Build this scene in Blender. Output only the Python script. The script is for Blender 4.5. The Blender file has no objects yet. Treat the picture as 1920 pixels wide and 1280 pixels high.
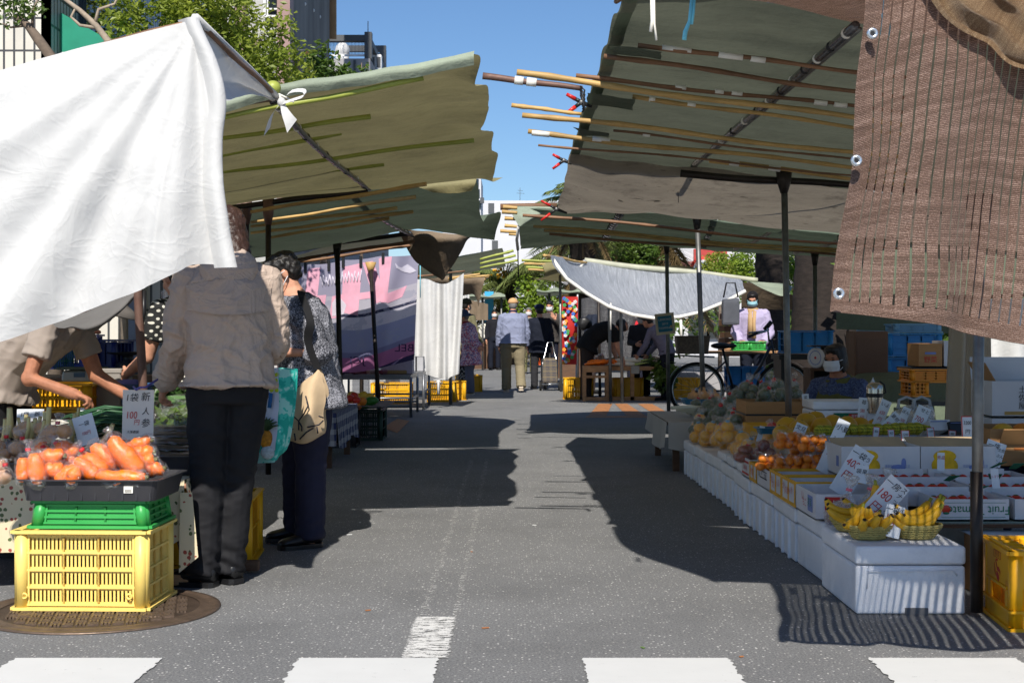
import bpy,bmesh,math,random
from mathutils import Vector as V,Matrix,noise
R=math.radians
random.seed(7)
sc=bpy.context.scene
COL=sc.collection
F,CX,HY,CH=2667.0,960.0,621.0,1.08
def P(px,py,Y):
 return V(((px-CX)/F*Y,Y,CH-(py-HY)/F*Y))
def G(px,py):
 Y=CH*F/(py-HY)
 return V(((px-CX)/F*Y,Y,0))
def lin(c):
 return c/12.92 if c<=.04045 else((c+.055)/1.055)**2.4
def S(r,g,b):
 return(lin(r/255),lin(g/255),lin(b/255))
 # -- materials
MATS={}
class N:
 """tiny node-tree writer"""
 def __init__(s,name):
  s.m=bpy.data.materials.new(name);s.m.use_nodes=True
  s.t=s.m.node_tree;s.t.nodes.clear()
  s.out=s.t.nodes.new('ShaderNodeOutputMaterial')
 def n(s,typ,**kw):
  nd=s.t.nodes.new('ShaderNode'+typ)
  for k,v in kw.items():
   if k[0]=='_':setattr(nd,k[1:],v)
   else:
    key=int(k[1:])if k[0]=='i' and k[1:].isdigit()else k.replace('__',' ')
    s.put(nd.inputs[key],v)
  return nd
 def put(s,sock,v):
  if isinstance(v,bpy.types.NodeSocket):s.t.links.new(v,sock)
  elif isinstance(v,bpy.types.Node):s.t.links.new(v.outputs[0],sock)
  else:
   if sock.type=='RGBA' and len(v)==3:v=(*v,1)
   sock.default_value=v
 def co(s,kind='Object',scale=(1,1,1),rot=(0,0,0)):
  tc=s.n('TexCoord')
  mp=s.n('Mapping',Vector=tc.outputs[kind],Scale=scale,Rotation=rot)
  return mp.outputs[0]
 def noise(s,vec,scale,detail=4,rough=.6):
  return s.n('TexNoise',Vector=vec,Scale=scale,Detail=detail,Roughness=rough).outputs['Fac']
 def ramp(s,fac,stops,interp='LINEAR'):
  r=s.n('ValToRGB',Fac=fac);cr=r.color_ramp;cr.interpolation=interp
  while len(cr.elements)<len(stops):cr.elements.new(.5)
  for e,(p,c)in zip(cr.elements,stops):
   e.position=p;e.color=(*c,1)if len(c)==3 else c
  return r.outputs[0]
 def mix(s,fac,a,b,blend='MIX'):
  return s.n('MixRGB',_blend_type=blend,Fac=fac,Color1=a,Color2=b).outputs[0]
 def math(s,op,a,b=0.0,c=0.0):
  nd=s.n('Math',_operation=op)
  for i,v in enumerate((a,b,c)):s.put(nd.inputs[i],v)
  return nd.outputs[0]
 def done(s,sh):
  s.t.links.new(sh.outputs[0]if isinstance(sh,bpy.types.Node)else sh,s.out.inputs[0]);return s.m
def mt(name,col=(.5,.5,.5),rough=.6,var=.12,scale=6,bump=0,bscale=60,metal=0,trans=0,spec=.4,coat=0,stretch=(1,1,1),dirt=0,dirtcol=(.08,.07,.06),sheen=0):
 """plain procedural surface: colour with noise variation, optional bump, dirt blotches and light passing through cloth"""
 if name in MATS:return MATS[name]
 w=N(name);co=w.co(scale=stretch)
 f=w.noise(co,scale)
 c=w.ramp(f,[(.3,tuple(max(0,x*(1-var))for x in col)),(.7,tuple(min(1,x*(1+var))for x in col))])
 if dirt:
  d=w.ramp(w.noise(co,scale*.6,8,.7),[(.5,(0,0,0)),(.72,(dirt,dirt,dirt))])
  c=w.mix(d,c,dirtcol)
 b=w.n('BsdfPrincipled',Base__Color=c,Roughness=rough,Metallic=metal)
 b.inputs['Specular IOR Level'].default_value=spec
 if coat:b.inputs['Coat Weight'].default_value=coat
 if sheen:b.inputs['Sheen Weight'].default_value=sheen
 if bump:
  bp=w.n('Bump',Strength=min(1,bump),Distance=.004*max(1,bump),Height=w.noise(co,bscale,5))
  w.put(b.inputs['Normal'],bp.outputs[0])
 sh=b
 if trans:
  t=w.n('BsdfTranslucent',Color=c)
  sh=w.n('MixShader',i0=trans,i1=b.outputs[0],i2=t.outputs[0])
 MATS[name]=w.done(sh);return MATS[name]
def mt_film(name,tint=(1,1,1),amount=.2,scale=14,white=.35):
 """thin crinkled clear plastic: mostly see-through, highlights painted in along whitish creases"""
 if name in MATS:return MATS[name]
 w=N(name);co=w.co()
 nz=w.n('TexNoise',Vector=co,Scale=scale,Detail=6,Roughness=.7,Distortion=1.2).outputs['Fac']
 bp=w.n('Bump',Strength=1.0,Distance=.02,Height=nz)
 gl=w.n('BsdfGlossy',Color=(1,1,1),Roughness=.12,Normal=bp.outputs[0])
 df=w.n('BsdfDiffuse',Color=(.75,.76,.78),Normal=bp.outputs[0])
 tr=w.n('BsdfTransparent',Color=tint)
 rid=w.math('ABSOLUTE',w.math('SUBTRACT',w.n('TexNoise',Vector=co,Scale=scale*1.3,Detail=3,Roughness=.55,Distortion=1.8).outputs['Fac'],.5))
 crease=w.math('MAXIMUM',w.ramp(nz,[(.54,(0,0,0)),(.64,(.8,.8,.8))]),w.ramp(rid,[(.012,(1,1,1)),(.03,(0,0,0))]))  # whitish crease lines, painted in as highlights on the film
 sh1=w.n('MixShader',i0=w.math('MULTIPLY',crease,white),i1=gl.outputs[0],i2=df.outputs[0])
 lw=w.n('LayerWeight',Blend=.35,Normal=bp.outputs[0])
 fac=w.math('MULTIPLY_ADD',lw.outputs['Facing'],.22,amount)
 fac=w.math('ADD',fac,w.math('MULTIPLY',crease,.25))
 MATS[name]=w.done(w.n('MixShader',i0=fac,i1=tr.outputs[0],i2=sh1.outputs[0]));return MATS[name]
def creases(w,co,scale):
 """height field of sharp meandering cloth creases"""
 o=None
 for k,(s,st)in enumerate(((scale,(1,1,.45)),(scale*1.7,(.5,.5,1)),(scale*3.1,(1,1,.8)))):
  mp=w.n('Mapping',Vector=co,Scale=st,Rotation=(.3*k,.5-.6*k,.2))
  n_=w.n('TexNoise',Vector=mp.outputs[0],Scale=s,Detail=3,Roughness=.5,Distortion=.9).outputs['Fac']
  r=w.math('MULTIPLY',w.ramp(w.math('ABSOLUTE',w.math('SUBTRACT',n_,.5)),[(0,(1,1,1)),(.05,(.25,.25,.25)),(.13,(0,0,0))]),(1,.6,.35)[k])
  o=r if o is None else w.math('ADD',o,r)
 return o
def mt_cloth(name,col,scale=4,strength=.5,rough=.7,tr=0):
 if name in MATS:return MATS[name]
 w=N(name);co=w.co()
 c=w.ramp(w.noise(co,2.5,5),[(.3,tuple(x*.92 for x in col)),(.7,tuple(min(1,x*1.06)for x in col))])
 h=w.math('ADD',w.math('ADD',creases(w,co,scale),w.math('MULTIPLY',w.noise(co,scale*1.5,4),.8)),w.math('MULTIPLY',w.noise(co,350,2),.05))
 bp=w.n('Bump',Strength=strength,Distance=.012,Height=h)
 sh=w.n('BsdfPrincipled',Base__Color=c,Roughness=rough,Normal=bp.outputs[0])
 if tr:sh=w.n('MixShader',i0=tr,i1=sh.outputs[0],i2=w.n('BsdfTranslucent',Color=c,Normal=bp.outputs[0]).outputs[0])
 MATS[name]=w.done(sh);return MATS[name]
 # -- mesh builder
def rotm(rx=0,ry=0,rz=0):
 return Matrix.Rotation(R(rz),4,'Z')@Matrix.Rotation(R(ry),4,'Y')@Matrix.Rotation(R(rx),4,'X')
def frame(o,x,y):
 x=V(x).normalized();z=x.cross(V(y)).normalized();y=z.cross(x)
 m=Matrix((x,y,z)).transposed().to_4x4();m.translation=V(o);return m
def cr(p,t):
 n=len(p)-1
 if n==0:return p[0].copy()
 f=min(max(t,0),1)*n;i=min(int(f),n-1);f-=i
 a,b=p[i],p[i+1]
 z=p[i-1]if i>0 else a*2-b
 c=p[i+2]if i+2<=n else b*2-a
 return .5*((2*a)+(b-z)*f+(2*z-5*a+4*b-c)*f*f+(3*a-z-3*b+c)*f**3)
TXT={}
def text_geo(s):
 if s not in TXT:
  c=bpy.data.curves.new('t','FONT');c.body=s;c.align_x='CENTER';c.align_y='CENTER';c.resolution_u=3
  o=bpy.data.objects.new('t',c);COL.objects.link(o)
  dg=bpy.context.evaluated_depsgraph_get();dg.update()
  m=o.evaluated_get(dg).to_mesh()
  TXT[s]=([v.co.copy()for v in m.vertices],[tuple(p.vertices)for p in m.polygons])
  o.evaluated_get(dg).to_mesh_clear();bpy.data.objects.remove(o);bpy.data.curves.remove(c)
 return TXT[s]
class MB:
 def __init__(s):
  s.v,s.f,s.mi,s.sm,s.uv,s.mats=[],[],[],[],[],[]
  s.M=Matrix()
 def add(s,vs,fs,mat,smooth=True,uv=None,M=None):
  if mat not in s.mats:s.mats.append(mat)
  k=s.mats.index(mat);b=len(s.v);T=s.M@M if M else s.M
  s.v.extend(T@V(q)for q in vs)
  for f in fs:
   s.f.append([b+i for i in f]);s.mi.append(k);s.sm.append(smooth)
   s.uv.append([uv[i]for i in f]if uv else None)
  return s
 def box(s,c,d,mat,rz=0,bev=0,M=None,top=1.0,topy=None,seg=1):
  """box centred at c with sizes d; top scales the upper face"""
  ty=top if topy is None else topy
  T=Matrix.Translation(V(c))@(M if M else Matrix.Rotation(R(rz),4,'Z'))
  x,y,z=d[0]/2,d[1]/2,d[2]/2
  vs=[(-x,-y,-z),(x,-y,-z),(x,y,-z),(-x,y,-z),(-x*top,-y*ty,z),(x*top,-y*ty,z),(x*top,y*ty,z),(-x*top,y*ty,z)]
  fs=[(3,2,1,0),(4,5,6,7),(0,1,5,4),(1,2,6,5),(2,3,7,6),(3,0,4,7)]
  if bev:
   bm=bmesh.new();q=[bm.verts.new(v)for v in vs]
   for f in fs:bm.faces.new([q[i]for i in f])
   bmesh.ops.bevel(bm,geom=bm.edges[:],offset=bev,segments=seg,affect='EDGES',profile=.6)
   bm.verts.index_update()
   vs=[v.co.copy()for v in bm.verts];fs=[[v.index for v in f.verts]for f in bm.faces];bm.free()
  return s.add(vs,fs,mat,False,M=T)
 def tube(s,pts,r,mat,n=8,cap=True,M=None,flat=1.0):
  pts=[V(p)for p in pts];k=len(pts)
  rs=list(r)if isinstance(r,(list,tuple))else[r]*k
  vs,fs=[],[];up=None
  for i,p in enumerate(pts):
   d=(pts[min(i+1,k-1)]-pts[max(i-1,0)])
   if d.length<1e-9:d=V((0,0,1))
   d.normalize()
   if up is None:up=d.orthogonal().normalized()if abs(d.z)>.9 else d.cross(V((0,0,1))).cross(d).normalized()
   up=up-d*up.dot(d)
   up=up.normalized()if up.length>1e-6 else d.orthogonal().normalized()
   sd=d.cross(up)
   for j in range(n):
    a=2*math.pi*j/n
    vs.append(p+(sd*math.cos(a)+up*math.sin(a)*flat)*rs[i])
  for i in range(k-1):
   for j in range(n):
    fs.append((i*n+j,i*n+(j+1)%n,(i+1)*n+(j+1)%n,(i+1)*n+j))
  if cap:fs+=[tuple(range(n))[::-1],tuple((k-1)*n+j for j in range(n))]
  return s.add(vs,fs,mat,True,M=M)
 def lathe(s,prof,mat,c=(0,0,0),n=20,sx=1,sy=1,M=None,cap=False):
  vs,fs=[],[]
  for r,z in prof:
   for j in range(n):
    a=2*math.pi*j/n;vs.append((r*sx*math.cos(a),r*sy*math.sin(a),z))
  for i in range(len(prof)-1):
   for j in range(n):
    fs.append((i*n+j,i*n+(j+1)%n,(i+1)*n+(j+1)%n,(i+1)*n+j))
  if cap:fs+=[tuple(range(n))[::-1],tuple((len(prof)-1)*n+j for j in range(n))]
  T=Matrix.Translation(V(c))@(M if M else Matrix())
  return s.add(vs,fs,mat,True,M=T)
 def ell(s,c,r,mat,nu=12,nv=8,M=None,wob=0,seed=0):
  if not isinstance(r,(tuple,list)):r=(r,r,r)
  vs,fs=[],[]
  for i in range(nv+1):
   t=math.pi*i/nv
   for j in range(nu):
    a=2*math.pi*j/nu
    d=V((math.sin(t)*math.cos(a),math.sin(t)*math.sin(a),math.cos(t)))
    k=1+(wob*noise.noise(d*1.7+V((seed,seed*1.3,0)))if wob else 0)
    vs.append((d.x*r[0]*k,d.y*r[1]*k,d.z*r[2]*k))
  for i in range(nv):
   for j in range(nu):
    q=(i*nu+j,(i+1)*nu+j,(i+1)*nu+(j+1)%nu,i*nu+(j+1)%nu)
    fs.append(q)
  T=Matrix.Translation(V(c))@(M if M else Matrix())
  return s.add(vs,fs,mat,True,M=T)
 def grid(s,fn,nu,nv,mat,uv=(1,1),M=None):
  vs,us,fs=[],[],[]
  for i in range(nu+1):
   for j in range(nv+1):
    vs.append(fn(i/nu,j/nv));us.append((i/nu*uv[0],j/nv*uv[1]))
  for i in range(nu):
   for j in range(nv):
    a=i*(nv+1)+j;fs.append((a,a+nv+1,a+nv+2,a+1))
  return s.add(vs,fs,mat,True,us,M)
 def sheet(s,rows,nu,nv,mat,amp=0,fs=3.0,uv=(1,1),fold=None,M=None):
  """cloth through rows of control points (row index = u, point index = v)"""
  rows=[[V(p)for p in r]for r in rows]
  def fn(u,v):
   p=cr([cr(r,v)for r in rows],u)
   if fold:p=p+fold(u,v,p)
   if amp:
    q=p*fs
    p=p+V((noise.noise(q),noise.noise(q+V((7,3,1))),noise.noise(q+V((1,9,5)))))*amp
   return p
  return s.grid(fn,nu,nv,mat,uv,M)
 def plate(s,pts,t,mat,M=None):
  """flat outline extruded by t along +z"""
  n=len(pts)
  vs=[(x,y,0)for x,y in pts]+[(x,y,t)for x,y in pts]
  fs=[tuple(range(n))[::-1],tuple(range(n,2*n))]+[(i,(i+1)%n,n+(i+1)%n,n+i)for i in range(n)]
  return s.add(vs,fs,mat,False,M=M)
 def text(s,txt,size,mat,M,sx=1.0,shear=0.0,z=.001):
  vs,fs=text_geo(txt)
  return s.add([((v.x+shear*v.y)*size*sx,v.y*size,z)for v in vs],fs,mat,False,M=M)
 def blob_noise(s,amp,fs,start=0):
  for i in range(start,len(s.v)):
   p=s.v[i]*fs;s.v[i]+=V((noise.noise(p),noise.noise(p+V((5,2,8))),noise.noise(p+V((3,8,1)))))*amp
  return s
 def mesh(s,name,off=None):
  me=bpy.data.meshes.new(name)
  o=off or V((0,0,0))
  me.from_pydata([v-o for v in s.v],[],s.f)
  for m in s.mats:me.materials.append(m)
  me.polygons.foreach_set('material_index',s.mi)
  me.polygons.foreach_set('use_smooth',s.sm)
  if any(u for u in s.uv):
   l=me.uv_layers.new(name='UVMap');k=0
   for f,u in zip(s.f,s.uv):
    for i in range(len(f)):
     if u:l.data[k].uv=u[i]
     k+=1
  me.update();return me
  # -- scene objects
def tag(o,label=None,cat=None,group=None,kind=None):
 if label:o['label']=label
 if cat:o['category']=cat
 if group:o['group']=group
 if kind:o['kind']=kind
 return o
def thing(name,label,cat,loc=(0,0,0),rz=0,group=None):
 o=bpy.data.objects.new(name,None);COL.objects.link(o)
 o.empty_display_size=.1
 o.location=V(loc);o.rotation_euler=(0,0,R(rz))
 return tag(o,label,cat,group)
def top(o):
 while o.parent:o=o.parent
 return o
def part(name,mb,parent,label=None,world=False):
 """mesh as a child; world=True when the mesh was built in scene coordinates"""
 off=V(top(parent).location)if world else None
 o=bpy.data.objects.new(name,mb.mesh(name,off));COL.objects.link(o);o.parent=parent
 if label:o['label']=label
 return o
def solo(name,mb,label,cat,loc=None,group=None,rz=0,kind=None):
 """a thing that is one mesh, built in scene coordinates about loc"""
 loc=V(loc)if loc is not None else V((0,0,0))
 o=bpy.data.objects.new(name,mb.mesh(name,loc));COL.objects.link(o);o.location=loc
 return tag(o,label,cat,group,kind)
def solo_local(name,mb,label,cat,loc=(0,0,0),rz=0,group=None):
 o=bpy.data.objects.new(name,mb.mesh(name));COL.objects.link(o);o.location=V(loc);o.rotation_euler=(0,0,R(rz))
 return tag(o,label,cat,group)
def structure(name,mb):
 o=bpy.data.objects.new(name,mb.mesh(name));COL.objects.link(o);o['kind']='structure';return o
def dup(root,loc,rz=0,label=None,group=None,scale=None,tilt=None):
 """copy a thing together with its parts and sub-parts"""
 r=root.copy();COL.objects.link(r);r.location=V(loc)
 r.rotation_euler=(R(tilt[0])if tilt else 0,R(tilt[1])if tilt else 0,R(rz))
 if label:r['label']=label
 if group:r['group']=group
 if scale:r.scale=scale if isinstance(scale,(tuple,list))else(scale,)*3
 for ch in list(root.children):
  c=ch.copy();COL.objects.link(c);c.parent=r
  for g in list(ch.children):
   d=g.copy();COL.objects.link(d);d.parent=c
 return r
def remesh(mb,vox,smooth=4,fac=.5):
 """one continuous surface out of overlapping solids; returns verts, faces"""
 me=mb.mesh('tmp');o=bpy.data.objects.new('tmp',me);COL.objects.link(o)
 m=o.modifiers.new('r','REMESH');m.mode='VOXEL';m.voxel_size=vox
 if smooth:
  q=o.modifiers.new('s','SMOOTH');q.factor=fac;q.iterations=smooth
 dg=bpy.context.evaluated_depsgraph_get();dg.update()
 e=o.evaluated_get(dg).to_mesh()
 vs=[v.co.copy()for v in e.vertices];ns=[v.normal.copy()for v in e.vertices];fs=[tuple(p.vertices)for p in e.polygons]
 o.evaluated_get(dg).to_mesh_clear();bpy.data.objects.remove(o);bpy.data.meshes.remove(me)
 return vs,fs,ns
 # -- people
skin_a=mt('skin',S(194,142,116),.62,.14,26,bump=.3,bscale=140,spec=.25)
skin_t=mt('skin_tan',S(165,112,86),.62,.16,26,bump=.3,bscale=140,spec=.25)
hair_k=mt('hair_black',(.012,.010,.009),.45,.4,30,bump=1,bscale=90,stretch=(1,1,.3))
hair_g=mt('hair_grey',(.16,.155,.15),.5,.3,30,bump=1,bscale=90,stretch=(1,1,.3))
hair_b=mt('hair_brown',(.045,.022,.014),.4,.4,30,bump=1,bscale=90,stretch=(1,1,.3))
mask_w=mt('mask_white',(.62,.63,.65),.8,.04,20,bump=.3,bscale=60)
mask_b=mt('mask_blue',S(150,195,205),.8,.04,20)
eye_k=mt('eye_dark',(.01,.008,.007),.2)
sole_w=mt('sole_light',S(200,185,165),.7)
shoe_k=mt('shoe_black',(.012,.012,.013),.35,.2,10,bump=.4,bscale=50)
shoe_g=mt('shoe_grey',S(120,115,105),.7)
def fab(name,col,rough=.85,var=.15,bump=.5,bs=14,scale=5,tr=0,sheen=0):
 return mt(name,col,rough,var,scale,bump=bump,bscale=bs,trans=tr,spec=.2,sheen=sheen)
def hand(mb,w,d,nrm,curl,side,mat,s=1.0,spread=.12):
 """palm, four bent fingers of unequal length and a thumb leaving the side of the palm"""
 d=V(d).normalized();n=V(nrm);n=(n-d*n.dot(d)).normalized();t=d.cross(n)*side
 pm=Matrix((t,d,n)).transposed().to_4x4()
 mb.ell(V(w)+d*.045*s,(.040*s,.052*s,.016*s),mat,12,8,M=pm)
 mb.tube([V(w)-d*.02*s,V(w)+d*.03*s],[.026*s,.028*s],mat,8)
 for i,(o,l)in enumerate(((.028,.068),(.0095,.077),(-.0095,.071),(-.027,.055))):
  p=V(w)+d*.082*s*(1-.06*abs(i-1))+t*o*s;a=curl*(.8+.12*i);dr=(d+t*o*spread*12).normalized();pts=[p-d*.015*s,p]
  for k,f in enumerate((.45,.32,.23)):
   a_=a*(k+1)*.62;q=dr*math.cos(a_)+n*math.sin(a_);p=p+q*l*f*s;pts.append(p)
  mb.tube(pts,[.0095*s,.0092*s,.0085*s,.0078*s,.006*s],mat,7)
 p=V(w)+d*.022*s+t*.032*s;pts=[p-t*.014*s,p]
 for k,(f,a_)in enumerate(((.034,.75),(.03,.55),(.022,.3))):
  q=(t*a_+d*(1-a_*.4)+n*(.2+.5*curl*.5*(k+1)*.5)).normalized();p=p+q*f*s;pts.append(p)
 mb.tube(pts,[.012*s,.0125*s,.011*s,.0095*s,.007*s],mat,7)
def ringloft(mb,rings,mat,n=20):
 """rings: (centre, half width, half depth, forward normal angle deg about X)"""
 vs,fs=[],[]
 for c,a,b,ang in rings:
  c=V(c);f=V((0,math.cos(R(ang)),-math.sin(R(ang))))
  for j in range(n):
   t=2*math.pi*j/n;ct,st=math.cos(t),math.sin(t)
   e=lambda x:math.copysign(abs(x)**.85,x)
   vs.append(c+V((1,0,0))*a*e(ct)+f*b*e(st))
 for i in range(len(rings)-1):
  for j in range(n):fs.append((i*n+j,i*n+(j+1)%n,(i+1)*n+(j+1)%n,(i+1)*n+j))
 fs+=[tuple(range(n))[::-1],tuple((len(rings)-1)*n+j for j in range(n))]
 mb.add(vs,fs,mat)
def cloth_mesh(src,mat,vox,amp,fz=(7,7,16),seed=0,smooth=3,crease=()):
 vs,fs,ns=remesh(src,vox,smooth)
 out=[]
 for v,n_ in zip(vs,ns):
  p=V((v.x*fz[0]+seed,v.y*fz[1],v.z*fz[2]))
  if fz[2]>14:
   q2=V((v.x*8+v.z*3.2+seed,v.y*8,v.z*3.4-v.x*2.2));q2=q2+V((noise.noise(p*.6),0,noise.noise(p*.6+V((9,9,9)))))*.8
   d=((1-abs(noise.noise(q2)))**4-.35)*1.1+(1-abs(noise.noise(q2*2.1+V((5,5,5)))))**5*.4+noise.noise(p)*.2
  else:d=noise.noise(p)*.6+(.5-abs(noise.noise(p*1.9+V((3,1,7)))))*.8
  for c,r,k in crease:
   q=(v-c).length
   if q<r:d+=k*(1-q/r)*math.sin((v.z+.5*v.x+.6*v.y)*95+seed)
  out.append(v+n_*d*amp)
 m=MB();m.add(out,fs,mat);return m
PN=0
def person(label,loc,yaw,H=1.62,lean=0,hp=0,hy=0,wid=1.0,arms=None,legs=None,feet=(8,-8),top=None,sleeve='long',tlen=.0,loose=.014,bottom=None,bloose=.016,shoes=None,hair=(None,'short'),hat=None,mask=None,skin=None,vox=.013,curl=(.5,.5),group=None,amp=.007,seat=None,palm=None,skirt=None):
 """a person in a body frame (faces +Y, right hand +X), turned by yaw; returns the Empty and a dict of joints"""
 global PN;PN+=1
 skin=skin or skin_a;shoes=shoes or shoe_k;hm,hs=hair;hm=hm or hair_k
 t=thing('person',label,'person',loc,yaw,group)
 sh,hipw=.112*H*(.5+.5*wid),.052*H*wid
 UA,FA,TH,SH=.172*H,.148*H,.245*H,.235*H
 arms=arms or(((-.16,.02,-1),(-.04,.22,-1)),((.16,.02,-1),(.04,.22,-1)))
 legs=legs or(((-.04,.02,-1),(0,-.03,-1)),((.04,.02,-1),(0,-.03,-1)))
 hz=0;ank=[]
 for(a,b)in legs:
  a,b=V(a).normalized(),V(b).normalized();ank.append((a*TH+b*SH).z)
 hz=seat if seat is not None else-min(ank)+.045*H
 pel=V((0,0,hz+.015*H))
 J={}
 for s,nm,(a,b)in zip((-1,1),'LR',legs):
  h=V((s*hipw,0,hz));k=h+V(a).normalized()*TH;f=k+V(b).normalized()*SH
  J['hip'+nm],J['knee'+nm],J['ank'+nm]=h,k,f
 sp=[]
 p=pel.copy()
 for i,l in enumerate((.08,.09,.09,.06)):
  sp.append((p.copy(),lean*(.35+.25*i)));a=lean*(.45+.25*i)if lean else 0
  p=p+V((0,math.sin(R(a)),math.cos(R(a))))*l*H
 la=lean*1.05
 sp.append((p.copy(),la));neck=p
 up=V((0,math.sin(R(la*.75+hp*.3)),math.cos(R(la*.75+hp*.3))))
 hc=neck+up*.085*H+V((0,.012*H,0))
 J['neck'],J['head']=neck,hc
 shc=sp[3][0].lerp(neck,.48)
 for s,nm,(a,b)in zip((-1,1),'LR',arms):
  q=shc+V((s*sh*.96,0,-.012*H));e=q+V(a).normalized()*UA;w=e+V(b).normalized()*FA
  J['sho'+nm],J['elb'+nm],J['wri'+nm]=q,e,w
 hk=.9*(H/1.6)**.5
 HM=Matrix.Translation(hc)@rotm(-hp,0,hy)
 def hd(c):return HM@V([x*hk for x in c])
 HR=rotm(-hp,0,hy)
 b=MB()
 W=[(.098,.068),(.085,.06),(.094,.066),(.1,.064),(.04,.04)]
 ringloft(b,[(c,w*H*wid,d*H*wid,a)for(c,a),(w,d)in zip(sp,W)]+[(neck+up*.03*H,.033*H,.034*H,la)],skin)
 b.tube([neck-up*.02,neck+up*.07*H],[.036*H,.031*H],skin,10)
 for nm in 'LR':
  b.tube([J['sho'+nm].lerp(shc,.35),J['sho'+nm],J['elb'+nm],J['wri'+nm]],[.028*H,.031*H,.0265*H,.0185*H],skin,10)
  b.ell(J['sho'+nm],.031*H,skin);b.ell(J['elb'+nm],.0265*H,skin)
  b.tube([J['hip'+nm]+V((0,0,.03)),J['knee'+nm],J['knee'+nm].lerp(J['ank'+nm],.35),J['ank'+nm]],[.05*H*wid,.033*H,.031*H,.021*H],skin,10)
  b.ell(J['ank'+nm]+V((0,.03,-.03)),(.03,.07,.03),skin)
 for c,r in(((0,-.012,.03),(.076,.092,.088)),((0,.02,-.035),(.058,.066,.078)),((0,.052,-.075),(.036,.032,.03)),((0,.083,-.018),(.012,.018,.024)),((0,.07,.02),(.05,.02,.02)),((.033,.062,-.03),(.024,.02,.025)),((-.033,.062,-.03),(.024,.02,.025)),((0,.082,-.056),(.022,.010,.008)),((.076,-.008,-.012),(.012,.02,.032)),((-.076,-.008,-.012),(.012,.02,.032))):
  b.ell(hd(c),tuple(x*hk for x in r),skin,12,8,M=HR)
 fine=vox<=.0075
 def hands(mb):
  for i,(s,nm)in enumerate(((-1,'L'),(1,'R'))):
   d=(J['wri'+nm]-J['elb'+nm]).normalized()
   pn=V(palm[i])if palm else V((-s,0.1,-.25))
   if abs(d.dot(pn.normalized()))>.95:pn=V((-s,0,0))
   hand(mb,J['wri'+nm],d,pn,curl[i],s,skin,H/1.65)
 if fine:hands(b)
 vs,fs,ns=remesh(b,vox*(.8 if fine else .9),3 if fine else 2)
 m=MB();m.add(vs,fs,skin)
 if not fine:hands(m)
 for s in(-1,1):m.ell(hd((s*.031,.0795,.004)),(.012*hk,.008*hk,.0065*hk),eye_k,8,6,M=HR);m.ell(hd((s*.032,.083,.023)),(.018*hk,.006*hk,.004*hk),hm,8,4,M=HR)
 part('body',m,t)
 if hs!='none':
  b=MB()
  for c,r in(((0,-.022,.045),(.086,.096,.082)),((0,-.05,.005),(.08,.068,.085))):b.ell(hd(c),tuple(x*hk for x in r),hm,14,10,M=HR,wob=.08,seed=PN)
  if hs in('short','bob','bun','curly')and not hat:b.ell(hd((0,.045,.085)),tuple(x*hk for x in(.062,.045,.03)),hm,12,8,M=HR)
  if hs in('bob','long'):
   for s in(-1,1):b.ell(hd((s*.07,-.01,-.03)),tuple(x*hk for x in(.026,.055,.085)),hm,10,8,M=HR)
   b.ell(hd((0,-.065,-.05)),tuple(x*hk for x in(.08,.05,.085)),hm,12,8,M=HR)
  if hs=='long':b.ell(hd((0,-.075,-.14)),tuple(x*hk for x in(.085,.045,.13)),hm,12,8,M=HR)
  if hs=='bun':b.ell(hd((0,-.12,.06)),tuple(x*hk for x in(.045,.04,.045)),hm,12,8,M=HR)
  vs,fs,ns=remesh(b,.008 if fine else .012,2);m=MB()
  k=.006 if hs!='curly' else .012
  m.add([v+n_*(noise.noise(v*(60 if hs!='curly' else 45))*k)for v,n_ in zip(vs,ns)],fs,hm);part('hair',m,t)
 if mask:
  b=MB()
  def mf(u,v):
   a=(u-.5)*2.1;z=-.085+.085*v;r=.093+.012*math.sin(v*math.pi)*math.cos(a*.7)+(.006 if .4<v<.6 else 0)
   return HM@(V((math.sin(a)*r*.84,math.cos(a)*r+.006,z))*hk)
  b.grid(mf,14,8,mask)
  for s in(-1,1):
   for z0,z1 in((-.005,.005),(-.08,-.03)):b.tube([hd((s*.071,.05,z0)),hd((s*.082,.02,(z0+z1)/2)),hd((s*.084,-.016,z1))],.0022 if fine else .003,mask,5)
  part('mask',b,t)
 if hat:
  b=MB();kind,m1=hat
  if kind=='bucket':
   b.lathe([(.0,.125),(.05,.122),(.085,.105),(.096,.05),(.1,.04),(.15,-.012),(.153,-.016),(.146,-.012),(.095,.036)],m1,n=24,sy=1.12,M=Matrix())
  elif kind=='cap':
   b.lathe([(.0,.13),(.03,.128),(.066,.11),(.09,.065),(.094,.03),(.088,.03)],m1,n=24,sy=1.13)
   b.sheet([[V((-.075,.06,.035)),V((0,.105,.045)),V((.075,.06,.035))],[V((-.06,.13,.02)),V((0,.175,.03)),V((.06,.13,.02))]],6,12,m1);b.ell((0,0,.13),.008,m1,8,6)
  elif kind=='beret':
   b.ell((0,-.02,.075),(.112,.118,.06),m1,20,12,wob=.1);b.lathe([(.092,.03),(.098,.05)],m1,n=20,sy=1.1)
  elif kind=='sun':
   b.lathe([(.0,.125),(.06,.118),(.09,.09),(.098,.04),(.16,.005),(.2,-.02),(.198,-.026),(.1,.03)],m1,n=24,sy=1.1)
  k2=1.13 if kind!='beret' else 1.02
  b.v=[HM@(V((v.x*k2,v.y*k2,v.z*k2+.004))*hk)for v in b.v];b.blob_noise(.004,22);part('hat',b,t)
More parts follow.
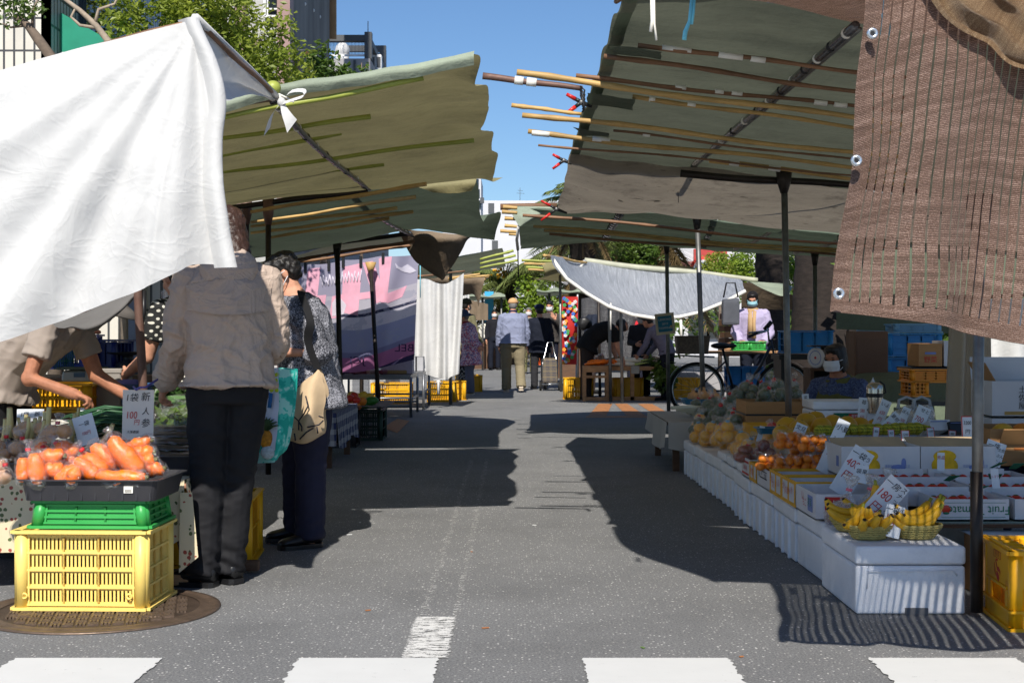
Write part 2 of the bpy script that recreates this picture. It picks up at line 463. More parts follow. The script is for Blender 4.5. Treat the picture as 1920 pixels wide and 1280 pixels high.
 if top:
  g=MB();hem=pel.z-tlen;lo=loose
  rings=[]
  if tlen>0:
   dz=V((0,-math.sin(R(lean*.3))*.4,-1)).normalized()
   rings.append((pel+dz*tlen,.104*H*wid+lo*1.5+tlen*.07,.076*H*wid+lo*1.5+tlen*.07,lean*.3));rings.append((pel+dz*tlen*.5,.104*H*wid+lo*1.3,.076*H*wid+lo*1.3,lean*.3))
  rings+=[(c,w*H*wid+lo,d*H*wid+lo*1.15,a)for(c,a),(w,d)in zip(sp[:4],((.1,.07),(.092,.066),(.098,.07),(.094,.064)))]
  rings+=[(sp[3][0].lerp(neck,.5),.082*H*wid+lo*.6,.056*H*wid+lo*.7,la),(sp[3][0].lerp(neck,.82),.058*H+lo*.6,.046*H+lo*.6,la),(neck+up*.006,.042*H+lo*.5,.04*H+lo*.5,la)]
  ringloft(g,rings,top)
  for i,nm in enumerate('LR'):
   S0,E,W0=J['sho'+nm],J['elb'+nm],J['wri'+nm]
   end={'long':E.lerp(W0,.97),'three':E.lerp(W0,.35),'short':S0.lerp(E,.62),'none':S0.lerp(E,.12)}[sleeve]
   pts=[S0.lerp(shc,.4),S0,S0.lerp(E,.55)]+([E,E.lerp(end,.6),end]if sleeve in('long','three')else[end])
   rr=[.031*H,.031*H,.030*H]+([.029*H,.0255*H,.0235*H]if sleeve in('long','three')else[.033*H])
   if sleeve=='none':pts,rr=pts[:2]+[end],[.032*H,.031*H,.031*H]
   g.tube(pts,[r+lo*.6 for r in rr],top,12);g.ell(S0,.0305*H+lo*.5,top,12,8)
   if sleeve in('long','three'):g.ell(E,.029*H+lo*.6,top,12,8)
  part('top',cloth_mesh(g,top,vox,amp,seed=PN*3.7,crease=((J['elbL'],.13,.7),(J['elbR'],.13,.7),(sp[1][0],.2,.35))),t)
 if bottom:
  g=MB();lo=bloose
  ringloft(g,[(pel+V((0,0,-.055*H)),.092*H*wid+lo,.066*H*wid+lo,0),(pel,.1*H*wid+lo*.8,.07*H*wid+lo,lean*.2),(pel+V((0,.01,.055*H)),.09*H*wid+lo*.5,.063*H*wid+lo*.5,lean*.5)],bottom)
  if skirt:
   ringloft(g,[(pel+V((0,0,-skirt)),.115*H*wid+lo,.09*H*wid+lo,0),(pel,.1*H*wid+lo,.07*H*wid+lo,0)],bottom)
  else:
   for nm in 'LR':
    h,k,f=J['hip'+nm],J['knee'+nm],J['ank'+nm]
    g.tube([h+V((0,0,.02)),h.lerp(k,.4),k,k.lerp(f,.5),f+(f-k).normalized()*.02],[.056*H*wid+lo*.6,.05*H*wid+lo*.7,.038*H+lo*.8,.034*H+lo,.031*H+lo*1.2],bottom,14);g.ell(k,.0385*H+lo*.8,bottom,12,8)
  part('skirt' if skirt else 'trousers',cloth_mesh(g,bottom,vox,min(amp*.7,.011),fz=(6,6,13),seed=PN*5.1,crease=((J['kneeL'],.14,.6),(J['kneeR'],.14,.6),(J['ankL'],.16,.9),(J['ankR'],.16,.9))),t)
 for i,nm in enumerate('LR'):
  b=MB();f=J['ank'+nm];sh_=(J['ank'+nm]-J['knee'+nm]).normalized()
  if f.z<.06*H+.02:fd=rotm(0,0,feet[i])
  else:fd=rotm(-math.degrees(math.atan2(-sh_.y,-sh_.z))*1.0,0,feet[i])
  L=.152*H;z0=-.045*H
  sec=[(-.26,.034,.05),(-.2,.04,.06),(0,.042,.058),(.25,.043,.042),(.45,.046,.034),(.62,.043,.028),(.72,.03,.02),(.75,.015,.01)]
  vs,fs=[],[];n=14
  for y,w,h in sec:
   for j in range(n):
    a=2*math.pi*j/n;vs.append((w*math.cos(a),y*L,z0+.018+max(-.003,h*(math.sin(a)*.5+.5))*1.35))
  for q in range(len(sec)-1):
   for j in range(n):fs.append((q*n+j,q*n+(j+1)%n,(q+1)*n+(j+1)%n,(q+1)*n+j))
  fs+=[tuple(range(n))[::-1],tuple((len(sec)-1)*n+j for j in range(n))]
  b.add(vs,fs,shoes,M=Matrix.Translation(f)@fd)
  o=[(.042*c,y*L)for y,c in((-.27,.7),(-.2,1.02),(.0,1.0),(.3,1.08),(.5,1.12),(.68,.9),(.76,.4))]
  b.plate([(x,y)for x,y in o]+[(-x,y)for x,y in o[::-1]],.022,sole_w if shoes in(shoe_g,)else shoes,M=Matrix.Translation(f)@fd@Matrix.Translation(V((0,0,z0))))
  part('shoe',b,t)
 return t,J
 # -- market props (all built about their own base centre)
def crate_mesh(sx,sy,sz,mat,rows=4,cols=3,slat=.008,gap=.006,th=.006,lip=.012,solid=False,taper=1.0,inv=False,band=.0,mb=None):
 """plastic crate: posts, rails and slats on four sides, open on top (or upside down)"""
 b=mb or MB()
 def side(L,M):
  pw=min(.05,L*.12)
  for s in(-1,1):b.tube([M@V((s*(L/2-pw*.45),.0,.012)),M@V((s*(L/2-pw*.45),.0,sz-.012))],pw*.5,mat,10)
  zs=[.02+(sz-.04)*i/rows for i in range(rows+1)]
  for i,z in enumerate(zs):b.box((0,-.004,z),(L-pw,th+.01,.009),mat,M=None)if False else b.add(*boxvf(M,(0,-.003,z),(L-pw*.9,th+.009,.008)),mat,False)
  W=(L-2*pw)/cols
  for c in range(cols):
   x0=-L/2+pw+c*W
   for x in(x0,x0+W):b.add(*boxvf(M,(x,-.003,sz/2),(.007,th+.008,sz-.04)),mat,False)
   if solid:
    b.add(*boxvf(M,(x0+W/2,.003,sz/2),(W,th*.6,sz-.04)),mat,False);continue
   n=int((W-.012)/(slat+gap))
   for i in range(rows):
    zc,hh=(zs[i]+zs[i+1])/2,zs[i+1]-zs[i]-.02
    if band and i==int(band):b.add(*boxvf(M,(x0+W/2,0,zc),(W,th*.7,hh+.02)),mat,False);continue
    for k in range(n):b.add(*boxvf(M,(x0+.006+(k+.5)*(W-.012)/n,0,zc),(slat,th*.7,hh)),mat,False)
    for z in(zc-hh/2-.005,zc+hh/2+.005):b.add(*boxvf(M,(x0+W/2,0,z),(W,th*.7,.012)),mat,False)
 for L,off,a in((sx,sy/2,0),(sx,sy/2,180),(sy,sx/2,90),(sy,sx/2,-90)):
  side(L,rotm(0,0,a)@Matrix.Translation(V((0,-off+.012,0))))
 for z in(.006,sz-.006):
  for L,off,a in((sx,sy/2,0),(sx,sy/2,180),(sy,sx/2,90),(sy,sx/2,-90)):
   b.add(*boxvf(rotm(0,0,a)@Matrix.Translation(V((0,-off+.004,0))),(0,-lip*.3,z),(L+lip*.6,.02+lip,.011)),mat,False)
 b.add(*boxvf(Matrix(),(0,0,sz-.02 if inv else .014),(sx-.03,sy-.03,.006)),mat,False)
 if taper!=1:
  for i,v in enumerate(b.v):k=1+(taper-1)*(v.z/sz);b.v[i]=V((v.x*k,v.y*k,v.z))
 return b
def boxvf(M,c,d):
 x,y,z=d[0]/2,d[1]/2,d[2]/2;c=V(c)
 vs=[M@(c+V(q))for q in((-x,-y,-z),(x,-y,-z),(x,y,-z),(-x,y,-z),(-x,-y,z),(x,-y,z),(x,y,z),(-x,y,z))]
 return vs,[(3,2,1,0),(4,5,6,7),(0,1,5,4),(1,2,6,5),(2,3,7,6),(3,0,4,7)]
def rrect(sx,sy,r,n=4):
 o=[]
 for cx,cy,a0 in((sx/2-r,sy/2-r,0),(-sx/2+r,sy/2-r,90),(-sx/2+r,-sy/2+r,180),(sx/2-r,-sy/2+r,270)):
  for i in range(n+1):a=R(a0+90*i/n);o.append((cx+r*math.cos(a),cy+r*math.sin(a)))
 return o
def tray_mesh(sx,sy,sz,mat,r=.03,rim=.018,flare=.92,th=.004,mb=None,floor=None):
 b=mb or MB();f0=floor if floor is not None else .01
 prof=[(flare,0,0),(1,sz,0),(1,sz,rim),(1,sz+.005,rim),(1,sz+.005,-th),(flare,f0,-th)]
 vs,fs=[],[]
 for k,z,o in prof:vs+=[(x,y,z)for x,y in rrect(sx*k+2*o,sy*k+2*o,max(.004,r+o))]
 n=len(vs)//len(prof)
 for i in range(len(prof)-1):
  for j in range(n):fs.append((i*n+j,i*n+(j+1)%n,(i+1)*n+(j+1)%n,(i+1)*n+j))
 fs+=[tuple(range(n))[::-1],tuple((len(prof)-1)*n+j for j in range(n))]
 b.add(vs,fs,mat,False);return b
def open_box(sx,sy,sz,mat,inner=None,th=.005,mb=None,flaps=0):
 """open topped carton; flaps: angle of the four lids folded outward"""
 b=mb or MB();inner=inner or mat
 b.box((0,0,th/2),(sx,sy,th),mat)
 for s in(-1,1):
  b.box((0,s*(sy/2-th/2),sz/2),(sx,th,sz),mat);b.box((s*(sx/2-th/2),0,sz/2),(th,sy-2*th,sz),mat)
 return b
def styro_mesh(sx,sy,sz,mat,ribs=0,lid=.28):
 b=MB();zl=sz*(1-lid)
 b.box((0,0,zl/2-.001),(sx,sy,zl-.004),mat,bev=.014,seg=3,top=1.0);b.box((0,0,zl+(sz-zl)/2),(sx+.004,sy+.004,sz-zl-.002),mat,bev=.016,seg=3)
 for i in range(ribs):
  y=-sy/2+sy*(i+.7)/(ribs+.4)
  b.box((-sx/2-.003,y,zl*.5),(.018,.012,zl*.98),mat,bev=.003)
 return b
def card_mesh(w,h,M0,paper,lines,ink_k,ink_r,th=.004,border=None):
 """price card; lines = (text, x, y, size, colour k/r, sx); card spans -w/2..w/2 and 0..h in its own plane"""
 b=MB();b.box((0,0,h/2),(w,th,h),paper,M=None)
 if border:
  t=w*.07
  for s in(-1,1):b.box((s*(w/2-t/2),-th/2-.0006,h/2),(t,.0012,h),border)
  b.box((0,-th/2-.0006,h-t/2),(w-2*t,.0012,t),border)
 return b
def price_card(label,pos,w,h,lines,tilt=0,yaw=0,roll=0,paper=None,border=None,cat='price sign',group='price signs among the produce',name='price_sign',stick=0):
 t=thing(name,label,cat,pos,group=group)
 paper=paper or mt('card_white',S(222,226,230),.7,.05,8)
 T=rotm(0,0,yaw)@rotm(-tilt,0,0)@rotm(0,roll,0)
 b=MB();b.M=T;b.box((0,0,h/2),(w,.004,h),paper)
 if border:
  tk=w*.075
  for s in(-1,1):b.box((s*(w/2-tk/2),-.0026,h/2),(tk,.0012,h),border)
  b.box((0,-.0026,h-tk/2),(w-2*tk,.0012,tk),border)
 if stick:b.box((0,.004,-stick/2+.02),(.008,.004,stick),mt('stick_wood',S(200,170,120),.7))
 part('card',b,t)
 kk,rr=mt('ink_black',(.012,.012,.014),.7),mt('ink_red',S(190,50,45),.7)
 b=MB();b.M=T
 for tx,x,z,s,c,sx in lines:
  b.text(tx,s,kk if c=='k' else rr,Matrix.Translation(V((x,-.0034,z)))@rotm(90),sx,shear=.12)
 if lines:part('lettering',b,t)
 return t
def film_over(mb,pts,mat,r0,neck=None,seed=0):
 """crumpled bag skin round a list of (centre, radii), gathered into a neck"""
 g=MB()
 for c,r in pts:g.ell(c,r,mat,14,10)
 if neck:
  a,bq=V(neck[0]),V(neck[1]);d=bq-a
  g.tube([a-d*.6,a,a+d*.35,a+d*.55,bq],[r0,r0*.7,r0*.22,r0*.24,r0*.75],mat,12)
 vs,fs,ns=remesh(g,max(.006,r0*.14),6,.6)
 out=[]
 for v,n_ in zip(vs,ns):
  p=v*26+V((seed,0,0));out.append(v+n_*(.5-abs(noise.noise(p))-abs(noise.noise(p*2.1))*.6)*.010)
 mb.add(out,fs,mat);return mb
def carrot_geo(b,a,c,r,mat,green=None):
 a,c=V(a),V(c);a,c=a+(a-c)*.10,c+(c-a)*.06;n=9;pts=[a.lerp(c,i/n)for i in range(n+1)]
 for i,p in enumerate(pts):p.z+=.004*math.sin(i*1.7+a.x*40)
 prof=[.45,.76,.87,.93,.97,1.0,1.0,.98,.9,.55]
 b.tube(pts,[r*k*(1+.03*math.sin(i*5+a.x*60))for i,k in enumerate(prof)],mat,12)
 if green:d=(c-a).normalized();b.tube([c-d*.002,c+d*.012],[r*.42,r*.3],green,8)
film=mt_film('clear_film',amount=.045,white=.3,scale=20)
film2=mt_film('clear_film_dense',amount=.3,scale=20,white=.6)
def m_pattern(name,kind,c1,c2,c3=None,sc_=60):
 w=N(name);co=w.co()
 if kind=='floral':
  v=w.n('TexVoronoi',Vector=co,Scale=sc_);r=w.n('SeparateColor',Color=v.outputs['Color'])
  c=w.mix(w.math('GREATER_THAN',r.outputs[0],.45),c1,w.mix(w.math('GREATER_THAN',r.outputs[1],.5),c2,c3 or c2))
 elif kind=='scribble':
  n1=w.n('TexNoise',Vector=co,Scale=sc_,Detail=3,Distortion=2.5).outputs['Fac']
  n2=w.n('TexVoronoi',Vector=co,Scale=sc_*.9,_feature='DISTANCE_TO_EDGE').outputs['Distance']
  k=w.math('MAXIMUM',w.ramp(n1,[(.53,(0,0,0)),(.58,(1,1,1))]),w.math('MULTIPLY',w.math('LESS_THAN',n2,.05),w.math('GREATER_THAN',w.noise(co,5,2),.5)))
  c=w.mix(k,c1,c2)
 elif kind=='dots':
  a=w.n('SeparateXYZ',Vector=w.co(scale=(sc_,)*3,rot=(0,R(45),0)))
  fx=w.math('SUBTRACT',w.math('FRACT',a.outputs[0]),.5);fz=w.math('SUBTRACT',w.math('FRACT',a.outputs[2]),.5)
  d=w.math('ADD',w.math('MULTIPLY',fx,fx),w.math('MULTIPLY',fz,fz))
  c=w.mix(w.math('LESS_THAN',d,.06),c1,c2)
 elif kind=='plaid':
  a=w.n('SeparateXYZ',Vector=w.co(scale=(sc_,)*3));ks=[]
  s=w.math('ADD',a.outputs[0],a.outputs[1])
  for o in(s,a.outputs[2]):ks.append(w.math('LESS_THAN',w.math('FRACT',o),.45))
  c=w.mix(w.math('MULTIPLY',w.math('ADD',ks[0],ks[1]),.5),c1,c2)
  if c3:c=w.mix(w.math('LESS_THAN',w.math('FRACT',w.math('MULTIPLY',a.outputs[2],4.0)),.25),c,c3)
 elif kind=='camo':
  c=w.ramp(w.noise(co,sc_,2),[(.4,c1),(.48,c2),(.56,c3)],'CONSTANT')
 bp=w.n('Bump',Strength=.4,Distance=.012,Height=w.noise(co,14,4))
 return w.done(w.n('BsdfPrincipled',Base__Color=c,Roughness=.85,Normal=bp.outputs[0]))
 # -- camera, sky, sun
cam=bpy.data.cameras.new('camera');co_=bpy.data.objects.new('camera',cam);COL.objects.link(co_)
co_.location=(0,0,CH);co_.rotation_euler=(R(90),0,0)
cam.sensor_width=36;cam.lens=F/1920*36;cam.shift_y=(HY-640)/1920;cam.clip_start=.05;cam.clip_end=3000
cam.dof.use_dof=True;cam.dof.focus_distance=8.0;cam.dof.aperture_fstop=16.0
sc.camera=co_
SUN_EL,SUN_AZ=44.5,183.8
w_=bpy.data.worlds.new('World');sc.world=w_;w_.use_nodes=True
nt=w_.node_tree;bg=nt.nodes['Background']
sky=nt.nodes.new('ShaderNodeTexSky');sky.sky_type='NISHITA';sky.sun_disc=False
sky.sun_elevation=R(SUN_EL);sky.sun_rotation=R(SUN_AZ);sky.air_density=1.0;sky.dust_density=0.1;sky.ozone_density=8.5
nt.links.new(sky.outputs[0],bg.inputs[0]);bg.inputs[1].default_value=.078
sl=bpy.data.lights.new('sun','SUN');sl.energy=4.6;sl.angle=R(.53);sl.color=(1,.95,.87)
so=bpy.data.objects.new('sun',sl);COL.objects.link(so)
sd_=V((math.sin(R(SUN_AZ))*math.cos(R(SUN_EL)),math.cos(R(SUN_AZ))*math.cos(R(SUN_EL)),math.sin(R(SUN_EL))))
so.rotation_euler=sd_.to_track_quat('Z','Y').to_euler();so.location=(0,-10,20)
vs_=sc.view_settings;sc.display_settings.display_device='sRGB'
vs_.view_transform='Standard';vs_.look='None';vs_.exposure=.5;vs_.gamma=1;vs_.use_curve_mapping=False
sc.cycles.max_bounces=10;sc.cycles.transparent_max_bounces=24;sc.cycles.diffuse_bounces=4
sc.cycles.use_denoising=True;sc.cycles.sample_clamp_indirect=6
# -- shared materials
def m_asphalt():
 w=N('asphalt');co=w.co()
 base=w.ramp(w.noise(co,.7,5),[(.3,(.138,.139,.140)),(.7,(.181,.182,.182))])
 grit=w.noise(co,115,4,.85)
 c=w.mix(.85,base,w.ramp(grit,[(.3,(.2,.2,.2)),(.5,(.95,.95,.95)),(.72,(2.4,2.35,2.25))]),'MULTIPLY')
 vor=w.n('TexVoronoi',Vector=co,Scale=85.0)
 pick=w.n('SeparateColor',Color=vor.outputs['Color'])
 near=w.ramp(vor.outputs['Distance'],[(.22,(1,1,1)),(.4,(0,0,0))])
 sel=w.math('MULTIPLY',near,w.math('GREATER_THAN',pick.outputs[0],.84))
 c=w.mix(sel,c,w.mix(pick.outputs[1],(.25,.24,.22),(.75,.72,.68)))
 vor2=w.n('TexVoronoi',Vector=co,Scale=42.0)
 p2=w.n('SeparateColor',Color=vor2.outputs['Color'])
 s2=w.math('MULTIPLY',w.ramp(vor2.outputs['Distance'],[(.12,(1,1,1)),(.2,(0,0,0))]),w.math('GREATER_THAN',p2.outputs[0],.955))
 c=w.mix(s2,c,(.85,.82,.78))
 st=w.ramp(w.noise(co,1.6,7,.7),[(.48,(0,0,0)),(.66,(.22,.22,.22))])
 c=w.mix(st,c,(.05,.05,.05))
 bp=w.n('Bump',Strength=.6,Distance=.006,Height=grit)
 return w.done(w.n('BsdfPrincipled',Base__Color=c,Roughness=.85,Normal=bp.outputs[0]))
def m_paint(name,col,wear,scale=26,soft=.05):
 w=N(name);co=w.co()
 f=w.math('ADD',w.math('MULTIPLY',w.noise(w.co(scale=(.6,1.6,1)),scale,6,.75),.75),w.math('MULTIPLY',w.noise(co,170,3,.7),.25))
 k=w.ramp(f,[(max(0,wear-soft),(0,0,0)),(min(1,wear+soft),(1,1,1))])
 c=w.mix(w.noise(co,5,6),tuple(x*.86 for x in col),col)
 b=w.n('BsdfPrincipled',Base__Color=c,Roughness=.7)
 return w.done(w.n('MixShader',i0=k,i1=w.n('BsdfTransparent').outputs[0],i2=b.outputs[0]))
asph=m_asphalt()
g=MB();g.grid(lambda u,v:V(((u-.5)*900,v*950-50,0)),1,1,asph);structure('ground',g)
white_paint=m_paint('road_paint',(.62,.62,.60),.33)
worn_paint=m_paint('road_paint_worn',(.66,.65,.62),.47,30,.03)
ghost_paint=m_paint('road_paint_ghost',(.6,.59,.56),.555,40,.02)
orange_paint=m_paint('road_paint_orange',(.40,.17,.06),.42)
def jag(x0,x1,y0,y1,rough,n=110):
 """painted bar with a ragged outline"""
 pts=[(x0+(x1-x0)*i/n,y1+random.uniform(-1,1)*rough*.25)for i in range(n+1)]
 pts+=[(x1+random.uniform(-1,1)*rough,y1+(y0-y1)*i/n)for i in range(1,n)]
 pts+=[(x1-(x1-x0)*i/n,y0)for i in range(n+1)]
 pts+=[(x0+random.uniform(-1,1)*rough,y0+(y1-y0)*i/n)for i in range(1,n)]
 return pts
def flat(mb,pts,mat,z=.004):
 mb.add([(x,y,z)for x,y in pts][::-1],[tuple(range(len(pts)))],mat,False)
for x0,x1 in((-1.64,-1.155),(-.705,-.245),(.235,.715),(1.175,1.66),(-2.6,-2.1)):
 b=MB();flat(b,jag(x0,x1,3.0,4.695,.007),white_paint);structure('crosswalk_bar',b)
b=MB();flat(b,jag(-.362,-.214,4.70,5.372,.008),worn_paint);structure('centre_line',b)
b=MB();flat(b,jag(-.35,-.322,5.4,12,.01),ghost_paint);flat(b,jag(-.225,-.197,5.4,12,.01),ghost_paint);structure('worn_centre_line',b)
b=MB()
for q in(((1122,757),(1148,757),(1137,779),(1104,779)),((1153,757),(1176,757),(1210,779),(1175,779)),((1196,757),(1222,757),(1262,779),(1230,779)),((1100,780),(1270,780),(1272,783),(1098,783))):
 flat(b,[tuple(G(*p))[:2]for p in q],orange_paint)
structure('orange_road_marking',b)
b=MB();flat(b,[tuple(G(*p))[:2]for p in((718,802),(745,812),(768,789),(745,785))],orange_paint);structure('orange_road_marking',b)
# -- leaves, sticks on the road
lt=MB()
for px,py,c in((884,1035,0),(675,980,1),(655,1003,1),(1205,1215,2),(690,1145,0),(1002,985,1),(1390,1232,0),(910,1178,0)):
 p=G(px,py);a=random.uniform(0,3);l=random.uniform(.014,.03)
 lt.box((p.x,p.y,.004),(l,.008,.003),mt('litter%d'%c,[(.35,.14,.05),(.6,.6,.58),(.12,.2,.05)][c]),rz=math.degrees(a))
tag(solo('litter',lt,'dry leaf scraps scattered on the asphalt','litter',kind='stuff'))
# -- manhole cover
iron=mt('cast_iron',(.075,.052,.038),.5,.3,14,bump=.6,bscale=90,metal=.35)
iron2=mt('cast_iron_worn',(.15,.105,.075),.42,.25,20,bump=.4,bscale=90,metal=.5)
mh=thing('manhole_cover','rusty brown cast iron manhole cover with raised block pattern in the road','manhole cover',(-1.6,5.52,-.001),12);mh.scale=(.95,.95,.8)
b=MB();b.lathe([(.485,.004),(.485,.010),(.462,.012),(.458,.007),(.43,.007),(.42,.012),(.40,.012)],iron2,n=64);part('rim',b,mh)
b=MB();b.lathe([(.40,.009),(0,.009)],iron,n=64)
k=.047
for i in range(-8,9):
 for j in range(-8,9):
  x,y=i*k,j*k
  if math.hypot(x,y)>.375:continue
  h=.0145
  if(i+j)%2:b.box((x,y-.014,h/2+.005),(.04,.008,.01),iron2);b.box((x,y+.014,h/2+.005),(.04,.008,.01),iron2);b.box((x-.016,y,h/2+.005),(.008,.019,.01),iron2)
  else:b.box((x-.014,y,h/2+.005),(.008,.04,.01),iron2);b.box((x+.014,y,h/2+.005),(.008,.04,.01),iron2);b.box((x,y,h/2+.005),(.008,.03,.01),iron2)
part('cover_plate',b,mh)
for a in(-40,75,200):
 b=MB();c=(.3*math.cos(R(a)),.3*math.sin(R(a)),0)
 b.lathe([(.052,.008),(.052,.016),(.042,.016),(.04,.011),(.026,.011),(.024,.017),(0,.017)],iron2,c,24);part('lifting_eye',b,mh)
 # -- trees
def m_leaf(name,c1,c2,tr=.35):
 w=N(name);co=w.co()
 f=w.math('ADD',w.math('MULTIPLY',w.noise(co,2.2,3),.6),w.math('MULTIPLY',w.noise(co,40,2),.4))
 c=w.ramp(f,[(.35,c1),(.65,c2)])
 b=w.n('BsdfPrincipled',Base__Color=c,Roughness=.45)
 t=w.n('BsdfTranslucent',Color=c)
 return w.done(w.n('MixShader',i0=tr,i1=b.outputs[0],i2=t.outputs[0]))
leaf_a=m_leaf('leaf_spring',(.13,.2,.02),(.42,.47,.07),.5)
leaf_b=m_leaf('leaf_green',(.03,.075,.012),(.14,.22,.03))
leaf_c=m_leaf('leaf_bright',(.08,.16,.01),(.28,.38,.04))
bark=mt('bark',(.16,.12,.09),.9,.35,9,bump=.8,bscale=30)
bark_l=mt('bark_light',(.30,.24,.18),.9,.3,9,bump=.8,bscale=30)
def leaves(mb,spots,n,size,mat,aspect=.5):
 """n leaf-sized bent quads spread through clumps (centre, radius xyz)"""
 wts=[s[1][0]*s[1][1]*s[1][2]for s in spots]
 vs,fs=[],[]
 for _ in range(n):
  c,r=random.choices(spots,wts)[0]
  d=V((random.gauss(0,1),random.gauss(0,1),random.gauss(0,1))).normalized()*random.random()**.45
  p=V(c)+V((d.x*r[0],d.y*r[1],d.z*r[2]))
  if noise.noise(p*2.6)<-.22:continue
  a=V((random.gauss(0,1),random.gauss(0,1),random.gauss(0,.6)-.25)).normalized()
  s=a.orthogonal().normalized();q=a.cross(s);t=random.uniform(0,6.28);s=s*math.cos(t)+q*math.sin(t)
  if s.z>.8:s=(s+V((1,0,0))).normalized()
  l=size*random.uniform(.6,1.25);w=l*aspect*.5;m_=a.cross(s)*l*.12
  b=len(vs)
  vs+=[p,p+a*l*.5+s*w+m_,p+a*l,p+a*l*.5-s*w+m_]
  fs.append((b,b+1,b+2,b+3))
 mb.add(vs,fs,mat,False)
def tree(name,label,cat,base,trunk,branches,spots,n,size,mat,bk=None,aspect=.5,group=None):
 t=thing(name,label,cat,base,group=group)
 b=MB();pts,r0,r1=trunk
 b.tube(pts,[r0+(r1-r0)*i/(len(pts)-1)for i in range(len(pts))],bk or bark,10)
 for pp,q0,q1 in branches:
  b.tube(pp,[q0+(q1-q0)*i/(len(pp)-1)for i in range(len(pp))],bk or bark,7)
 part('trunk',b,t,world=True)
 c=MB();leaves(c,spots,n,size,mat,aspect);part('crown',c,t,world=True)
 return t
def clumps(c,r,n,k=.42):
 out=[]
 for _ in range(n):
  d=V((random.gauss(0,1),random.gauss(0,1),random.gauss(0,1))).normalized()*random.uniform(.45,.95)
  out.append((V(c)+V((d.x*r[0],d.y*r[1],d.z*r[2])),tuple(x*k*random.uniform(.7,1.2)for x in r)))
 return out+[(V(c),tuple(x*.7 for x in r))]
Yt=16.0
cl=clumps(P(300,70,Yt),(.75,.8,.75),10)+clumps(P(445,95,Yt),(.85,.9,.85),12)+clumps(P(415,20,Yt),(.6,.7,.6),8)+[(P(330,5,Yt),(.4,.5,.4)),(P(225,55,Yt),(.25,.4,.4)),(P(545,130,Yt),(.3,.4,.35)),(P(505,60,Yt),(.35,.4,.4))]
bp_=V((P(400,0,Yt).x,Yt,0))
tree('street_tree','leafy yellow green street tree rising behind the white cloth at left','tree',bp_,([bp_,bp_+V((.1,0,1.5)),P(390,140,Yt),P(410,60,Yt)],.13,.05),[([P(385,160,Yt),P(330,90,Yt),P(300,40,Yt)],.05,.015),([P(395,150,Yt),P(460,110,Yt),P(500,60,Yt)],.05,.015),([P(400,110,Yt),P(420,40,Yt),P(440,-20,Yt)],.04,.012)],cl,12500,.085,leaf_a)
Yt=19.0
bp_=V((P(607,0,Yt).x,Yt,0))
cl=clumps(P(606,135,Yt),(.33,.4,.3),9)+clumps(P(600,180,Yt),(.5,.5,.35),7)+[(P(650,165,Yt),(.18,.2,.08)),(P(640,130,Yt),(.1,.2,.1)),(P(600,90,Yt),(.12,.2,.12))]
tree('street_tree','small dark green tree in front of the grey concrete tower','tree',bp_,([bp_,P(607,300,Yt),P(605,140,Yt)],.07,.02),[([P(606,190,Yt),P(640,150,Yt)],.02,.008),([P(606,190,Yt),P(575,150,Yt)],.02,.008)],cl,2600,.10,leaf_b)
Yt=19.5
bp_=V((P(678,0,Yt).x,Yt,0))
tree('street_tree','thin sprig of a young tree showing above the olive canopy by the grey wall','tree',bp_,([bp_,P(678,300,Yt),P(678,118,Yt)],.03,.006),[([P(678,140,Yt),P(688,120,Yt)],.008,.004)],[(P(679,121,Yt),(.1,.1,.04)),(P(684,138,Yt),(.2,.15,.05)),(P(660,140,Yt),(.12,.1,.04))],110,.09,leaf_b)
Yt=11.5
bp_=V((P(110,0,Yt).x,Yt,0))
tree('street_tree','gnarled bare limbed tree with sparse leaves at the top left by the tiled wall','tree',bp_,([bp_,bp_+V((-.05,0,1.6)),P(98,110,Yt),P(70,72,Yt),P(52,48,Yt),P(28,30,Yt)],.07,.022),[([P(60,58,Yt),P(62,20,Yt),P(75,-10,Yt)],.014,.006),([P(52,48,Yt),P(20,52,Yt),P(5,44,Yt)],.012,.005)],[(P(20,25,Yt),(.2,.2,.1)),(P(50,12,Yt),(.16,.2,.1)),(P(70,25,Yt),(.06,.1,.07)),(P(10,-10,Yt),(.2,.2,.12))],420,.055,leaf_b)
Yt=13.0
bp_=V((P(230,0,Yt).x,Yt,0))
tree('street_tree','crooked pale bare branch of a tree beside the green awning','tree',bp_,([bp_,P(235,200,Yt),P(205,80,Yt),P(180,48,Yt),P(150,20,Yt),P(118,-4,Yt)],.045,.016),[([P(183,53,Yt),P(150,48,Yt),P(133,32,Yt),P(142,15,Yt)],.017,.01),([P(178,45,Yt),P(185,18,Yt),P(215,8,Yt),P(222,-8,Yt)],.018,.01)],[(P(222,-2,Yt),(.12,.1,.06))],60,.06,leaf_a,bark_l)
# -- buildings
def m_tile(name,col,grout,cw,chh,wv=.06):
 w=N(name);co=w.co('UV')
 br=w.n('TexBrick',Vector=co,Color1=col,Color2=tuple(c*.9 for c in col),Mortar=grout,Scale=1.0,Brick__Width=cw,Row__Height=chh)
 br.inputs['Mortar Size'].default_value=wv*chh;br.offset=0
 c=w.mix(w.ramp(w.noise(w.co(),2.5,6),[(.45,(0,0,0)),(.8,(.3,.3,.3))]),br.outputs[0],(.2,.19,.17))
 return w.done(w.n('BsdfPrincipled',Base__Color=c,Roughness=.4))
tile_w=m_tile('tile_cream',(.62,.58,.5),(.05,.05,.05),.1,.32,.035)
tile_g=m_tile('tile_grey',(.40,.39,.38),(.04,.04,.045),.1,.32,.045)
glass_d=mt('glass_dark',(.015,.02,.025),.08,.2,2,spec=.8)
conc=mt('concrete_grey',(.17,.165,.16),.85,.35,1.2,bump=.4,bscale=6,stretch=(1,1,.25),dirt=.6)
conc_l=mt('concrete_lilac',(.33,.32,.33),.85,.1,1.5,bump=.2,bscale=20)
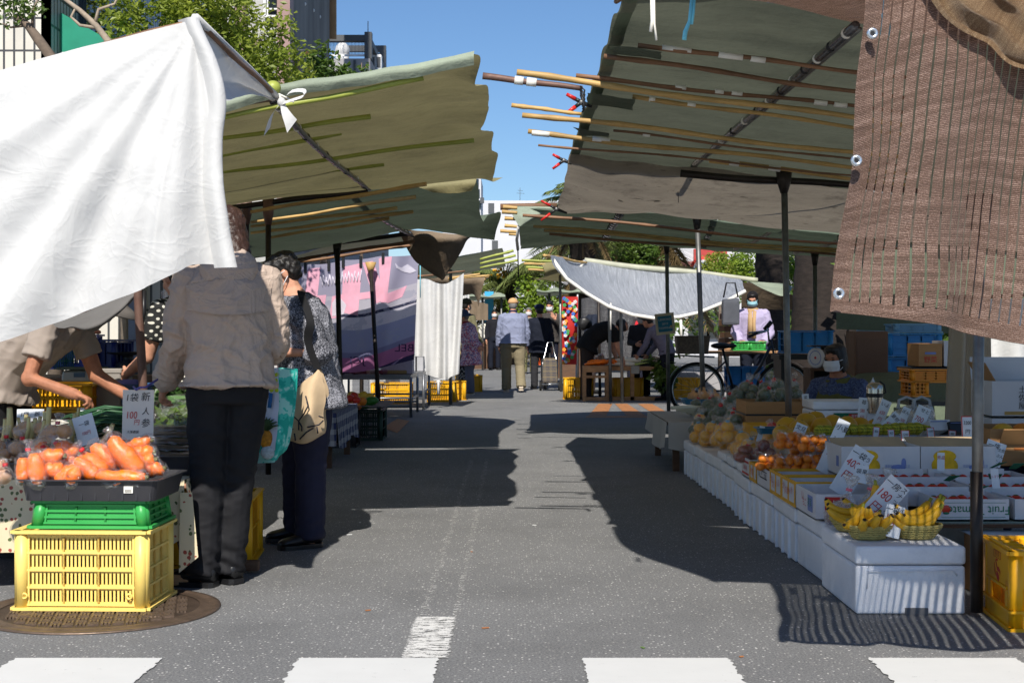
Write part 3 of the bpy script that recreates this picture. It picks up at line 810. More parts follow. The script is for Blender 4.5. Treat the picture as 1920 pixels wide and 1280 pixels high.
steel_w=mt('white_frame',(.7,.7,.7),.4)
steel_d=mt('dark_grey_paint',(.075,.08,.085),.6,.1)
def wall(mb,a,b,z0,z1,mat,th=.3,uvs=1.0):
 """upright slab from a to b (xy), facing right-hand side of a->b, with metric UVs"""
 a,b=V((a[0],a[1],0)),V((b[0],b[1],0));d=(b-a);L=d.length;d.normalize();nrm=V((d.y,-d.x,0))*-th
 q=[a+V((0,0,z0)),b+V((0,0,z0)),b+V((0,0,z1)),a+V((0,0,z1))]
 mb.add(q+[p+nrm for p in q],[(0,1,2,3)],mat,False,[(0,z0),(L,z0),(L,z1),(0,z1)]*2)
 mb.add(q+[p+nrm for p in q],[(5,4,7,6),(1,5,6,2),(4,0,3,7),(3,2,6,7)],mat,False,[(0,z0),(L,z0),(L,z1),(0,z1)]*2)
bd=thing('tiled_building','tall building faced with cream and grey wall tiles at far left','building',(-7,14,0))
b=MB();x0=P(77,0,14).x
wall(b,(-12,14),(x0,14),0,12,tile_w);part('front_wall',b,bd,world=True)
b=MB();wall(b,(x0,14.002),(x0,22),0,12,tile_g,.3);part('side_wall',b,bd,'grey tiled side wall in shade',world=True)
b=MB();wall(b,(-12,13.4),(P(300,0,13.4).x,13.4),0,2.8,tile_w);part('shop_front',b,bd,world=True)
b=MB();wall(b,(P(238,0,13.3).x,13.3),(P(262,0,13.3).x,13.3),0,2.7,mt('blue_grey_panel',(.13,.15,.19),.5));part('door_panel',b,bd,world=True)
b=MB();wall(b,(P(283,0,13.35).x,13.35),(P(430,0,13.35).x,13.35),0,2.6,tile_g);part('shop_front',b,bd,world=True)
b=MB();p=P(290,712,13.2);b.box((p.x,13.2,.35),(1.4,.2,.7),mt('dark_base',(.03,.03,.03)));part('plinth',b,bd,world=True)
for pxa,pxb,pya,pyb in((148,186,-30,14),):
 b=MB();ya,yb=x0*F/(pxa-CX),x0*F/(pxb-CX)
 b.box((x0+.03,(ya+yb)/2,P(0,pya,ya).z),(.1,(yb-ya),1.1),glass_d);part('window',b,bd,world=True)
gm=mt('awning_green',(.02,.32,.2),.55,.1,4,trans=.3)
aw=thing('awning','bright green pointed awning on the grey tiled side wall','awning',(x0,15,4))
ya,yb=x0*F/(110-CX),x0*F/(188-CX)
b=MB();A=P(110,24,ya);B_=V((x0,ya,P(0,100,ya).z));
C_=V((x0+.75,ya,B_.z));D=V((x0,yb,A.z-.05));E=V((x0+.75,yb,B_.z+.02))
o_=V((.02,0,0));A,B_,D=A+o_,B_+o_,D+o_
b.add([A,B_,C_,D,E,V((D.x,yb,B_.z))],[(0,1,2),(0,2,4,3),(3,4,5)],gm,False);part('cover',b,aw,world=True)
b=MB();b.tube([B_,C_,E],.012,steel_w,6);part('frame',b,aw,world=True)
bd=thing('concrete_building','weathered grey concrete tower with dusky pink pillars behind the trees','building',(-5.5,32,0))
xr=P(545,0,30).x
pink=mt('pink_tile',(.30,.19,.17),.6,.15,3)
b=MB();wall(b,(-12,30),(xr,30),0,16,mt('pale_render',(.42,.42,.41),.8));part('front_wall',b,bd,world=True)
b=MB();yr=xr*F/(618-CX);wall(b,(xr,30.002),(xr,yr),0,20,conc,.3)
for i,(px,py)in enumerate(((572,8),(588,20),(571,76),(600,32))):
 y=xr*F/(px-CX);b.ell((xr,y,P(0,py,y).z),(.03,.04,.04),steel_w,8,6)
part('side_wall',b,bd,'bare concrete side wall streaked with dirt',world=True)
for px0,px1 in((523,547),(444,460)):
 b=MB();a_,c_=P(px0,0,29.85).x,P(px1,0,29.85).x;b.box(((a_+c_)/2,29.85,8),(c_-a_,.5,16),pink);part('pillar',b,bd,world=True)
f=MB();p0,p1=P(497,-20,29.9),P(523,32,29.9);cx_,cz_=(p0.x+p1.x)/2,(p0.z+p1.z)/2;wd,hh=p1.x-p0.x,p0.z-p1.z
f.box((cx_-wd/2,29.9,cz_),(.05,.12,hh),steel_w);f.box((cx_,29.9,p1.z),(wd,.12,.05),steel_w);f.box((cx_,29.9,p1.z+.16),(wd,.08,.03),steel_w);f.box((cx_-wd*.3,29.9,cz_),(.03,.1,hh),steel_w)
fo=part('window',f,bd,world=True)
f=MB();f.box((cx_,29.96,cz_),(wd,.04,hh),glass_d);part('pane',f,fo,world=True)
b=MB();y2=yr;b.tube([V((xr+.06,yr,20)),V((xr+.06,yr+.2,P(0,70,yr).z))],.12,mt('tan_edge',(.35,.24,.15),.7),4);part('gutter',b,bd,world=True)
b=MB();ya,yb=xr*F/(550-CX),xr*F/(563-CX)
b.sheet([[V((xr+.25,ya,P(0,95,ya).z)),V((xr+.25,yb,P(0,100,yb).z))],[V((xr+.3,ya,P(0,128,ya).z)),V((xr+.28,yb,P(0,130,yb).z))],[V((xr+.25,ya,P(0,160,ya).z)),V((xr+.25,yb,P(0,155,yb).z))]],8,4,mt('banner_orange',(.75,.25,.02),.6,trans=.3))
b.tube([V((xr,ya,P(0,95,ya).z)),V((xr+.3,ya,P(0,95,ya).z))],.02,steel_d,5)
solo('banner',b,'orange cloth banner hung on the concrete tower','banner',(xr,ya,5))
bd=thing('lilac_building','low lilac grey building with a dark rooftop frame and railings','building',(-5,42,0))
Yb=40.0
xa,xb=P(590,0,Yb).x,P(694,0,Yb).x
b=MB();zt=P(0,110,Yb).z;b.box(((xa+xb)/2-1.5,Yb+3,zt/2),(xb-xa+3,6,zt),conc_l);b.box((P(665,0,Yb).x,Yb-.02,P(0,130,Yb).z),(.06,.06,.5),steel_d);part('wall',b,bd,world=True)
b=MB();z1=P(0,60,Yb).z
for px in(606,690):
 b.box((P(px,0,Yb).x,Yb+.15,(zt+z1)/2),(.2,.3,z1-zt),steel_d)
b.box(((P(606,0,Yb).x+P(690,0,Yb).x)/2,Yb+.15,P(0,71,Yb).z),(P(690,0,Yb).x-P(606,0,Yb).x-.2,.26,.17),steel_d)
b.box((P(690,0,Yb).x,Yb+4.6,zt+.5),(.2,.3,1.3),steel_d)
b.box((P(690,0,Yb).x,Yb+2.4,P(0,73,Yb).z),(.14,4.2,.17),steel_d)
b.box((P(650,0,Yb).x,Yb+4.6,P(0,92,Yb+4.6).z),(1.4,.2,.18),steel_d)
part('roof_frame',b,bd,world=True)
b=MB()
for i in range(26):
 x=P(620+i*2.6,0,Yb+.15).x;b.box((x,Yb+.15,P(0,88,Yb).z),(.012,.012,.44),steel_d)
b.box((P(652,0,Yb).x,Yb+.1,P(0,103,Yb).z),(1.0,.05,.05),steel_w)
part('railing',b,bd,world=True)
b=MB();b.ell(P(642,96,Yb+2),(.22,.22,.26),steel_w,14,10);b.lathe([(.2,-.4),(.2,0)],steel_w,P(642,96,Yb+2),14);part('water_tank',b,bd,world=True)
for px in(700,711):
 b=MB();b.box(P(px,120,Yb+2),(.16,.3,.5),steel_w,bev=.02);b.box(P(px,120,Yb+2)+V((0,-.16,.02)),(.11,.02,.3),steel_d);part('air_conditioner',b,bd,world=True)
b=MB();b.tube([P(622,60,Yb),P(621,-60,Yb)],.015,steel_d,5);b.tube([P(690,60,Yb),P(690,40,Yb)],.012,steel_d,5);part('aerial',b,bd,world=True)
white_b=mt('white_render',(.55,.55,.57),.7,.04,1)
bd=thing('office_block','large white block with few windows closing the end of the street','building',(1,125,0))
b=MB();b.box(((P(896,0,120).x+P(1058,0,120).x)/2,128,P(0,376,120).z/2),(P(1058,0,120).x-P(896,0,120).x,16,P(0,376,120).z),white_b);part('wall',b,bd,world=True)
for px,py in((921,390),(928,460),(1010,455),(915,425)):
 f=MB();f.box(P(px,py,119.95),(.5,.1,.8),steel_d);part('window',f,bd,world=True)
b=MB();q=P(975,365,121);b.tube([P(975,376,121),P(975,352,121)],.02,steel_d,5);b.tube([P(969,362,121),P(983,363,121)],.015,steel_d,4);b.tube([P(971,357,121),P(981,358,121)],.015,steel_d,4);part('aerial',b,bd,world=True)
bd=thing('office_block','narrow white building with small windows behind the left canopies','building',(-3,95,0))
b=MB();xx0,xx1=P(830,0,92).x,P(902,0,92).x;b.box(((xx0+xx1)/2,95,P(0,333,92).z/2),(xx1-xx0,6,P(0,333,92).z),white_b);part('wall',b,bd,world=True)
for px,py in((891,343),(893,362),(885,343),(896,383)):
 f=MB();f.box(P(px,py,91.95),(.45,.12,.5),glass_d);part('window',f,bd,world=True)
b=MB();b.box(P(904,376,91.5),(.25,.3,.35),steel_d);part('air_conditioner',b,bd,world=True)
# -- cloth and canopy materials
def m_canvas(name,col,tr,dirt=.35,dcol=(.05,.045,.035),weave=1.0):
 w=N(name);co=w.co()
 c=w.ramp(w.noise(co,1.3,6,.65),[(.3,tuple(x*.8 for x in col)),(.7,tuple(x*1.15 for x in col))])
 d=w.ramp(w.noise(co,2.4,9,.75),[(.52,(0,0,0)),(.75,(dirt,)*3)])
 c=w.mix(d,c,dcol)
 if dirt>.7:c=w.mix(w.math('MULTIPLY',w.ramp(w.noise(co,6,3,.5),[(.64,(0,0,0)),(.67,(1,1,1))]),w.ramp(w.noise(co,1.1,2),[(.45,(0,0,0)),(.6,(.85,.85,.85))])),c,dcol)
 c=w.mix(.5,c,w.ramp(w.noise(co,300,2),[(.3,(.7,.7,.7)),(.7,(1.15,1.15,1.15))]),'MULTIPLY')
 bp=w.n('Bump',Strength=.6,Distance=.03,Height=w.math('ADD',w.noise(w.co(scale=(1,2.2,1)),4,7,.62),w.math('MULTIPLY',w.math('ABSOLUTE',w.math('SUBTRACT',w.noise(w.co(scale=(2.2,1,1)),3,3,.5),.5)),1.2)))
 b=w.n('BsdfPrincipled',Base__Color=c,Roughness=.8,Normal=bp.outputs[0])
 t=w.n('BsdfTranslucent',Color=c,Normal=bp.outputs[0])
 return w.done(w.n('MixShader',i0=tr,i1=b.outputs[0],i2=t.outputs[0]))
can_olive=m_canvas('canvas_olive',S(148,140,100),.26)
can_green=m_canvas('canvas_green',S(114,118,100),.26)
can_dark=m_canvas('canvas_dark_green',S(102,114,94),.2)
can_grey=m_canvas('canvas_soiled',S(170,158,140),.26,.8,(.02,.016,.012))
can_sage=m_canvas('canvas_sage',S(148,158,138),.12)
can_brown=m_canvas('canvas_brown',S(125,108,88),.08,.6)
cotton=mt_cloth('white_cotton',(.66,.657,.645),3.2,.16,.85,.22)
bamboo=mt('bamboo',S(184,150,92),.55,.3,5,bump=.3,bscale=40,stretch=(.5,1,1),dirt=.5,dirtcol=(.07,.03,.012))
bamboo_d=mt('bamboo_dark',S(125,92,66),.6,.35,5,bump=.3,bscale=40,stretch=(.5,1,1),dirt=.6,dirtcol=(.04,.02,.01))
pole_g=mt('green_pole',S(150,158,70),.45,.15,5)
rust=mt('rusty_pipe',S(110,85,75),.6,.3,10,metal=.3,dirt=.6,dirtcol=(.12,.05,.03))
steel=mt('grey_steel',S(120,120,118),.45,.25,12,metal=.7,dirt=.4)
steel_b=mt('black_pipe',S(52,46,42),.45,.3,9,metal=.5)
tape=mt('white_tape',S(225,222,212),.5,.06)
shiny=mt('lashed_film',(.10,.10,.11),.16,.4,12,metal=.6,spec=1.0,bump=.8,bscale=25)
red_p=mt('clamp_red',S(190,40,35),.35)
blk=mt('black_plastic',(.012,.012,.013),.4,.2,9)
def bam(mb,a,b,r,mat,knots=True,tapes=(),sag=.0):
 r*=.86 if knots else 1
 """bamboo pole with node rings and bits of white tape at fractions along it"""
 a,b=V(a),V(b);L=(b-a).length;n=max(3,int(L/.3));pts,rs=[],[]
 for i in range(n*4+1):
  t=i/(n*4);p=a.lerp(b,t);p.z-=sag*4*t*(1-t);p.z+=.0035*L*math.sin(t*9+a.y*5)
  pts.append(p);rs.append(r*(1-.25*t)*(1.22 if knots and i%4==2 else 1))
 mb.tube(pts,rs,mat,8)
 for t,l in tapes:
  p=a.lerp(b,t);q=a.lerp(b,min(1,t+l/L));p.z-=sag*4*t*(1-t);q.z-=sag*4*t*(1-t)
  mb.tube([p,q],r*1.22,tape,8)
def zpole(p0,p1,z0,r,mat,tapes=(),knots=True):
 """pole seen from px p0 to px p1, street end at height z0, running square to the road"""
 Y=(z0-CH)*F/(HY-p0[1]);mb=MB();bam(mb,P(*p0,Y),P(*p1,Y),r,mat,knots,tapes);return mb
def clamp(label,p,s=.09,rz=0,mirror=1):
 t=thing('spring_clamp',label,'clamp',p)
 for k,(dx,dz)in enumerate(((-1,.55),(-1,-.75))):
  b=MB();b.tube([V((0,0,0)),V((dx*s*.45*mirror,0,dz*s*.45))],[.012,.01],blk,6);b.tube([V((dx*s*.4*mirror,0,dz*s*.4)),V((dx*s*mirror,0,dz*s))],[.012,.009],red_p,6);part('handle',b,t)
 b=MB();b.tube([V((0,0,0)),V((s*.7*mirror,.02,-s*.25))],[.014,.008],blk,6);b.ell((0,0,0),.016,steel,8,6);part('jaw',b,t)
 return t
 # -- left stall tent (nearest, olive)
t=thing('stall_tent','olive canvas stall canopy with green poles, nearest on the left','stall tent',(-1.85,8.6,0),group='stall tents along the street')
def e1(u,v,p):
 k=max(0,(v-.62)/.38)
 w_=math.sin(u*21+2.2*math.sin(u*5))*.4+noise.noise(V((u*9,3,v*2)))*.9
 return V((w_*.05*k**3,0,w_*.075*k**2.2-.02*abs(math.sin(u*math.pi*6))*(1-k)))
rows=[[(-3.4,6.45,1.80),P(385,205,6.48),P(515,166,6.5),P(700,138,6.5),P(820,117,6.5),P(890,101,6.5)],[(-3.4,7.2,1.84),(-1.9,7.2,2.05),(-1.1,7.2,2.19),(-.65,7.2,2.24),(-.35,7.15,2.31),P(910,170,7.1)],[(-3.4,8.3,1.84),(-1.9,8.3,2.04),(-1.1,8.3,2.19),(-.65,8.3,2.24),(-.35,8.3,2.30),P(914,232,8.4)],[(-3.4,9.5,1.83),(-1.9,9.5,2.03),(-1.1,9.5,2.18),(-.65,9.5,2.23),(-.3,9.5,2.27),P(922,285,9.6)],[(-3.4,10.85,1.80),P(470,378,10.85),P(690,357,10.8),P(800,345,10.8),P(880,338,10.8),P(941,333,10.8)]]
b=MB();b.sheet(rows,60,64,can_olive,amp=.012,fs=4,fold=e1)
part('canopy_sheet',b,t,world=True)
b=MB();b.sheet([[p+V((0,-.012,.012))for p in map(V,rows[0][1:])],[p+V((0,-.035,-.015))for p in map(V,rows[0][1:])],[p+V((0,-.01,-.05))for p in map(V,rows[0][1:])]],6,50,can_sage,amp=.006,fs=8);part('front_hem',b,t,'front hem, sunlight put in as a paler colour',world=True)  # sunlight put into the colour: hem paler than the olive sheet
for p0,p1,z in(((794,147),(390,226),2.24),((695,218),(380,266),2.2),((640,250),(370,300),2.19),((889,262),(380,329),2.24),((720,308),(380,345),2.19),((672,340),(380,372),2.17)):
 part('canopy_pole',zpole(p0,p1,z,.014,pole_g,knots=False),t,world=True)
b=MB();bam(b,P(330,216,6.5),P(508,184,6.5),.02,rust,False);part('ridge_pipe',b,t,'rust brown pipe',world=True)
def lashed(pts,r,n):
 mb=MB();pts=[V(p)for p in pts]
 mb.tube([cr(pts,i/30)for i in range(31)],r,shiny,10)
 for i in range(n):
  u=(i+.5)/n;a=cr(pts,u-.003);c=cr(pts,u+.003);mb.tube([a,c],r*1.18,blk if i%2 else tape if r<.02 else blk,10)
 d=V((r*.9,0,-r*.7));mb.tube([cr(pts,i/30)+d for i in range(31)],r*.5,steel,6)
 return mb
part('lashed_rail',lashed([P(512,178,6.55)+V((0,0,-.03)),P(600,275,8.2)+V((0,0,-.02)),P(690,353,10.7)],.019,10),t,world=True)
b=MB();bam(b,P(690,357,10.75),P(420,390,10.75),.025,steel_b,False);part('cross_beam',b,t,world=True)
for px,yt in((503,10.75),(462,10.9)):
 b=MB();q=P(px,372,yt);b.tube([q,V((q.x,yt,0))],.022,steel_b,10);b.tube([q+V((0,0,.02)),q-V((0,0,.12)),q-V((0,0,.2))],[.045,.04,.024],rust,8);part('post',b,t,world=True)
b=MB();q=P(258,540,6.7);b.tube([q+V((0,0,.9)),q,P(268,718,6.7),V((P(270,0,6.7).x,6.7,0))],.021,rust,10);part('post',b,t,'rust brown front post',world=True)
b=MB();q=P(512,165,6.4);b.ell(q,(.036,.036,.033),pole_g,14,10)
for i in range(6):b.tube([q+V((.01,0,-.02)),q+V((.035+.012*i,-.01,-.05-.008*(i%3)))],.004,tape,5)
solo('pole_cap',b,'round lime green knob tied to the corner where the white cloth is knotted','pole cap',q)
# -- white cotton cloth in front of the left stall
t=thing('white_cloth','large white cotton sheet hung over the pole at the front left, tied with a bow','cloth',(-1.5,5.2,.6))
pk=P(366,35,5.2)
def wf(u,v,p):
 d=p-pk;r=math.hypot(d.x,d.z);a=math.atan2(d.x,-d.z)
 f=(abs(math.sin(a*7.5+1.2))**.7-.5)*.9+math.sin(a*27+.4)*.28+.35*math.sin(a*7.3)
 k=min(1,r/.9)*min(1,max(.12,(1.25-abs(a))/.8))
 return V((0,f*.075*k+noise.noise(p*5)*.012,noise.noise(p*3)*.006))
tp=[(-260,214),(-120,172),(0,130),(130,96),(250,65),(330,44),(366,35)]
bt=[(-260,700),(-120,672),(0,640),(140,590),(262,545),(330,516),(360,498),(400,496),(438,501)]
bt_=[P(x,y,5.18)for x,y in bt];tp_=[P(x,y,5.2)for x,y in tp]
def col(u):
 return cr(tp_,u),cr(bt_,u)
rows=[]
for i in range(25):
 u=i/24;a,c=col(u);bulge=V((0,-.05*math.sin(u*3),0))
 m=[]
 for j in range(7):
  v=j/6;p=a.lerp(c,v)+bulge*math.sin(v*math.pi)
  if u>.8:p.x+=.055*((u-.8)/.2)**2*math.sin(min(1,v*1.6)*math.pi)*(1 if v<.5 else .6)
  m.append(p)
 rows.append(m)
b=MB();b.sheet(rows,120,60,cotton,amp=.004,fs=7,fold=wf)
ed=rows[-1]
b.sheet([[p+V((-.075,.03,.0))for p in ed],[p+V((-.02,-.022,0))for p in ed],[p+V((.012,.0,0))for p in ed],[p+V((-.01,.05,0))for p in ed]],12,50,cotton,amp=.008,fs=6)
part('sheet',b,t,world=True)
b=MB()
e0=[pk,P(420,82,5.6),P(470,130,6.05),P(522,184,6.42)]
e1_=[P(398,188,5.3),P(425,190,5.55),P(468,178,6.0),P(522,186,6.42)]
b.sheet([e0,[x.lerp(y,.35)+V((-.03,.03,-.01))for x,y in zip(e0,e1_)],[x.lerp(y,.75)+V((-.045,.05,.02))for x,y in zip(e0,e1_)],e1_],20,30,cotton,amp=.008,fs=6)
b.tube(e0,[.02,.012,.012,.014],cotton,6)
part('side_flap',b,t,world=True)
b=MB();k0=P(528,192,6.38)
def rib(pts,w0,w1):
 pts=[V(p)for p in pts];n=14
 b.grid(lambda u,v:cr(pts,u)+V((0,.6,1)).normalized()*((v-.5)*(w0+(w1-w0)*u))+V(((v-.5)*(w0+(w1-w0)*u)*.5,0,0)),n,3,cotton)
rib([k0,k0+V((.04,-.01,.045)),k0+V((.1,-.02,.05)),k0+V((.105,-.03,.025)),k0+V((.05,-.03,.005)),k0+V((.005,-.01,-.005))],.02,.02)
rib([k0,k0+V((-.035,-.02,-.05)),k0+V((-.05,-.025,-.09)),k0+V((-.062,-.02,-.135))],.022,.05)
rib([k0,k0+V((.015,-.02,-.04)),k0+V((.035,-.025,-.08)),k0+V((.05,-.02,-.11))],.022,.075)
b.ell(k0,(.02,.02,.022),cotton,10,8)
part('tie_bow',b,t,world=True)
b=MB();bam(b,P(-300,224,5.22),P(368,38,5.22),.015,bamboo_d);bam(b,P(368,40,5.22),P(522,184,6.44),.012,bamboo_d);part('hanging_pole',b,t,world=True)
# -- second and third left tents
t=thing('stall_tent','dark green stall canopy with bamboo poles, second on the left behind the olive one','stall tent',(-2,13.5,0),group='stall tents along the street')
rows=[[(-3.6,10.95,1.8),P(480,384,10.95),P(655,362,10.95),P(780,346,10.95),P(850,334,10.95),P(893,329,10.95)],[(-3.6,12.2,1.84),(-1.95,12.2,2.02),P(700,395,12.2),P(790,385,12.2),P(860,375,12.2),P(898,372,12)],[(-3.6,13.6,1.84),(-1.9,13.6,2.02),P(735,415,13.6),P(800,408,13.6),P(868,402,13.4),P(908,412,13.2)],[(-3.6,14.8,1.83),(-1.9,14.8,2.0),P(752,428,14.8),P(815,424,14.8),P(875,420,14.7),P(938,396,14.5)],[(-3.6,16,1.8),P(610,462,16),P(770,430,16),P(830,437,15.8),P(885,443,15.6),P(928,447,15.4)]]
b=MB();b.sheet(rows,44,50,can_dark,amp=.02,fs=3,fold=lambda u,v,p:V((0,0,math.sin(u*24)*.06*max(0,v-.7))));part('canopy_sheet',b,t,world=True)
b=MB();b.sheet([[P(768,346,10.9),P(830,336,10.9),P(894,328,10.9)],[P(790,352,10.88),P(845,344,10.86),P(892,343,10.86)],[P(812,360,10.9),P(850,362,10.88),P(884,358,10.9)]],8,14,can_olive,amp=.01);part('front_hem',b,t,'hem in lighter olive, coloured as if sunlit',world=True)  # lit look painted with a lighter canvas than the canopy
for p0,p1,z in(((800,346),(470,397),2.14),((780,368),(470,418),2.13),((745,390),(470,424),2.11),((775,396),(470,438),2.12),((730,410),(500,446),2.1)):
 part('bamboo_pole',zpole(p0,p1,z,.018,bamboo),t,world=True)
part('lashed_rail',lashed([P(655,357,11),P(710,405,13),P(772,441,16)],.024,16),t,world=True)
b=MB();bam(b,P(770,436,15.9),P(470,482,15.9),.025,steel_b,False);part('cross_beam',b,t,world=True)
b=MB();q=P(632,455,15.2);b.tube([q,P(636,640,15),V((P(641,0,14.9).x,14.9,0))],.028,steel_b,10);b.tube([q,q-V((0,0,.16))],[.05,.03],steel_b,8);part('post',b,t,world=True)
t=thing('stall_tent','low brown and green stall canopy, third on the left above the printed banner','stall tent',(-2,18,0),group='stall tents along the street')
b=MB()
b.sheet([[(-4.2,16.1,1.72),P(520,486,16.1),P(640,458,16.1),P(770,438,16.1)],[(-4.2,16.45,1.71),P(520,491,16.45),P(650,464,16.45),P(772,446,16.45)],[(-4.2,16.8,1.7),P(522,497,16.8),P(650,470,16.8),P(774,454,16.8)]],20,24,can_green,amp=.02)
part('canopy_sheet',b,t,world=True)
b=MB()
b.sheet([[P(746,430,16.1),P(812,434,16.0),P(860,440,16.0),P(882,446,16.0)],[P(756,452,16.2),P(815,450,15.95),P(850,452,16.0),P(868,462,16.1)],[P(778,488,16.25),P(822,478,16.1),P(842,478,16.15),P(856,482,16.2)],[P(826,520,16.3),P(830,524,16.3),P(834,522,16.3),P(838,514,16.3)]],20,18,can_brown,amp=.03,fs=4)
part('corner_flap',b,t,'brown corner flap hanging to a point',world=True)
for p0,p1,z in(((782,458),(500,500),2.07),((778,452),(500,494),2.09)):
 part('bamboo_pole',zpole(p0,p1,z,.022,bamboo_d),t,world=True)
part('lashed_rail',lashed([P(766,440,16.2),P(776,458,16.6),P(786,482,17.2)],.022,8),t,world=True)
b=MB();q=P(695,496,17.4);b.tube([q,P(703,640,17.2),V((P(712,0,17).x,17,0))],.026,steel_b,10);b.tube([q+V((0,0,.03)),q-V((0,0,.1))],[.07,.03],bamboo,8);part('post',b,t,world=True)
t=thing('stall_tent','sage stall canopy with square front edge, fourth on the left','stall tent',(-1.5,23,0),group='stall tents along the street')
b=MB()
b.sheet([[P(690,510,20.6),P(800,494,20.6),P(870,478,20.6),P(942,466,20.6)],[P(690,512,21),P(800,500,21),P(875,485,21),P(944,474,21.2)],[P(690,520,24),P(800,522,24),P(860,514,24),P(948,500,24)]],16,20,can_sage,amp=.02)
part('canopy_sheet',b,t,world=True)
for k in range(3):part('canopy_pole',zpole((963+k*4,470+9*k),(900,486+8*k),2.1,.02,pole_g),t,world=True)
for px in(706,845):
 b=MB();q=P(px,505,21);b.tube([q,V((q.x,21,0))],.024,steel,8);part('post',b,t,world=True)
t=thing('stall_tent','ragged brown canopy on bamboo poles, fifth on the left above the white cloth','stall tent',(-1.2,27,0),group='stall tents along the street')
b=MB()
b.sheet([[P(770,520,25),P(840,515,25),P(880,512,25),P(908,520,25)],[P(770,540,25.3),P(845,530,25),P(885,532,25),P(906,535,25)],[P(850,560,25.6),P(872,552,25.3),P(890,552,25.2),P(896,575,25.2)]],14,14,can_brown,amp=.04,fs=3)
part('canopy_sheet',b,t,world=True)
for k,(x,y)in enumerate(((918,516),(917,519),(900,514),(910,524))):part('bamboo_pole',zpole((x,y),(840,y+8),2.05,.022,bamboo),t,world=True)
b=MB();q=P(862,530,26);b.tube([q,V((q.x,26,0))],.024,steel,8);part('post',b,t,world=True)
b=MB();bam(b,P(905,143,6.45),P(1092,166,6.45),.016,rust,False,((.32,.04),(.44,.045)))
q=P(1088,170,6.43)
for i in range(5):b.tube([q+V((0,0,.02-.01*i)),q+V((.02,-.01,-.02*i)),q+V((.01,0,-.05-.012*i))],.004,blk,5)
solo('tie_pole',b,'rusty pole with white tape bridging the gap between the left and right canopies','pole',P(905,143,6.45))
# -- right stall tent (nearest)
t=thing('stall_tent','dusty green stall canopy on many bamboo poles, nearest on the right','stall tent',(1.75,7.3,0),group='stall tents along the street')
rows=[[P(1166,-6,5.45),P(1290,-6,5.45),P(1400,0,5.5),P(1620,40,5.5),(2.2,5.5,2.16),(3.4,5.5,2.0)],[P(1131,100,6.25),(.7,6.25,2.28),(1.05,6.25,2.25),(1.5,6.25,2.2),(2.2,6.25,2.12),(3.4,6.25,1.97)],[P(1094,205,7.7),(.7,7.7,2.26),(1.05,7.7,2.23),(1.5,7.7,2.18),(2.2,7.7,2.09),(3.4,7.7,1.94)],[P(1066,295,9.6),(.7,9.6,2.23),(1.05,9.6,2.2),(1.5,9.6,2.15),(2.2,9.6,2.06),(3.4,9.6,1.92)]]
b=MB();b.sheet(rows,56,50,can_green,amp=.012,fs=3,fold=lambda u,v,p:V((0,0,-.025*abs(math.sin(u*20))*(1-abs(2*v-1))-.02*math.sin(u*33)*max(0,.15-v)*6)));part('canopy_sheet',b,t,world=True)
ed=[V(r[0])for r in rows];b=MB();b.sheet([[p+V((.006,0,-.006)),p+V((.03,0,-.012)),p+V((.062,0,-.010))]for p in ed],40,4,can_dark,amp=.004);part('edge_hem',b,t,world=True)
b=MB()
b.sheet([[P(1068,290,9.3),P(1170,302,9.3),P(1280,312,9.3),P(1440,328,9.4),P(1700,366,9.7),P(2150,400,9.7)],[P(1058,345,10.4),P(1160,352,10.3),P(1280,350,10.3),P(1440,362,10.3),P(1700,395,10.3),P(2150,430,10.3)],[P(1046,392,11.4),P(1150,378,11.2),P(1270,385,11.2),P(1430,392,11.2),P(1700,430,11.2),P(2150,470,11.2)],[P(1075,399,12.4),P(1170,398,12.2),P(1280,402,12.4),P(1430,425,12.4),P(1700,450,12.4),P(2150,500,12.4)]],36,50,can_grey,amp=.014,fs=2.2,fold=lambda u,v,p:V((0,0,-.1*math.sin(u*math.pi)*math.sin(v*math.pi)+.006*math.sin(v*31+u*5))))
part('soiled_tarpaulin',b,t,'grey stained tarpaulin sagging at the back',world=True)
pm=m_canvas('canvas_patch',S(70,82,66),.1)
for q in(((1138,74),(1242,88),(1238,104),(1150,92)),((1102,166),(1190,180),(1186,200),(1100,186)),((1074,232),(1142,244),(1140,252),(1092,246))):
 Yq=(2.25-CH)*F/(HY-q[0][1]);b=MB();c=[P(*p,Yq+(.0 if i<2 else .35))for i,p in enumerate(q)];c=[V((p.x,p.y,p.z-.02))for p in c];b.sheet([[c[0],c[1]],[c[3],c[2]]],6,12,pm,amp=.008,fs=8);part('patch',b,t,world=True)
bt_l=[((1132,104),(1700,186),2.26,.013,bamboo_d,()),((1196,84),(1700,146),2.25,.012,bamboo_d,((.09,.12),(.3,.1),(.42,.06))),((1080,144),(1700,210),2.25,.012,bamboo_d,((.3,.05),(.42,.04),(.47,.05),(.72,.06),(.78,.06))),((969,138),(1700,234),2.26,.017,bamboo,()),((1186,181),(1700,252),2.22,.013,bamboo,((.06,.03),(.2,.04))),((959,197),(1090,214),2.2,.013,bamboo,()),((979,214),(1700,298),2.2,.016,bamboo,()),((990,248),(1700,324),2.2,.016,bamboo,((.01,.1),(.17,.1))),((1009,270),(1700,338),2.19,.008,bamboo_d,()),((1150,246),(1700,312),2.16,.008,bamboo_d,((.1,.04),)),((1330,300),(1700,348),2.1,.016,bamboo,((.1,.06),(.3,.07)))]
for p0,p1,z,r,m_,tp in bt_l:part('bamboo_pole',zpole(p0,p1,z,r,m_,tp),t,world=True)
part('lashed_rail',lashed([P(1604,38,5.2)-V((0,0,.02)),P(1420,200,7.1)-V((0,0,.02)),P(1276,326,10.1)],.018,15),t,world=True)
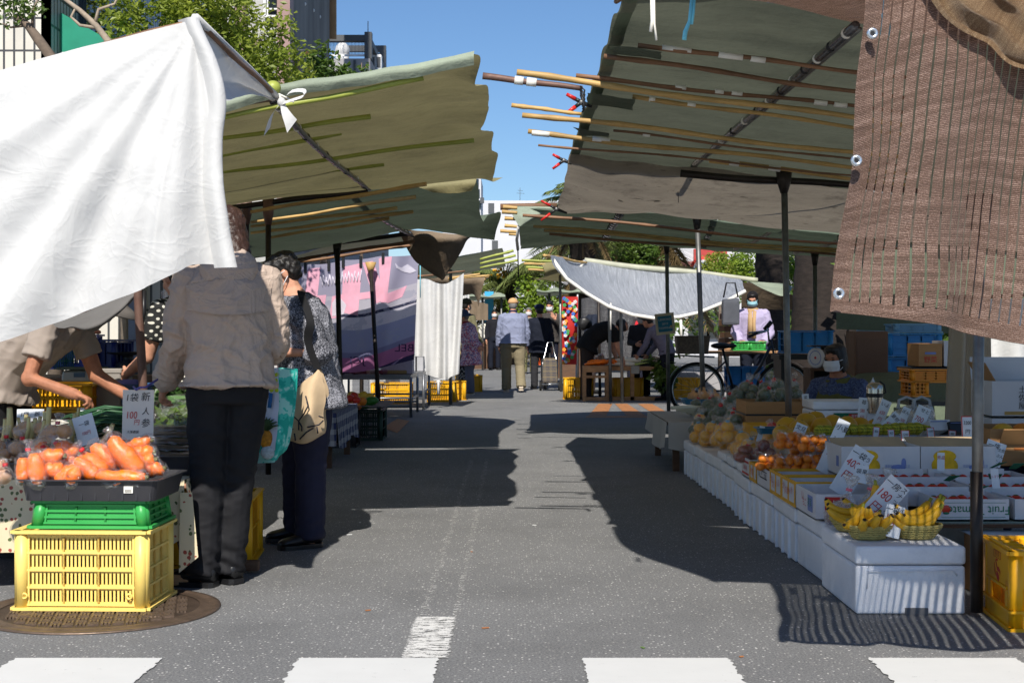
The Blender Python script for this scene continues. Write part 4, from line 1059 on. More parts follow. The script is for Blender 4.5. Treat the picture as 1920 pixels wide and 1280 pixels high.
b=MB();q=P(1274,328,10.1);b.tube([q,q+V((-.01,0,-.06)),P(1271,347,10.1)],.016,blk,6);b.tube([P(1271,347,10.1),P(1272,380,10.1)],.003,blk,4);part('rail_hook',b,t,world=True)
b=MB();bam(b,P(1276,326,9.3),P(1720,356,9.3),.025,steel_b,False);part('cross_beam',b,t,world=True)
b=MB();bam(b,P(1400,396,11),P(1625,295,9.6),.012,mt('green_rod',S(20,110,70),.4),False);part('brace',b,t,'green rod',world=True)
for(px,py,Y,m_)in((1470,325,9.2,steel),(1836,380,5.38,steel)):
 b=MB();q=P(px,py,Y);x2=q.x+(.04 if Y>6 else-.01)
 b.tube([q,V((x2,Y,.02))],.021,m_,12);b.tube([q+V((0,0,.03)),q-V((0,0,.06)),q-V((0,0,.13))],[.055,.045,.023],steel_b,8)
 if Y<6:b.tube([V((x2,Y,.55)),V((x2,Y,.02))],.0235,steel_b,12)
 part('post',b,t,world=True)
b=MB()
for p,q_,m_ in(([P(1222,-10,4.6),P(1223,40,4.6),P(1220,60,4.6)],.006,tape),([P(1226,-5,4.6),P(1227,45,4.6),P(1231,76,4.6)],.004,tape)):b.tube(p,q_,m_,6)
part('white_cord',b,t,world=True)
cy=mt('cord_blue',S(120,205,225),.6)
b=MB();b.tube([P(1298,-10,4.6),P(1293,40,4.6),P(1285,60,4.6),P(1283,75,4.6)],[.006,.006,.008,.008],cy,6);b.tube([P(1303,-10,4.6),P(1300,25,4.6),P(1297,46,4.6)],.005,cy,6);part('blue_cord',b,t,world=True)
clamp('red handled spring clamp on the canopy edge beside the longest bamboo tips',P(1090,192,7.2),.075)
clamp('red handled spring clamp on the lower canopy edge above the palm fronds',P(1057,301,9.6),.075)
clamp('red handled spring clamp at the corner where two right canopies meet',P(1043,392,11.2),.12)
t=thing('stall_tent','dark green stall canopy with a pale folded corner, second on the right','stall tent',(1.8,15,0),group='stall tents along the street')
b=MB();b.grid(lambda u,v:V((2.95+2.6*u,12.9+.05*math.sin(u*19+v),2.02-.1*u-.92*v)),30,10,can_dark);part('added_dark_sheet',b,t,'added dark sheet standing in for the dim stall interior',world=True)  # added sheet, keeps the bright background from showing through the net
rows=[[P(960,389,13.2),P(1080,396,12.8),P(1240,402,12.8),P(1440,425,12.8),P(1700,452,12.8),P(2150,492,12.8)],[P(968,405,13.8),P(1085,410,14.2),P(1240,420,14.2),P(1440,440,14.2),P(1700,462,14.2),P(2150,498,14.2)],[P(974,430,15),P(1090,433,15.6),P(1240,442,15.6),P(1440,457,15.6),P(1700,474,15.6),P(2150,505,15.6)],[P(976,470,16.4),P(1140,454,17),P(1260,466,17),P(1440,478,17),P(1700,490,17),P(2150,515,17)]]
b=MB();b.sheet(rows,40,40,can_dark,amp=.02,fs=3,fold=lambda u,v,p:V((0,0,.025*math.sin(u*34))));part('canopy_sheet',b,t,world=True)
b=MB();b.sheet([[P(956,388,13.1),P(1000,387,13.1),P(1042,388,13.1)],[P(962,404,13.0),P(1000,403,13.0),P(1022,398,13.05)],[P(972,422,12.98),P(976,424,12.98),P(984,420,13.0)]],10,12,can_sage,amp=.01);part('folded_corner',b,t,'folded corner, coloured pale as if sunlit',world=True)  # pale canvas paints the sunlight on this corner
for p0,p1,z,m_ in(((980,402),(1700,470),2.1,bamboo_d),((1000,425),(1700,480),2.1,bamboo),((1030,440),(1700,486),2.05,bamboo_d),((1020,432),(1700,484),2.06,bamboo)):part('bamboo_pole',zpole(p0,p1,z,.016,m_),t,world=True)
for k,(x,y)in enumerate(((943,388),(941,397),(946,409),(946,423),(938,433),(954,438))):part('bamboo_tip',zpole((x,y),(970,y+2),2.15,.02,bamboo,knots=False),t,world=True)
part('lashed_rail',lashed([P(1162,398,12.9),P(1146,425,14.6),P(1132,448,16.6)],.03,14),t,world=True)
part('lashed_rail',lashed([P(1338,402,12.9),P(1330,430,14.6),P(1318,456,16.6)],.026,14),t,world=True)
wood_p=mt('pale_pole',S(190,178,165),.6,.15,8)
for a_,c_ in(((1378,468),(1503,410)),((1490,475),(1640,436))):
 b=MB();bam(b,P(*a_,15.5),P(*c_,12.5),.022,wood_p,True);part('brace',b,t,'pale wooden brace',world=True)
for px,py,Y,px2 in((1307,410,12.9,1322),(1250,460,16.8,1254),(1528,480,15.5,1529)):
 b=MB();q=P(px,py,Y);b.tube([q+V((0,0,.04)),V((P(px2,0,Y).x,Y,0))],.023,steel,10);b.tube([q+V((0,0,.05)),q-V((0,0,.1))],[.05,.026],steel_b,8);part('post',b,t,world=True)
b=MB();b.tube([P(972,424,13),P(969,450,13.2),P(971,468,13.4)],.014,tape,6);b.tube([P(971,468,13.4),P(972,520,13.5)],.006,blk,6);b.tube([P(938,388,13.4),P(1044,386,13.4)],.03,bamboo_d,8);part('corner_rope',b,t,world=True)
# -- brown shade net at the front right
def m_net(name,col,gap,weave=1.0,hi=.5):
 w=N(name);uv=w.co('UV');sx=w.n('SeparateXYZ',Vector=uv);U,Vv=sx.outputs[0],sx.outputs[1]
 wob=w.math('MULTIPLY',w.math('SUBTRACT',w.noise(uv,3.5,2),.5),.010)
 fr=w.math('FRACT',w.math('DIVIDE',w.math('ADD',U,wob),.0335))
 gapm=w.math('LESS_THAN',fr,gap)
 rowm=w.math('SINE',w.math('MULTIPLY',Vv,2*math.pi/.0046))
 colm=w.math('SINE',w.math('MULTIPLY',U,2*math.pi/.0031))
 nz=w.noise(w.co('UV',(1,1.5,1)),170,4,.85)
 big=w.math('ADD',w.math('MULTIPLY',w.noise(w.co('UV',(.35,3,1)),14,4,.6),.7),w.math('MULTIPLY',w.noise(w.co('UV',(.25,8,1)),9,3,.6),.4))
 v=w.math('ADD',w.math('ADD',w.math('MULTIPLY',rowm,.12),w.math('MULTIPLY',colm,.1)),w.math('ADD',w.math('MULTIPLY',nz,.9),w.math('MULTIPLY',big,.6)))
 c=w.ramp(v,[(.42,tuple(x*.3 for x in col)),(.75,col),(.92,tuple(min(1,x*1.6)for x in col)),(1.0,tuple(min(1,x*3.2+.25)for x in col))])  # brightest stop paints glints into the thread colour
 hole=w.math('LESS_THAN',v,.5)
 alpha=w.math('MAXIMUM',w.math('MULTIPLY',gapm,.95),w.math('MULTIPLY',hole,.6))
 b=w.n('BsdfPrincipled',Base__Color=c,Roughness=.38,Normal=w.n('Bump',Strength=.9,Distance=.006,Height=v).outputs[0]);b.inputs['Specular IOR Level'].default_value=.6
 t_=w.n('BsdfTranslucent',Color=c);m1=w.n('MixShader',i0=.28,i1=b.outputs[0],i2=t_.outputs[0])
 return w.done(w.n('MixShader',i0=alpha,i1=m1.outputs[0],i2=w.n('BsdfTransparent').outputs[0]))
net_m=m_net('shade_net',S(122,96,82),.15);net_r=m_net('shade_net_tan',S(150,118,86),0);net_t=m_net('shade_net_dark',S(105,78,62),0);net_h=m_net('shade_net_hem',S(122,96,82),0)
t=thing('shade_net','brown woven shade net curtain with metal eyelets hanging at the right front','shade net',(1.5,4,1.1))
YN=3.8
le=[(1626,-250),(1622,-60),(1617,60),(1603,180),(1597,300),(1585,400),(1572,500),(1560,584)]
bo=[(1560,584),(1640,594),(1760,611),(1830,628),(1920,646),(2060,662),(2250,670)]
lP=[P(x,y,YN)for x,y in le];bP=[P(x,y,YN)for x,y in bo];tP=[P(1626+(2250-1626)*i/6,-250-10*i,YN)for i in range(7)]
W_=(bP[-1]-bP[0]).length;H_=(lP[-1]-lP[0]).length
def netp(u,v):
 q=cr(tP,u).lerp(cr(bP,u),v);l=cr(lP,v)-lP[0].lerp(lP[-1],v)
 q=q+l*max(0,1-u*2.2)
 q.y+=.02*math.sin(u*13+v*1.5)*(.3+v)+.010*math.sin(u*29-v*5)+.006*math.sin(v*9+u*3)+.012*noise.noise(q*7)
 q.x+=.003*math.sin(v*13+u*5)+.02*math.sin(v*6+1)*max(0,.5-abs(u-.25)*4)
 return q
b=MB();b.grid(netp,120,90,net_m,(W_,H_));part('net',b,t,world=True)
b=MB();b.grid(lambda u,v:netp(u*.045,v)+V((0,-.004,0)),4,90,net_h,(.045*W_,H_));b.grid(lambda u,v:netp(u,.965+.035*v)+V((0,-.005,0)),120,3,net_h,(W_,.035*H_));part('hem',b,t,world=True)
ring=mt('eyelet_metal',S(205,210,215),.25,.05,metal=.8)
for px,py in((1636,63),(1606,301),(1573,550)):
 b=MB();q=P(px,py,YN-.035);b.lathe([(.006,0),(.009,.005),(.0135,.004),(.0155,0)],ring,q,20,M=rotm(90));b.lathe([(.006,.001),(0,.001)],blk,q,12,M=rotm(90));part('eyelet',b,t,world=True)
b=MB()
b.sheet([[P(1726,-30,3.768),P(1760,28,3.768),P(1840,78,3.766),P(1930,132,3.764),P(2280,150,3.764)],[P(1760,-60,3.752),P(1800,15,3.750),P(1870,55,3.749),P(1950,100,3.747),P(2290,118,3.747)],[P(1820,-80,3.745),P(1860,-20,3.742),P(1910,15,3.742),P(1980,50,3.742),P(2300,74,3.742)],[P(1880,-110,3.760),P(1930,-60,3.756),P(1970,-30,3.756),P(2020,0,3.756),P(2310,44,3.756)]],30,50,net_r,amp=.012,fs=9,uv=(.5,.9),fold=lambda u,v,p:V((0,-.012*math.sin(u*19+v*3),.006*math.sin(u*25))))
part('rolled_top',b,t,'tan rolled up part of the net',world=True)
b=MB()
for i in range(5):b.tube([P(1660+i*1.5,-20,3.94),P(1660+(i-2)*1.2,28,3.93),P(1662+(i-2)*4.5,66+(i%3)*5,3.93)],.005,cy,5)
b.ell(P(1660,30,3.93),(.012,.012,.01),cy,8,6);part('blue_tassel',b,t,world=True)
t2=thing('shade_net','brown shade net roof stretched from the right canopy edge to the hanging net','shade net',(1.2,4.6,2.2))
b=MB();b.sheet([[P(1150,-14,5.46),P(1390,0,5.5),P(1500,20,5.48),P(1625,44,5.5),(2.2,5.5,2.13),(3.3,5.5,2.0)],[(.42,4.7,2.32),(.8,4.7,2.26),(1.2,4.7,2.2),(1.6,4.7,2.16),(2.3,4.7,2.1),(3.3,4.7,2)],[(.72,3.82,2.29),(.95,3.82,2.25),(1.3,3.8,2.22),(1.7,3.8,2.2),(2.4,3.8,2.15),(3.3,3.8,2.1)]],24,40,net_t,amp=.015,fs=3,uv=(1.7,2.5));part('net',b,t2,world=True)
b=MB();bam(b,(.7,3.83,2.3),(3.3,3.83,2.1),.014,bamboo_d);bam(b,(.40,5.46,2.34),(.73,3.8,2.29),.012,bamboo_d);part('net_pole',b,t2,world=True)
# -- left stall goods
y_crate=mt('crate_yellow',S(244,214,118),.42,.06,3,dirt=.25,dirtcol=S(190,150,60),trans=.08)
y_crate_d=mt('crate_amber',S(225,170,25),.42,.08,3,dirt=.3,dirtcol=S(150,110,20),trans=.08)
g_crate=mt('crate_green',S(50,150,70),.4,.08,3,dirt=.2,dirtcol=S(90,160,100))
b_crate=mt('crate_blue',S(28,60,150),.4,.1,3,dirt=.2)
b_crate_l=mt('crate_sky_blue',S(45,140,215),.4,.08,3,dirt=.2,dirtcol=S(120,170,200),trans=.1)
dg_crate=mt('crate_dark_green',S(42,66,58),.5,.1,3)
tray_k=mt('tray_black',S(46,46,50),.42,.12,6,dirt=.25,dirtcol=(.06,.055,.05))
carrot_m=mt('carrot',S(250,118,6),.33,.14,14,bump=.5,bscale=70,stretch=(1,1,1))
carrot_top=mt('carrot_top',S(110,105,60),.7,.3,40)
red_t=mt('tie_red',S(205,40,45),.5)
wood=mt('wood_weathered',S(165,125,88),.75,.25,6,bump=.5,bscale=30,stretch=(1,6,6),dirt=.4)
wood_d=mt('wood_dark',S(92,66,48),.75,.25,6,bump=.5,bscale=30,stretch=(1,6,6),dirt=.4)
t=thing('plastic_crate','upturned pale yellow slatted crate standing on the manhole cover','crate',(-1.645,5.63,.013),-2)
part('crate_body',crate_mesh(.505,.37,.305,y_crate,4,3,.0085,.0065,inv=True,lip=.016,band=0),t)
b=MB()
for x in(-.215,.19):b.lathe([(.011,0),(.014,.004),(.008,.006),(.005,.0)],y_crate,(x,-.19,.055),14,M=rotm(90))
part('foot_peg',b,t)
t=thing('plastic_crate','low green perforated crate resting on the yellow slatted crate','crate',(-1.62,5.64,.322),-2)
part('crate_body',crate_mesh(.455,.33,.108,g_crate,3,3,.006,.006,inv=True,lip=.014,taper=.94),t)
t=thing('produce_tray','black plastic tray on the green crate filled with bagged carrots','tray',(-1.615,5.64,.43),-2)
b=tray_mesh(.535,.40,.078,tray_k,.03,.016,.94,floor=.02)
for i in range(10):b.box((-.24+i*.053,-.19,.018),(.006,.006,.03),tray_k)
part('tray_body',b,t)
b=MB();b.box((.155,-.1965,.045),(.035,.002,.026),tape,M=rotm(-2))
for i in range(8):b.box((.143+i*.0033,-.198,.040),(.0016,.001,.012),blk)
part('barcode_label',b,t)
def carrot_bag(label,cars,Y,tie=None,dY=.0):
 """cars: (tail px, head px, radius px, dY)"""
 ps=[(P(*a,Y+d),P(*c,Y+d),r*1.03*Y/F)for a,c,r,d in cars]
 o=sum((p[0]+p[1]for p in ps),V((0,0,0)))/(2*len(ps))
 t=thing('carrot_bag',label,'bag of carrots',o,group='bags of carrots in the black tray')
 for a,c,r in ps:
  b=MB();carrot_geo(b,a,c,r,carrot_m,carrot_top);part('carrot',b,t,world=True)
 g=[]
 for a,c,r in ps:
  for k in(.05,.35,.65,.95):g.append((a.lerp(c,k)-o,(r*1.16,r*1.16,r*1.16)))
 b=MB();nk=None
 if tie:q=P(*tie,Y+dY)-o;nk=(q*.55,q*1.12+V((0,0,.022)))
 film_over(b,g,film,.03,nk,seed=o.x*50);part('film',b,t)
 if tie:
  b=MB();a_,c_=nk;d=(c_-a_).normalized();m_=a_.lerp(c_,.45);b.tube([m_-d*.006,m_+d*.006],.011,red_t,8);part('tie',b,t)
 return t
carrot_bag('bag of two upright carrots at the left front corner of the black tray',[((43,862),(44,901),13,0),((64,856),(72,902),16,-.01)],5.47,(52,840))
carrot_bag('bag with two blunt carrots lying crosswise in front of the onions',[((74,858),(116,855),15,.03),((82,880),(117,882),14,-.03)],5.53)
carrot_bag('bag with a carrot pair leaning on the front rim, middle of the black tray',[((138,876),(110,902),13,0),((143,878),(134,904),13,-.02)],5.48)
carrot_bag('fat bag of three slanting carrots in the middle of the black tray',[((145,864),(181,894),15,-.02),((158,854),(196,884),15,.03),((178,838),(219,872),16,.08)],5.53,(147,843))
carrot_bag('bag with one long steep carrot nearest below the carrot price card',[((212,828),(262,884),19,0),((222,858),(248,884),13,.03)],5.56,(206,818),.06)
carrot_bag('bag with a carrot lying flat along the front rim at the right',[((188,893),(268,895),13,0),((200,905),(262,906),11,-.01)],5.47)
carrot_bag('bag of carrots with green stem ends showing at the right rear corner',[((240,838),(280,826),12,.05),((248,850),(284,848),13,0),((256,868),(288,862),12,-.02),((270,880),(304,878),12,-.02)],5.66)
carrot_bag('bag of carrots at the back of the black tray behind the fat bag',[((110,834),(144,850),13,0),((118,862),(140,872),13,-.05),((100,845),(125,860),11,.02)],5.68,(101,830))
carrot_bag('bag of carrots half hidden at the back left of the black tray',[((70,842),(88,836),11,.02),((92,870),(118,868),13,-.06),((75,892),(110,896),12,-.14)],5.70,(78,838))
# -- onion bags, stalks, trays on the floral table
def m_floral():
 w=N('tablecloth_floral');co=w.co()
 v=w.n('TexVoronoi',Vector=co,Scale=48.0);r=w.n('SeparateColor',Color=v.outputs['Color'])
 near=w.math('LESS_THAN',w.math('ADD',v.outputs['Distance'],w.math('MULTIPLY',w.noise(co,120,2),.25)),.52)
 k=w.math('MULTIPLY',near,w.math('GREATER_THAN',r.outputs[0],.55))
 c=w.mix(k,S(205,192,160),w.mix(w.math('GREATER_THAN',r.outputs[1],.5),S(150,65,50),S(80,92,50)))
 return w.done(w.n('BsdfPrincipled',Base__Color=c,Roughness=.5))
flor=m_floral()
t=thing('stall_table','low folding table under a cream floral oilcloth beside the stacked crates','table',(-2.1,6.4,0))
b=MB()
b.box((-2.1,6.42,.445),(1.42,.9,.02),wood);
for x in(-2.75,-1.45):
 for y in(6.05,6.8):b.tube([(x,y,.44),(x+(.08 if y<6.4 else-.05),y,.0)],.02,wood_d,6)
part('table_frame',b,t,world=True)
b=MB()
x0,x1,ya,yb,zt=-2.84,-1.365,5.93,6.9,.462
b.grid(lambda u,v:V((x0+(x1-x0)*u,ya+(yb-ya)*v,zt+.003*noise.noise(V((u*9,v*9,0))))),12,10,flor)
b.grid(lambda u,v:V((x0+(x1-x0)*u,ya-.004-.03*v+.016*math.sin(u*40)*v,zt-(.30-.06*max(0,u-.93)/.07)*v)),60,10,flor)
b.grid(lambda u,v:V((x1+.004+.03*v+.012*math.sin(u*18)*v,ya+(yb-ya)*u,zt-(.2+.08*math.exp(-u*14))*v)),24,8,flor)
b.grid(lambda u,v:V((x1-.012+.05*u+.03*v*u,ya-.03-.02*v,zt-.05-.33*v*(1-.2*u))),8,12,flor)
part('tablecloth',b,t,world=True)
t=thing('plastic_crate','amber crate under the floral table behind the black trousers','crate',(-1.42,6.75,0),4)
part('crate_body',crate_mesh(.40,.5,.31,y_crate_d,2,4,solid=True),t)
for i,(x,y,z,L,rz)in enumerate(((-1.52,6.02,.03,.30,6),(-1.30,6.35,.035,.34,3))):
 b=MB();b.box((0,0,0),(L,.05,.045),wood if i==0 else wood_d,bev=.004);solo_local('wooden_block',b,['pale sawn batten on the road beside the yellow crate','dark wooden batten under the amber crate'][i],'timber',(x,y,z),rz)
t=thing('produce_tray','black tray of bagged burdock roots on the right end of the floral table','tray',(-1.50,6.33,.467),3)
part('tray_body',tray_mesh(.46,.52,.075,tray_k,.03,.014,.94),t)
b=MB();b.box((-.19,-.268,.04),(.03,.002,.02),tape);part('barcode_label',b,t)
t=thing('produce_tray','black tray of bagged onions at the far left of the floral table','tray',(-2.24,6.12,.467),0)
part('tray_body',tray_mesh(.50,.36,.06,tray_k,.03,.016,.94),t)
burd=mt('burdock',S(92,78,62),.85,.3,20,bump=.6,bscale=50)
film_g=mt_film('root_film',(.9,.9,.88),.2,30,.5)
for i in range(5):
 o=V((-1.49+.01*i,6.14+.09*i,.535+.022*i))
 t=thing('burdock_bag',['front bag of grey burdock roots lying across the black tray','second bag of burdock roots from the front in the black tray','middle bag of burdock roots in the black tray','second bag of burdock roots from the back in the black tray','rear bag of burdock roots against the leafy greens'][i],'bag of roots',o,2*i-4,'bags of burdock roots')
 b=MB()
 for k in range(5):
  y=(k-2)*.017;b.tube([(-.24,y,.004*(k%2)),(-.05,y+.008*math.sin(k),.014),(.22,y-.005,.006)],[.013,.011,.008],burd,8)
 part('roots',b,t)
 b=MB();b.grid(lambda u,v:V(((u-.5)*.50,(v-.5)*.115,.006+.026*math.sin(v*math.pi)*(.8+.2*math.sin(u*9))+.008*noise.noise(V((u*14,v*5,i))))),40,10,film_g);part('film',b,t)
onion=mt('onion',S(205,150,95),.45,.25,18,bump=.2,bscale=60,stretch=(1,1,.3),coat=.2)
onion_p=mt('taro',S(190,150,120),.6,.3,14,bump=.4)
for i,(px,py,Y,n,tx,ty,lab)in enumerate(((20,862,6.1,6,10,815,'bag of pale onions at the left edge with a red tie'),(52,855,6.02,5,40,820,'bag of onions beside the carrot tray, tied in red'),(98,832,6.15,7,110,790,'tall knotted bag of brown onions behind the carrots'),(8,895,5.6,3,10,872,'limp corner of a produce bag lying on the left black tray'),(70,822,6.35,5,78,806,'bag of taro at the back under the handwritten cards'))):
 o=P(px,py,Y);t=thing('onion_bag',lab,'bag of onions',o,group='bags of onions on the left stall');g=[]
 for k in range(n):
  d=V((random.uniform(-.07,.07),random.uniform(-.05,.05),random.uniform(-.04,.06)))
  b=MB();b.ell(d,(.036,.036,.032),onion if i!=3 else onion_p,12,8,wob=.15,seed=k);part('onion',b,t);g.append((d,(.042,.042,.04)))
 b=MB();q=P(tx,ty,Y)-o;film_over(b,g,film,.04,(q*.6,q*1.15+V((0,0,.02))),seed=i*9);part('film',b,t)
 b=MB();d=V((0,0,.007));m_=(q*.6).lerp(q*1.15+V((0,0,.02)),.45);b.tube([m_-d,m_+d],.011,red_t,8);part('tie',b,t)
stalk=mt('stalk',S(205,190,130),.5,.25,12,stretch=(1,1,.2))
stk=(((90,763),(93,830),7),((62,784),(58,822),7),((3,793),(4,812),6),((46,783),(40,812),5),((212/6,1000),(0,0),0))
st_l=[((92,763),(86,812),5.5),((66,784),(58,812),5),((34,783+0),(41,812),4),((49,777),(44,815),4.5),((54,782),(50,812),4),((62,791),(53,806),5),((76,781),(63,803),4.5),((84,771),(84,800),5),((83,787),(77,806),4),((132,786),(134,822),4),((140,775),(133,822),4.5),((147,764),(143,778),3),((212,795),(192,815),5),((18,764),(17,805),6.5),((10,785),(7,812),5)]
for i,(a,c,r)in enumerate(st_l):
 Y=6.25+(i%4)*.06;p,q=P(*a,Y),P(c[0],c[1]+14,Y+.02);b=MB();b.tube([p,p.lerp(q,.5)+V((.003,0,0)),q],[r*Y/F*.8,r*Y/F,r*Y/F*1.1],stalk,8);b.tube([p+V((0,0,-.001)),p+V((0,0,.002))],r*Y/F*.7,wood,8)
 o=solo('taro_stalk',b,'pale cut vegetable stalk standing upright among the onion bags','stalk',q,'cut stalks among the onions')
price_card('clear sleeved white card reading new carrots, one bag for 100 yen',P(258,824,6.0),.133,.21,[('新',.032,.178,.040,'k',1),('人',.034,.118,.034,'k',1),('参',.034,.068,.04,'k',1),('1袋',-.026,.175,.038,'k',1),('100',-.027,.102,.042,'r',.8),('円',-.004,.072,.026,'r',1),('大葉農園',-.02,.032,.013,'k',1)],tilt=4,yaw=-2,paper=mt('card_cream',S(215,208,200),.6,.05),cat='price sign')
b=MB();q=P(263,726,6.0);b.tube([q+V((-.05,.08,.0)),q+V((-.02,.01,-.01)),q,q+V((.02,.01,.0)),q+V((.05,.09,.03))],.005,mt('cord_purple',S(90,85,150),.7),6);solo('purple_cord',b,'purple cord tying the carrot card to the rust brown post','cord',q)
price_card('small white card handwritten 新 1袋 among the stalks',P(56,808,6.45),.12,.10,[('新',.03,.075,.026,'k',1),('1袋',-.025,.075,.026,'k',1),('じ',.034,.045,.02,'k',1)],tilt=8,yaw=4,group='price signs among the produce')
price_card('tilted card on the left stall leaning among the greens',P(168,832,6.2),.09,.13,[('100円',0,.05,.02,'r',.8),('一袋',0,.09,.024,'k',1)],tilt=10,roll=-18)
price_card('card handwritten 九条 袋 behind the white basket',P(170,800,6.7),.10,.09,[('丸',.028,.062,.03,'k',1),('袋',-.012,.06,.03,'k',1)],tilt=6)
t=thing('plastic_basket','white pierced basket in front of the bending vendor','basket',P(140,828,6.72),0);part('basket_body',crate_mesh(.26,.2,.10,mt('basket_white',S(215,212,200),.5),3,5,.014,.012),t)
leaf_v=m_leaf('veg_green',(.018,.05,.012),(.06,.13,.03),.2)
leaf_y=m_leaf('veg_yellow_green',(.05,.10,.015),(.14,.22,.04),.3)
def greens(label,o,r,n,size,mat,filmed=True,stem=False):
 t=thing('leafy_greens',label,'greens',o,group='leafy greens on the left stall')
 b=MB();leaves(b,[((0,0,0),r)],n,size,mat,.6);b.ell((0,0,-r[2]*.2),tuple(x*.62 for x in r),mat,12,8,wob=.5);part('leaves',b,t)
 if filmed:b=MB();film_over(b,[((0,0,0),tuple(x*1.02 for x in r))],film,.04,None,o.x*7);part('film',b,t)
 return t
greens('bagged yellow green leaves behind the burdock tray',P(330,800,6.75),(.20,.14,.09),500,.07,leaf_y)
greens('bagged dark leaves under the polka dot dress',P(350,770,7.0),(.20,.14,.08),420,.06,leaf_v)
greens('loose dark green leaf bunch beside the rust brown post',P(308,742,7.2),(.18,.12,.07),350,.06,leaf_v,False)
greens('bagged greens between the carrot card and the black trousers',P(300,830,6.6),(.14,.12,.06),240,.06,leaf_y)
sc_g=mt('scallion',S(52,92,60),.45,.3,10,stretch=(1,1,.2))
for j,(lab,n)in enumerate((('bundle of long dark green scallions fanned out to the left of the carrot card',42),)):
 o=P(215,800,6.65);t=thing('scallion_bundle',lab,'scallions',o);b=MB()
 for i in range(n):
  z=random.uniform(-.03,.09);y=random.uniform(-.12,.1)
  b.tube([V((.10,y,z)),V((-.02,y+random.uniform(-.02,.02),z+.012)),V((-.22,y+random.uniform(-.06,.06),z*.6-random.uniform(0,.05)))],[.006,.0055,.003],sc_g,6)
 part('stems',b,t)
for i in range(5):
 o=P(330+i*9,747+(i%2)*5,7.0);b=MB()
 b.tube([V((-.10,-.02,0)),V((0,0,.008)),V((.12,.02,.0))],.009,mt('bean_green',S(75,120,50),.4),7);solo_local('vegetable_stalk',b,'slim green vegetable stalk lying on the bagged leaves','stalk',o,5*i,group='green stalks on the bagged leaves')
t=thing('stall_table','rear table of the left stall carrying crates and a scale','table',(-3.25,8.4,0))
b=MB();b.box((0,0,.80),(2.2,.8,.03),wood_d)
for x in(-1.05,1.05):
 for y in(-.35,.35):b.box((x,y,.39),(.05,.05,.78),wood_d)
b.box((0,.38,.4),(2.05,.02,.76),wood_d);part('table_frame',b,t)
zt=.815
def on_table(px,Y,z=zt):return V(((px-CX)/F*Y,Y,z))
t=thing('plastic_crate','royal blue slatted crate on the rear table of the left stall','crate',on_table(143,8.35,.862),3);part('crate_body',crate_mesh(.23,.3,.20,b_crate,3,3,.02,.012),t)
t=thing('plastic_crate','navy blue ribbed crate beside the royal blue slatted crate','crate',on_table(203,8.45,.862),-6);part('crate_body',crate_mesh(.20,.3,.17,mt('crate_navy',S(24,40,100),.4),1,4,solid=True),t)
b=MB();b.box((0,0,0),(.11,.2,.022),mt('orange_lid',S(190,90,35),.5),bev=.006);solo_local('lid',b,'orange lid lying across the royal blue crate','lid',on_table(165,8.3,1.075),4)
t=thing('wire_rack','dark green wire rack in front of the blue crates','rack',on_table(118,8.1,.862));b=MB()
for i in range(6):
 x=-.05+i*.02;b.tube([(x,0,0),(x,0,.11),(x+.005,0,.12),(x+.01,0,.11),(x+.01,0,0)],.003,mt('wire_green',S(30,80,60),.4),5)
b.tube([(-.06,0,.05),(.07,0,.05)],.003,mt('wire_green'),5);part('wires',b,t)
t=thing('weighing_scale','grey electronic scale on the rear table by the blue crates','scale',on_table(155,7.9,.80),4)
b=MB();b.box((0,0,.035),(.20,.16,.06),mt('scale_grey',S(150,150,135),.5),bev=.01,top=.92);part('scale_body',b,t)
b=MB();b.box((0,0,.075),(.24,.2,.012),mt('scale_plate',S(60,75,65),.4),bev=.004);part('pan',b,t)
b=MB();b.box((0,-.078,.04),(.06,.008,.024),mt('lcd',S(70,95,110),.2));part('display',b,t)
t=thing('plastic_crate','yellow crate on its side behind the bending arms of the vendor','crate',on_table(108,7.5,.66),2);part('crate_body',crate_mesh(.42,.3,.15,y_crate_d,2,5,.012,.008),t)
b=MB();b.box((0,0,.13),(.15,.2,.23),mt('box_grey',S(140,135,128),.7),bev=.006);b.box((0,0,.25),(.16,.21,.025),mt('box_grey'),bev=.004);solo_local('storage_box',b,'plain grey lidded box on the rear table','box',on_table(212,7.6,.62),-3)
t=thing('kitchen_scale','dark round topped kitchen scale behind the rust brown post','scale',on_table(240,8.3,.83));b=MB();b.lathe([(0,.125),(.12,.125),(.125,.13),(.11,.12),(.03,.11),(.03,.08),(.07,.06),(.075,0)],tray_k,n=24);part('scale_body',b,t)
b=MB();b.tube([V((0,0,.0)),V((.0,0,.03))],.05,mt('jar_orange',S(190,110,40),.4),14);b.tube([V((0,0,.03)),V((0,0,.05))],.045,tape,14);solo_local('jar',b,'orange jar beside the grey lidded box','jar',on_table(242,7.7,.70))
t=thing('plastic_tub','blue tub with a purple cloth behind the carrot card','tub',on_table(285,7.5,.70));part('tub_body',tray_mesh(.30,.25,.10,mt('tub_blue',S(40,80,120),.4),.04),t)
b=MB();b.blob_noise(0,1);b.ell((-.1,-.1,.11),(.08,.03,.02),mt('cloth_purple',S(120,115,170),.8),12,8,wob=.5);part('cloth',b,t)
b=MB();q=P(308,545,7.6);b.grid(lambda u,v:q+V((-.02+.07*u+.02*v,.02*math.sin(u*9),-.16*v)),6,10,mt_film('pink_film',(1,.9,.95),.45,30,.7));solo('plastic_bag',b,'small crinkled pinkish plastic bag hanging beside the second post','bag',q)
b=MB();q=P(270,545,6.72);b.tube([q,q+V((.005,-.02,-.1)),q+V((-.004,-.02,-.17))],[.012,.010,.006],blk,6);solo('black_strap',b,'black strap hanging along the rust brown post','strap',q)
t=thing('cloth_bundle','rumpled dark grey cover hanging under the white cloth','cover',P(180,585,6.5));b=MB()
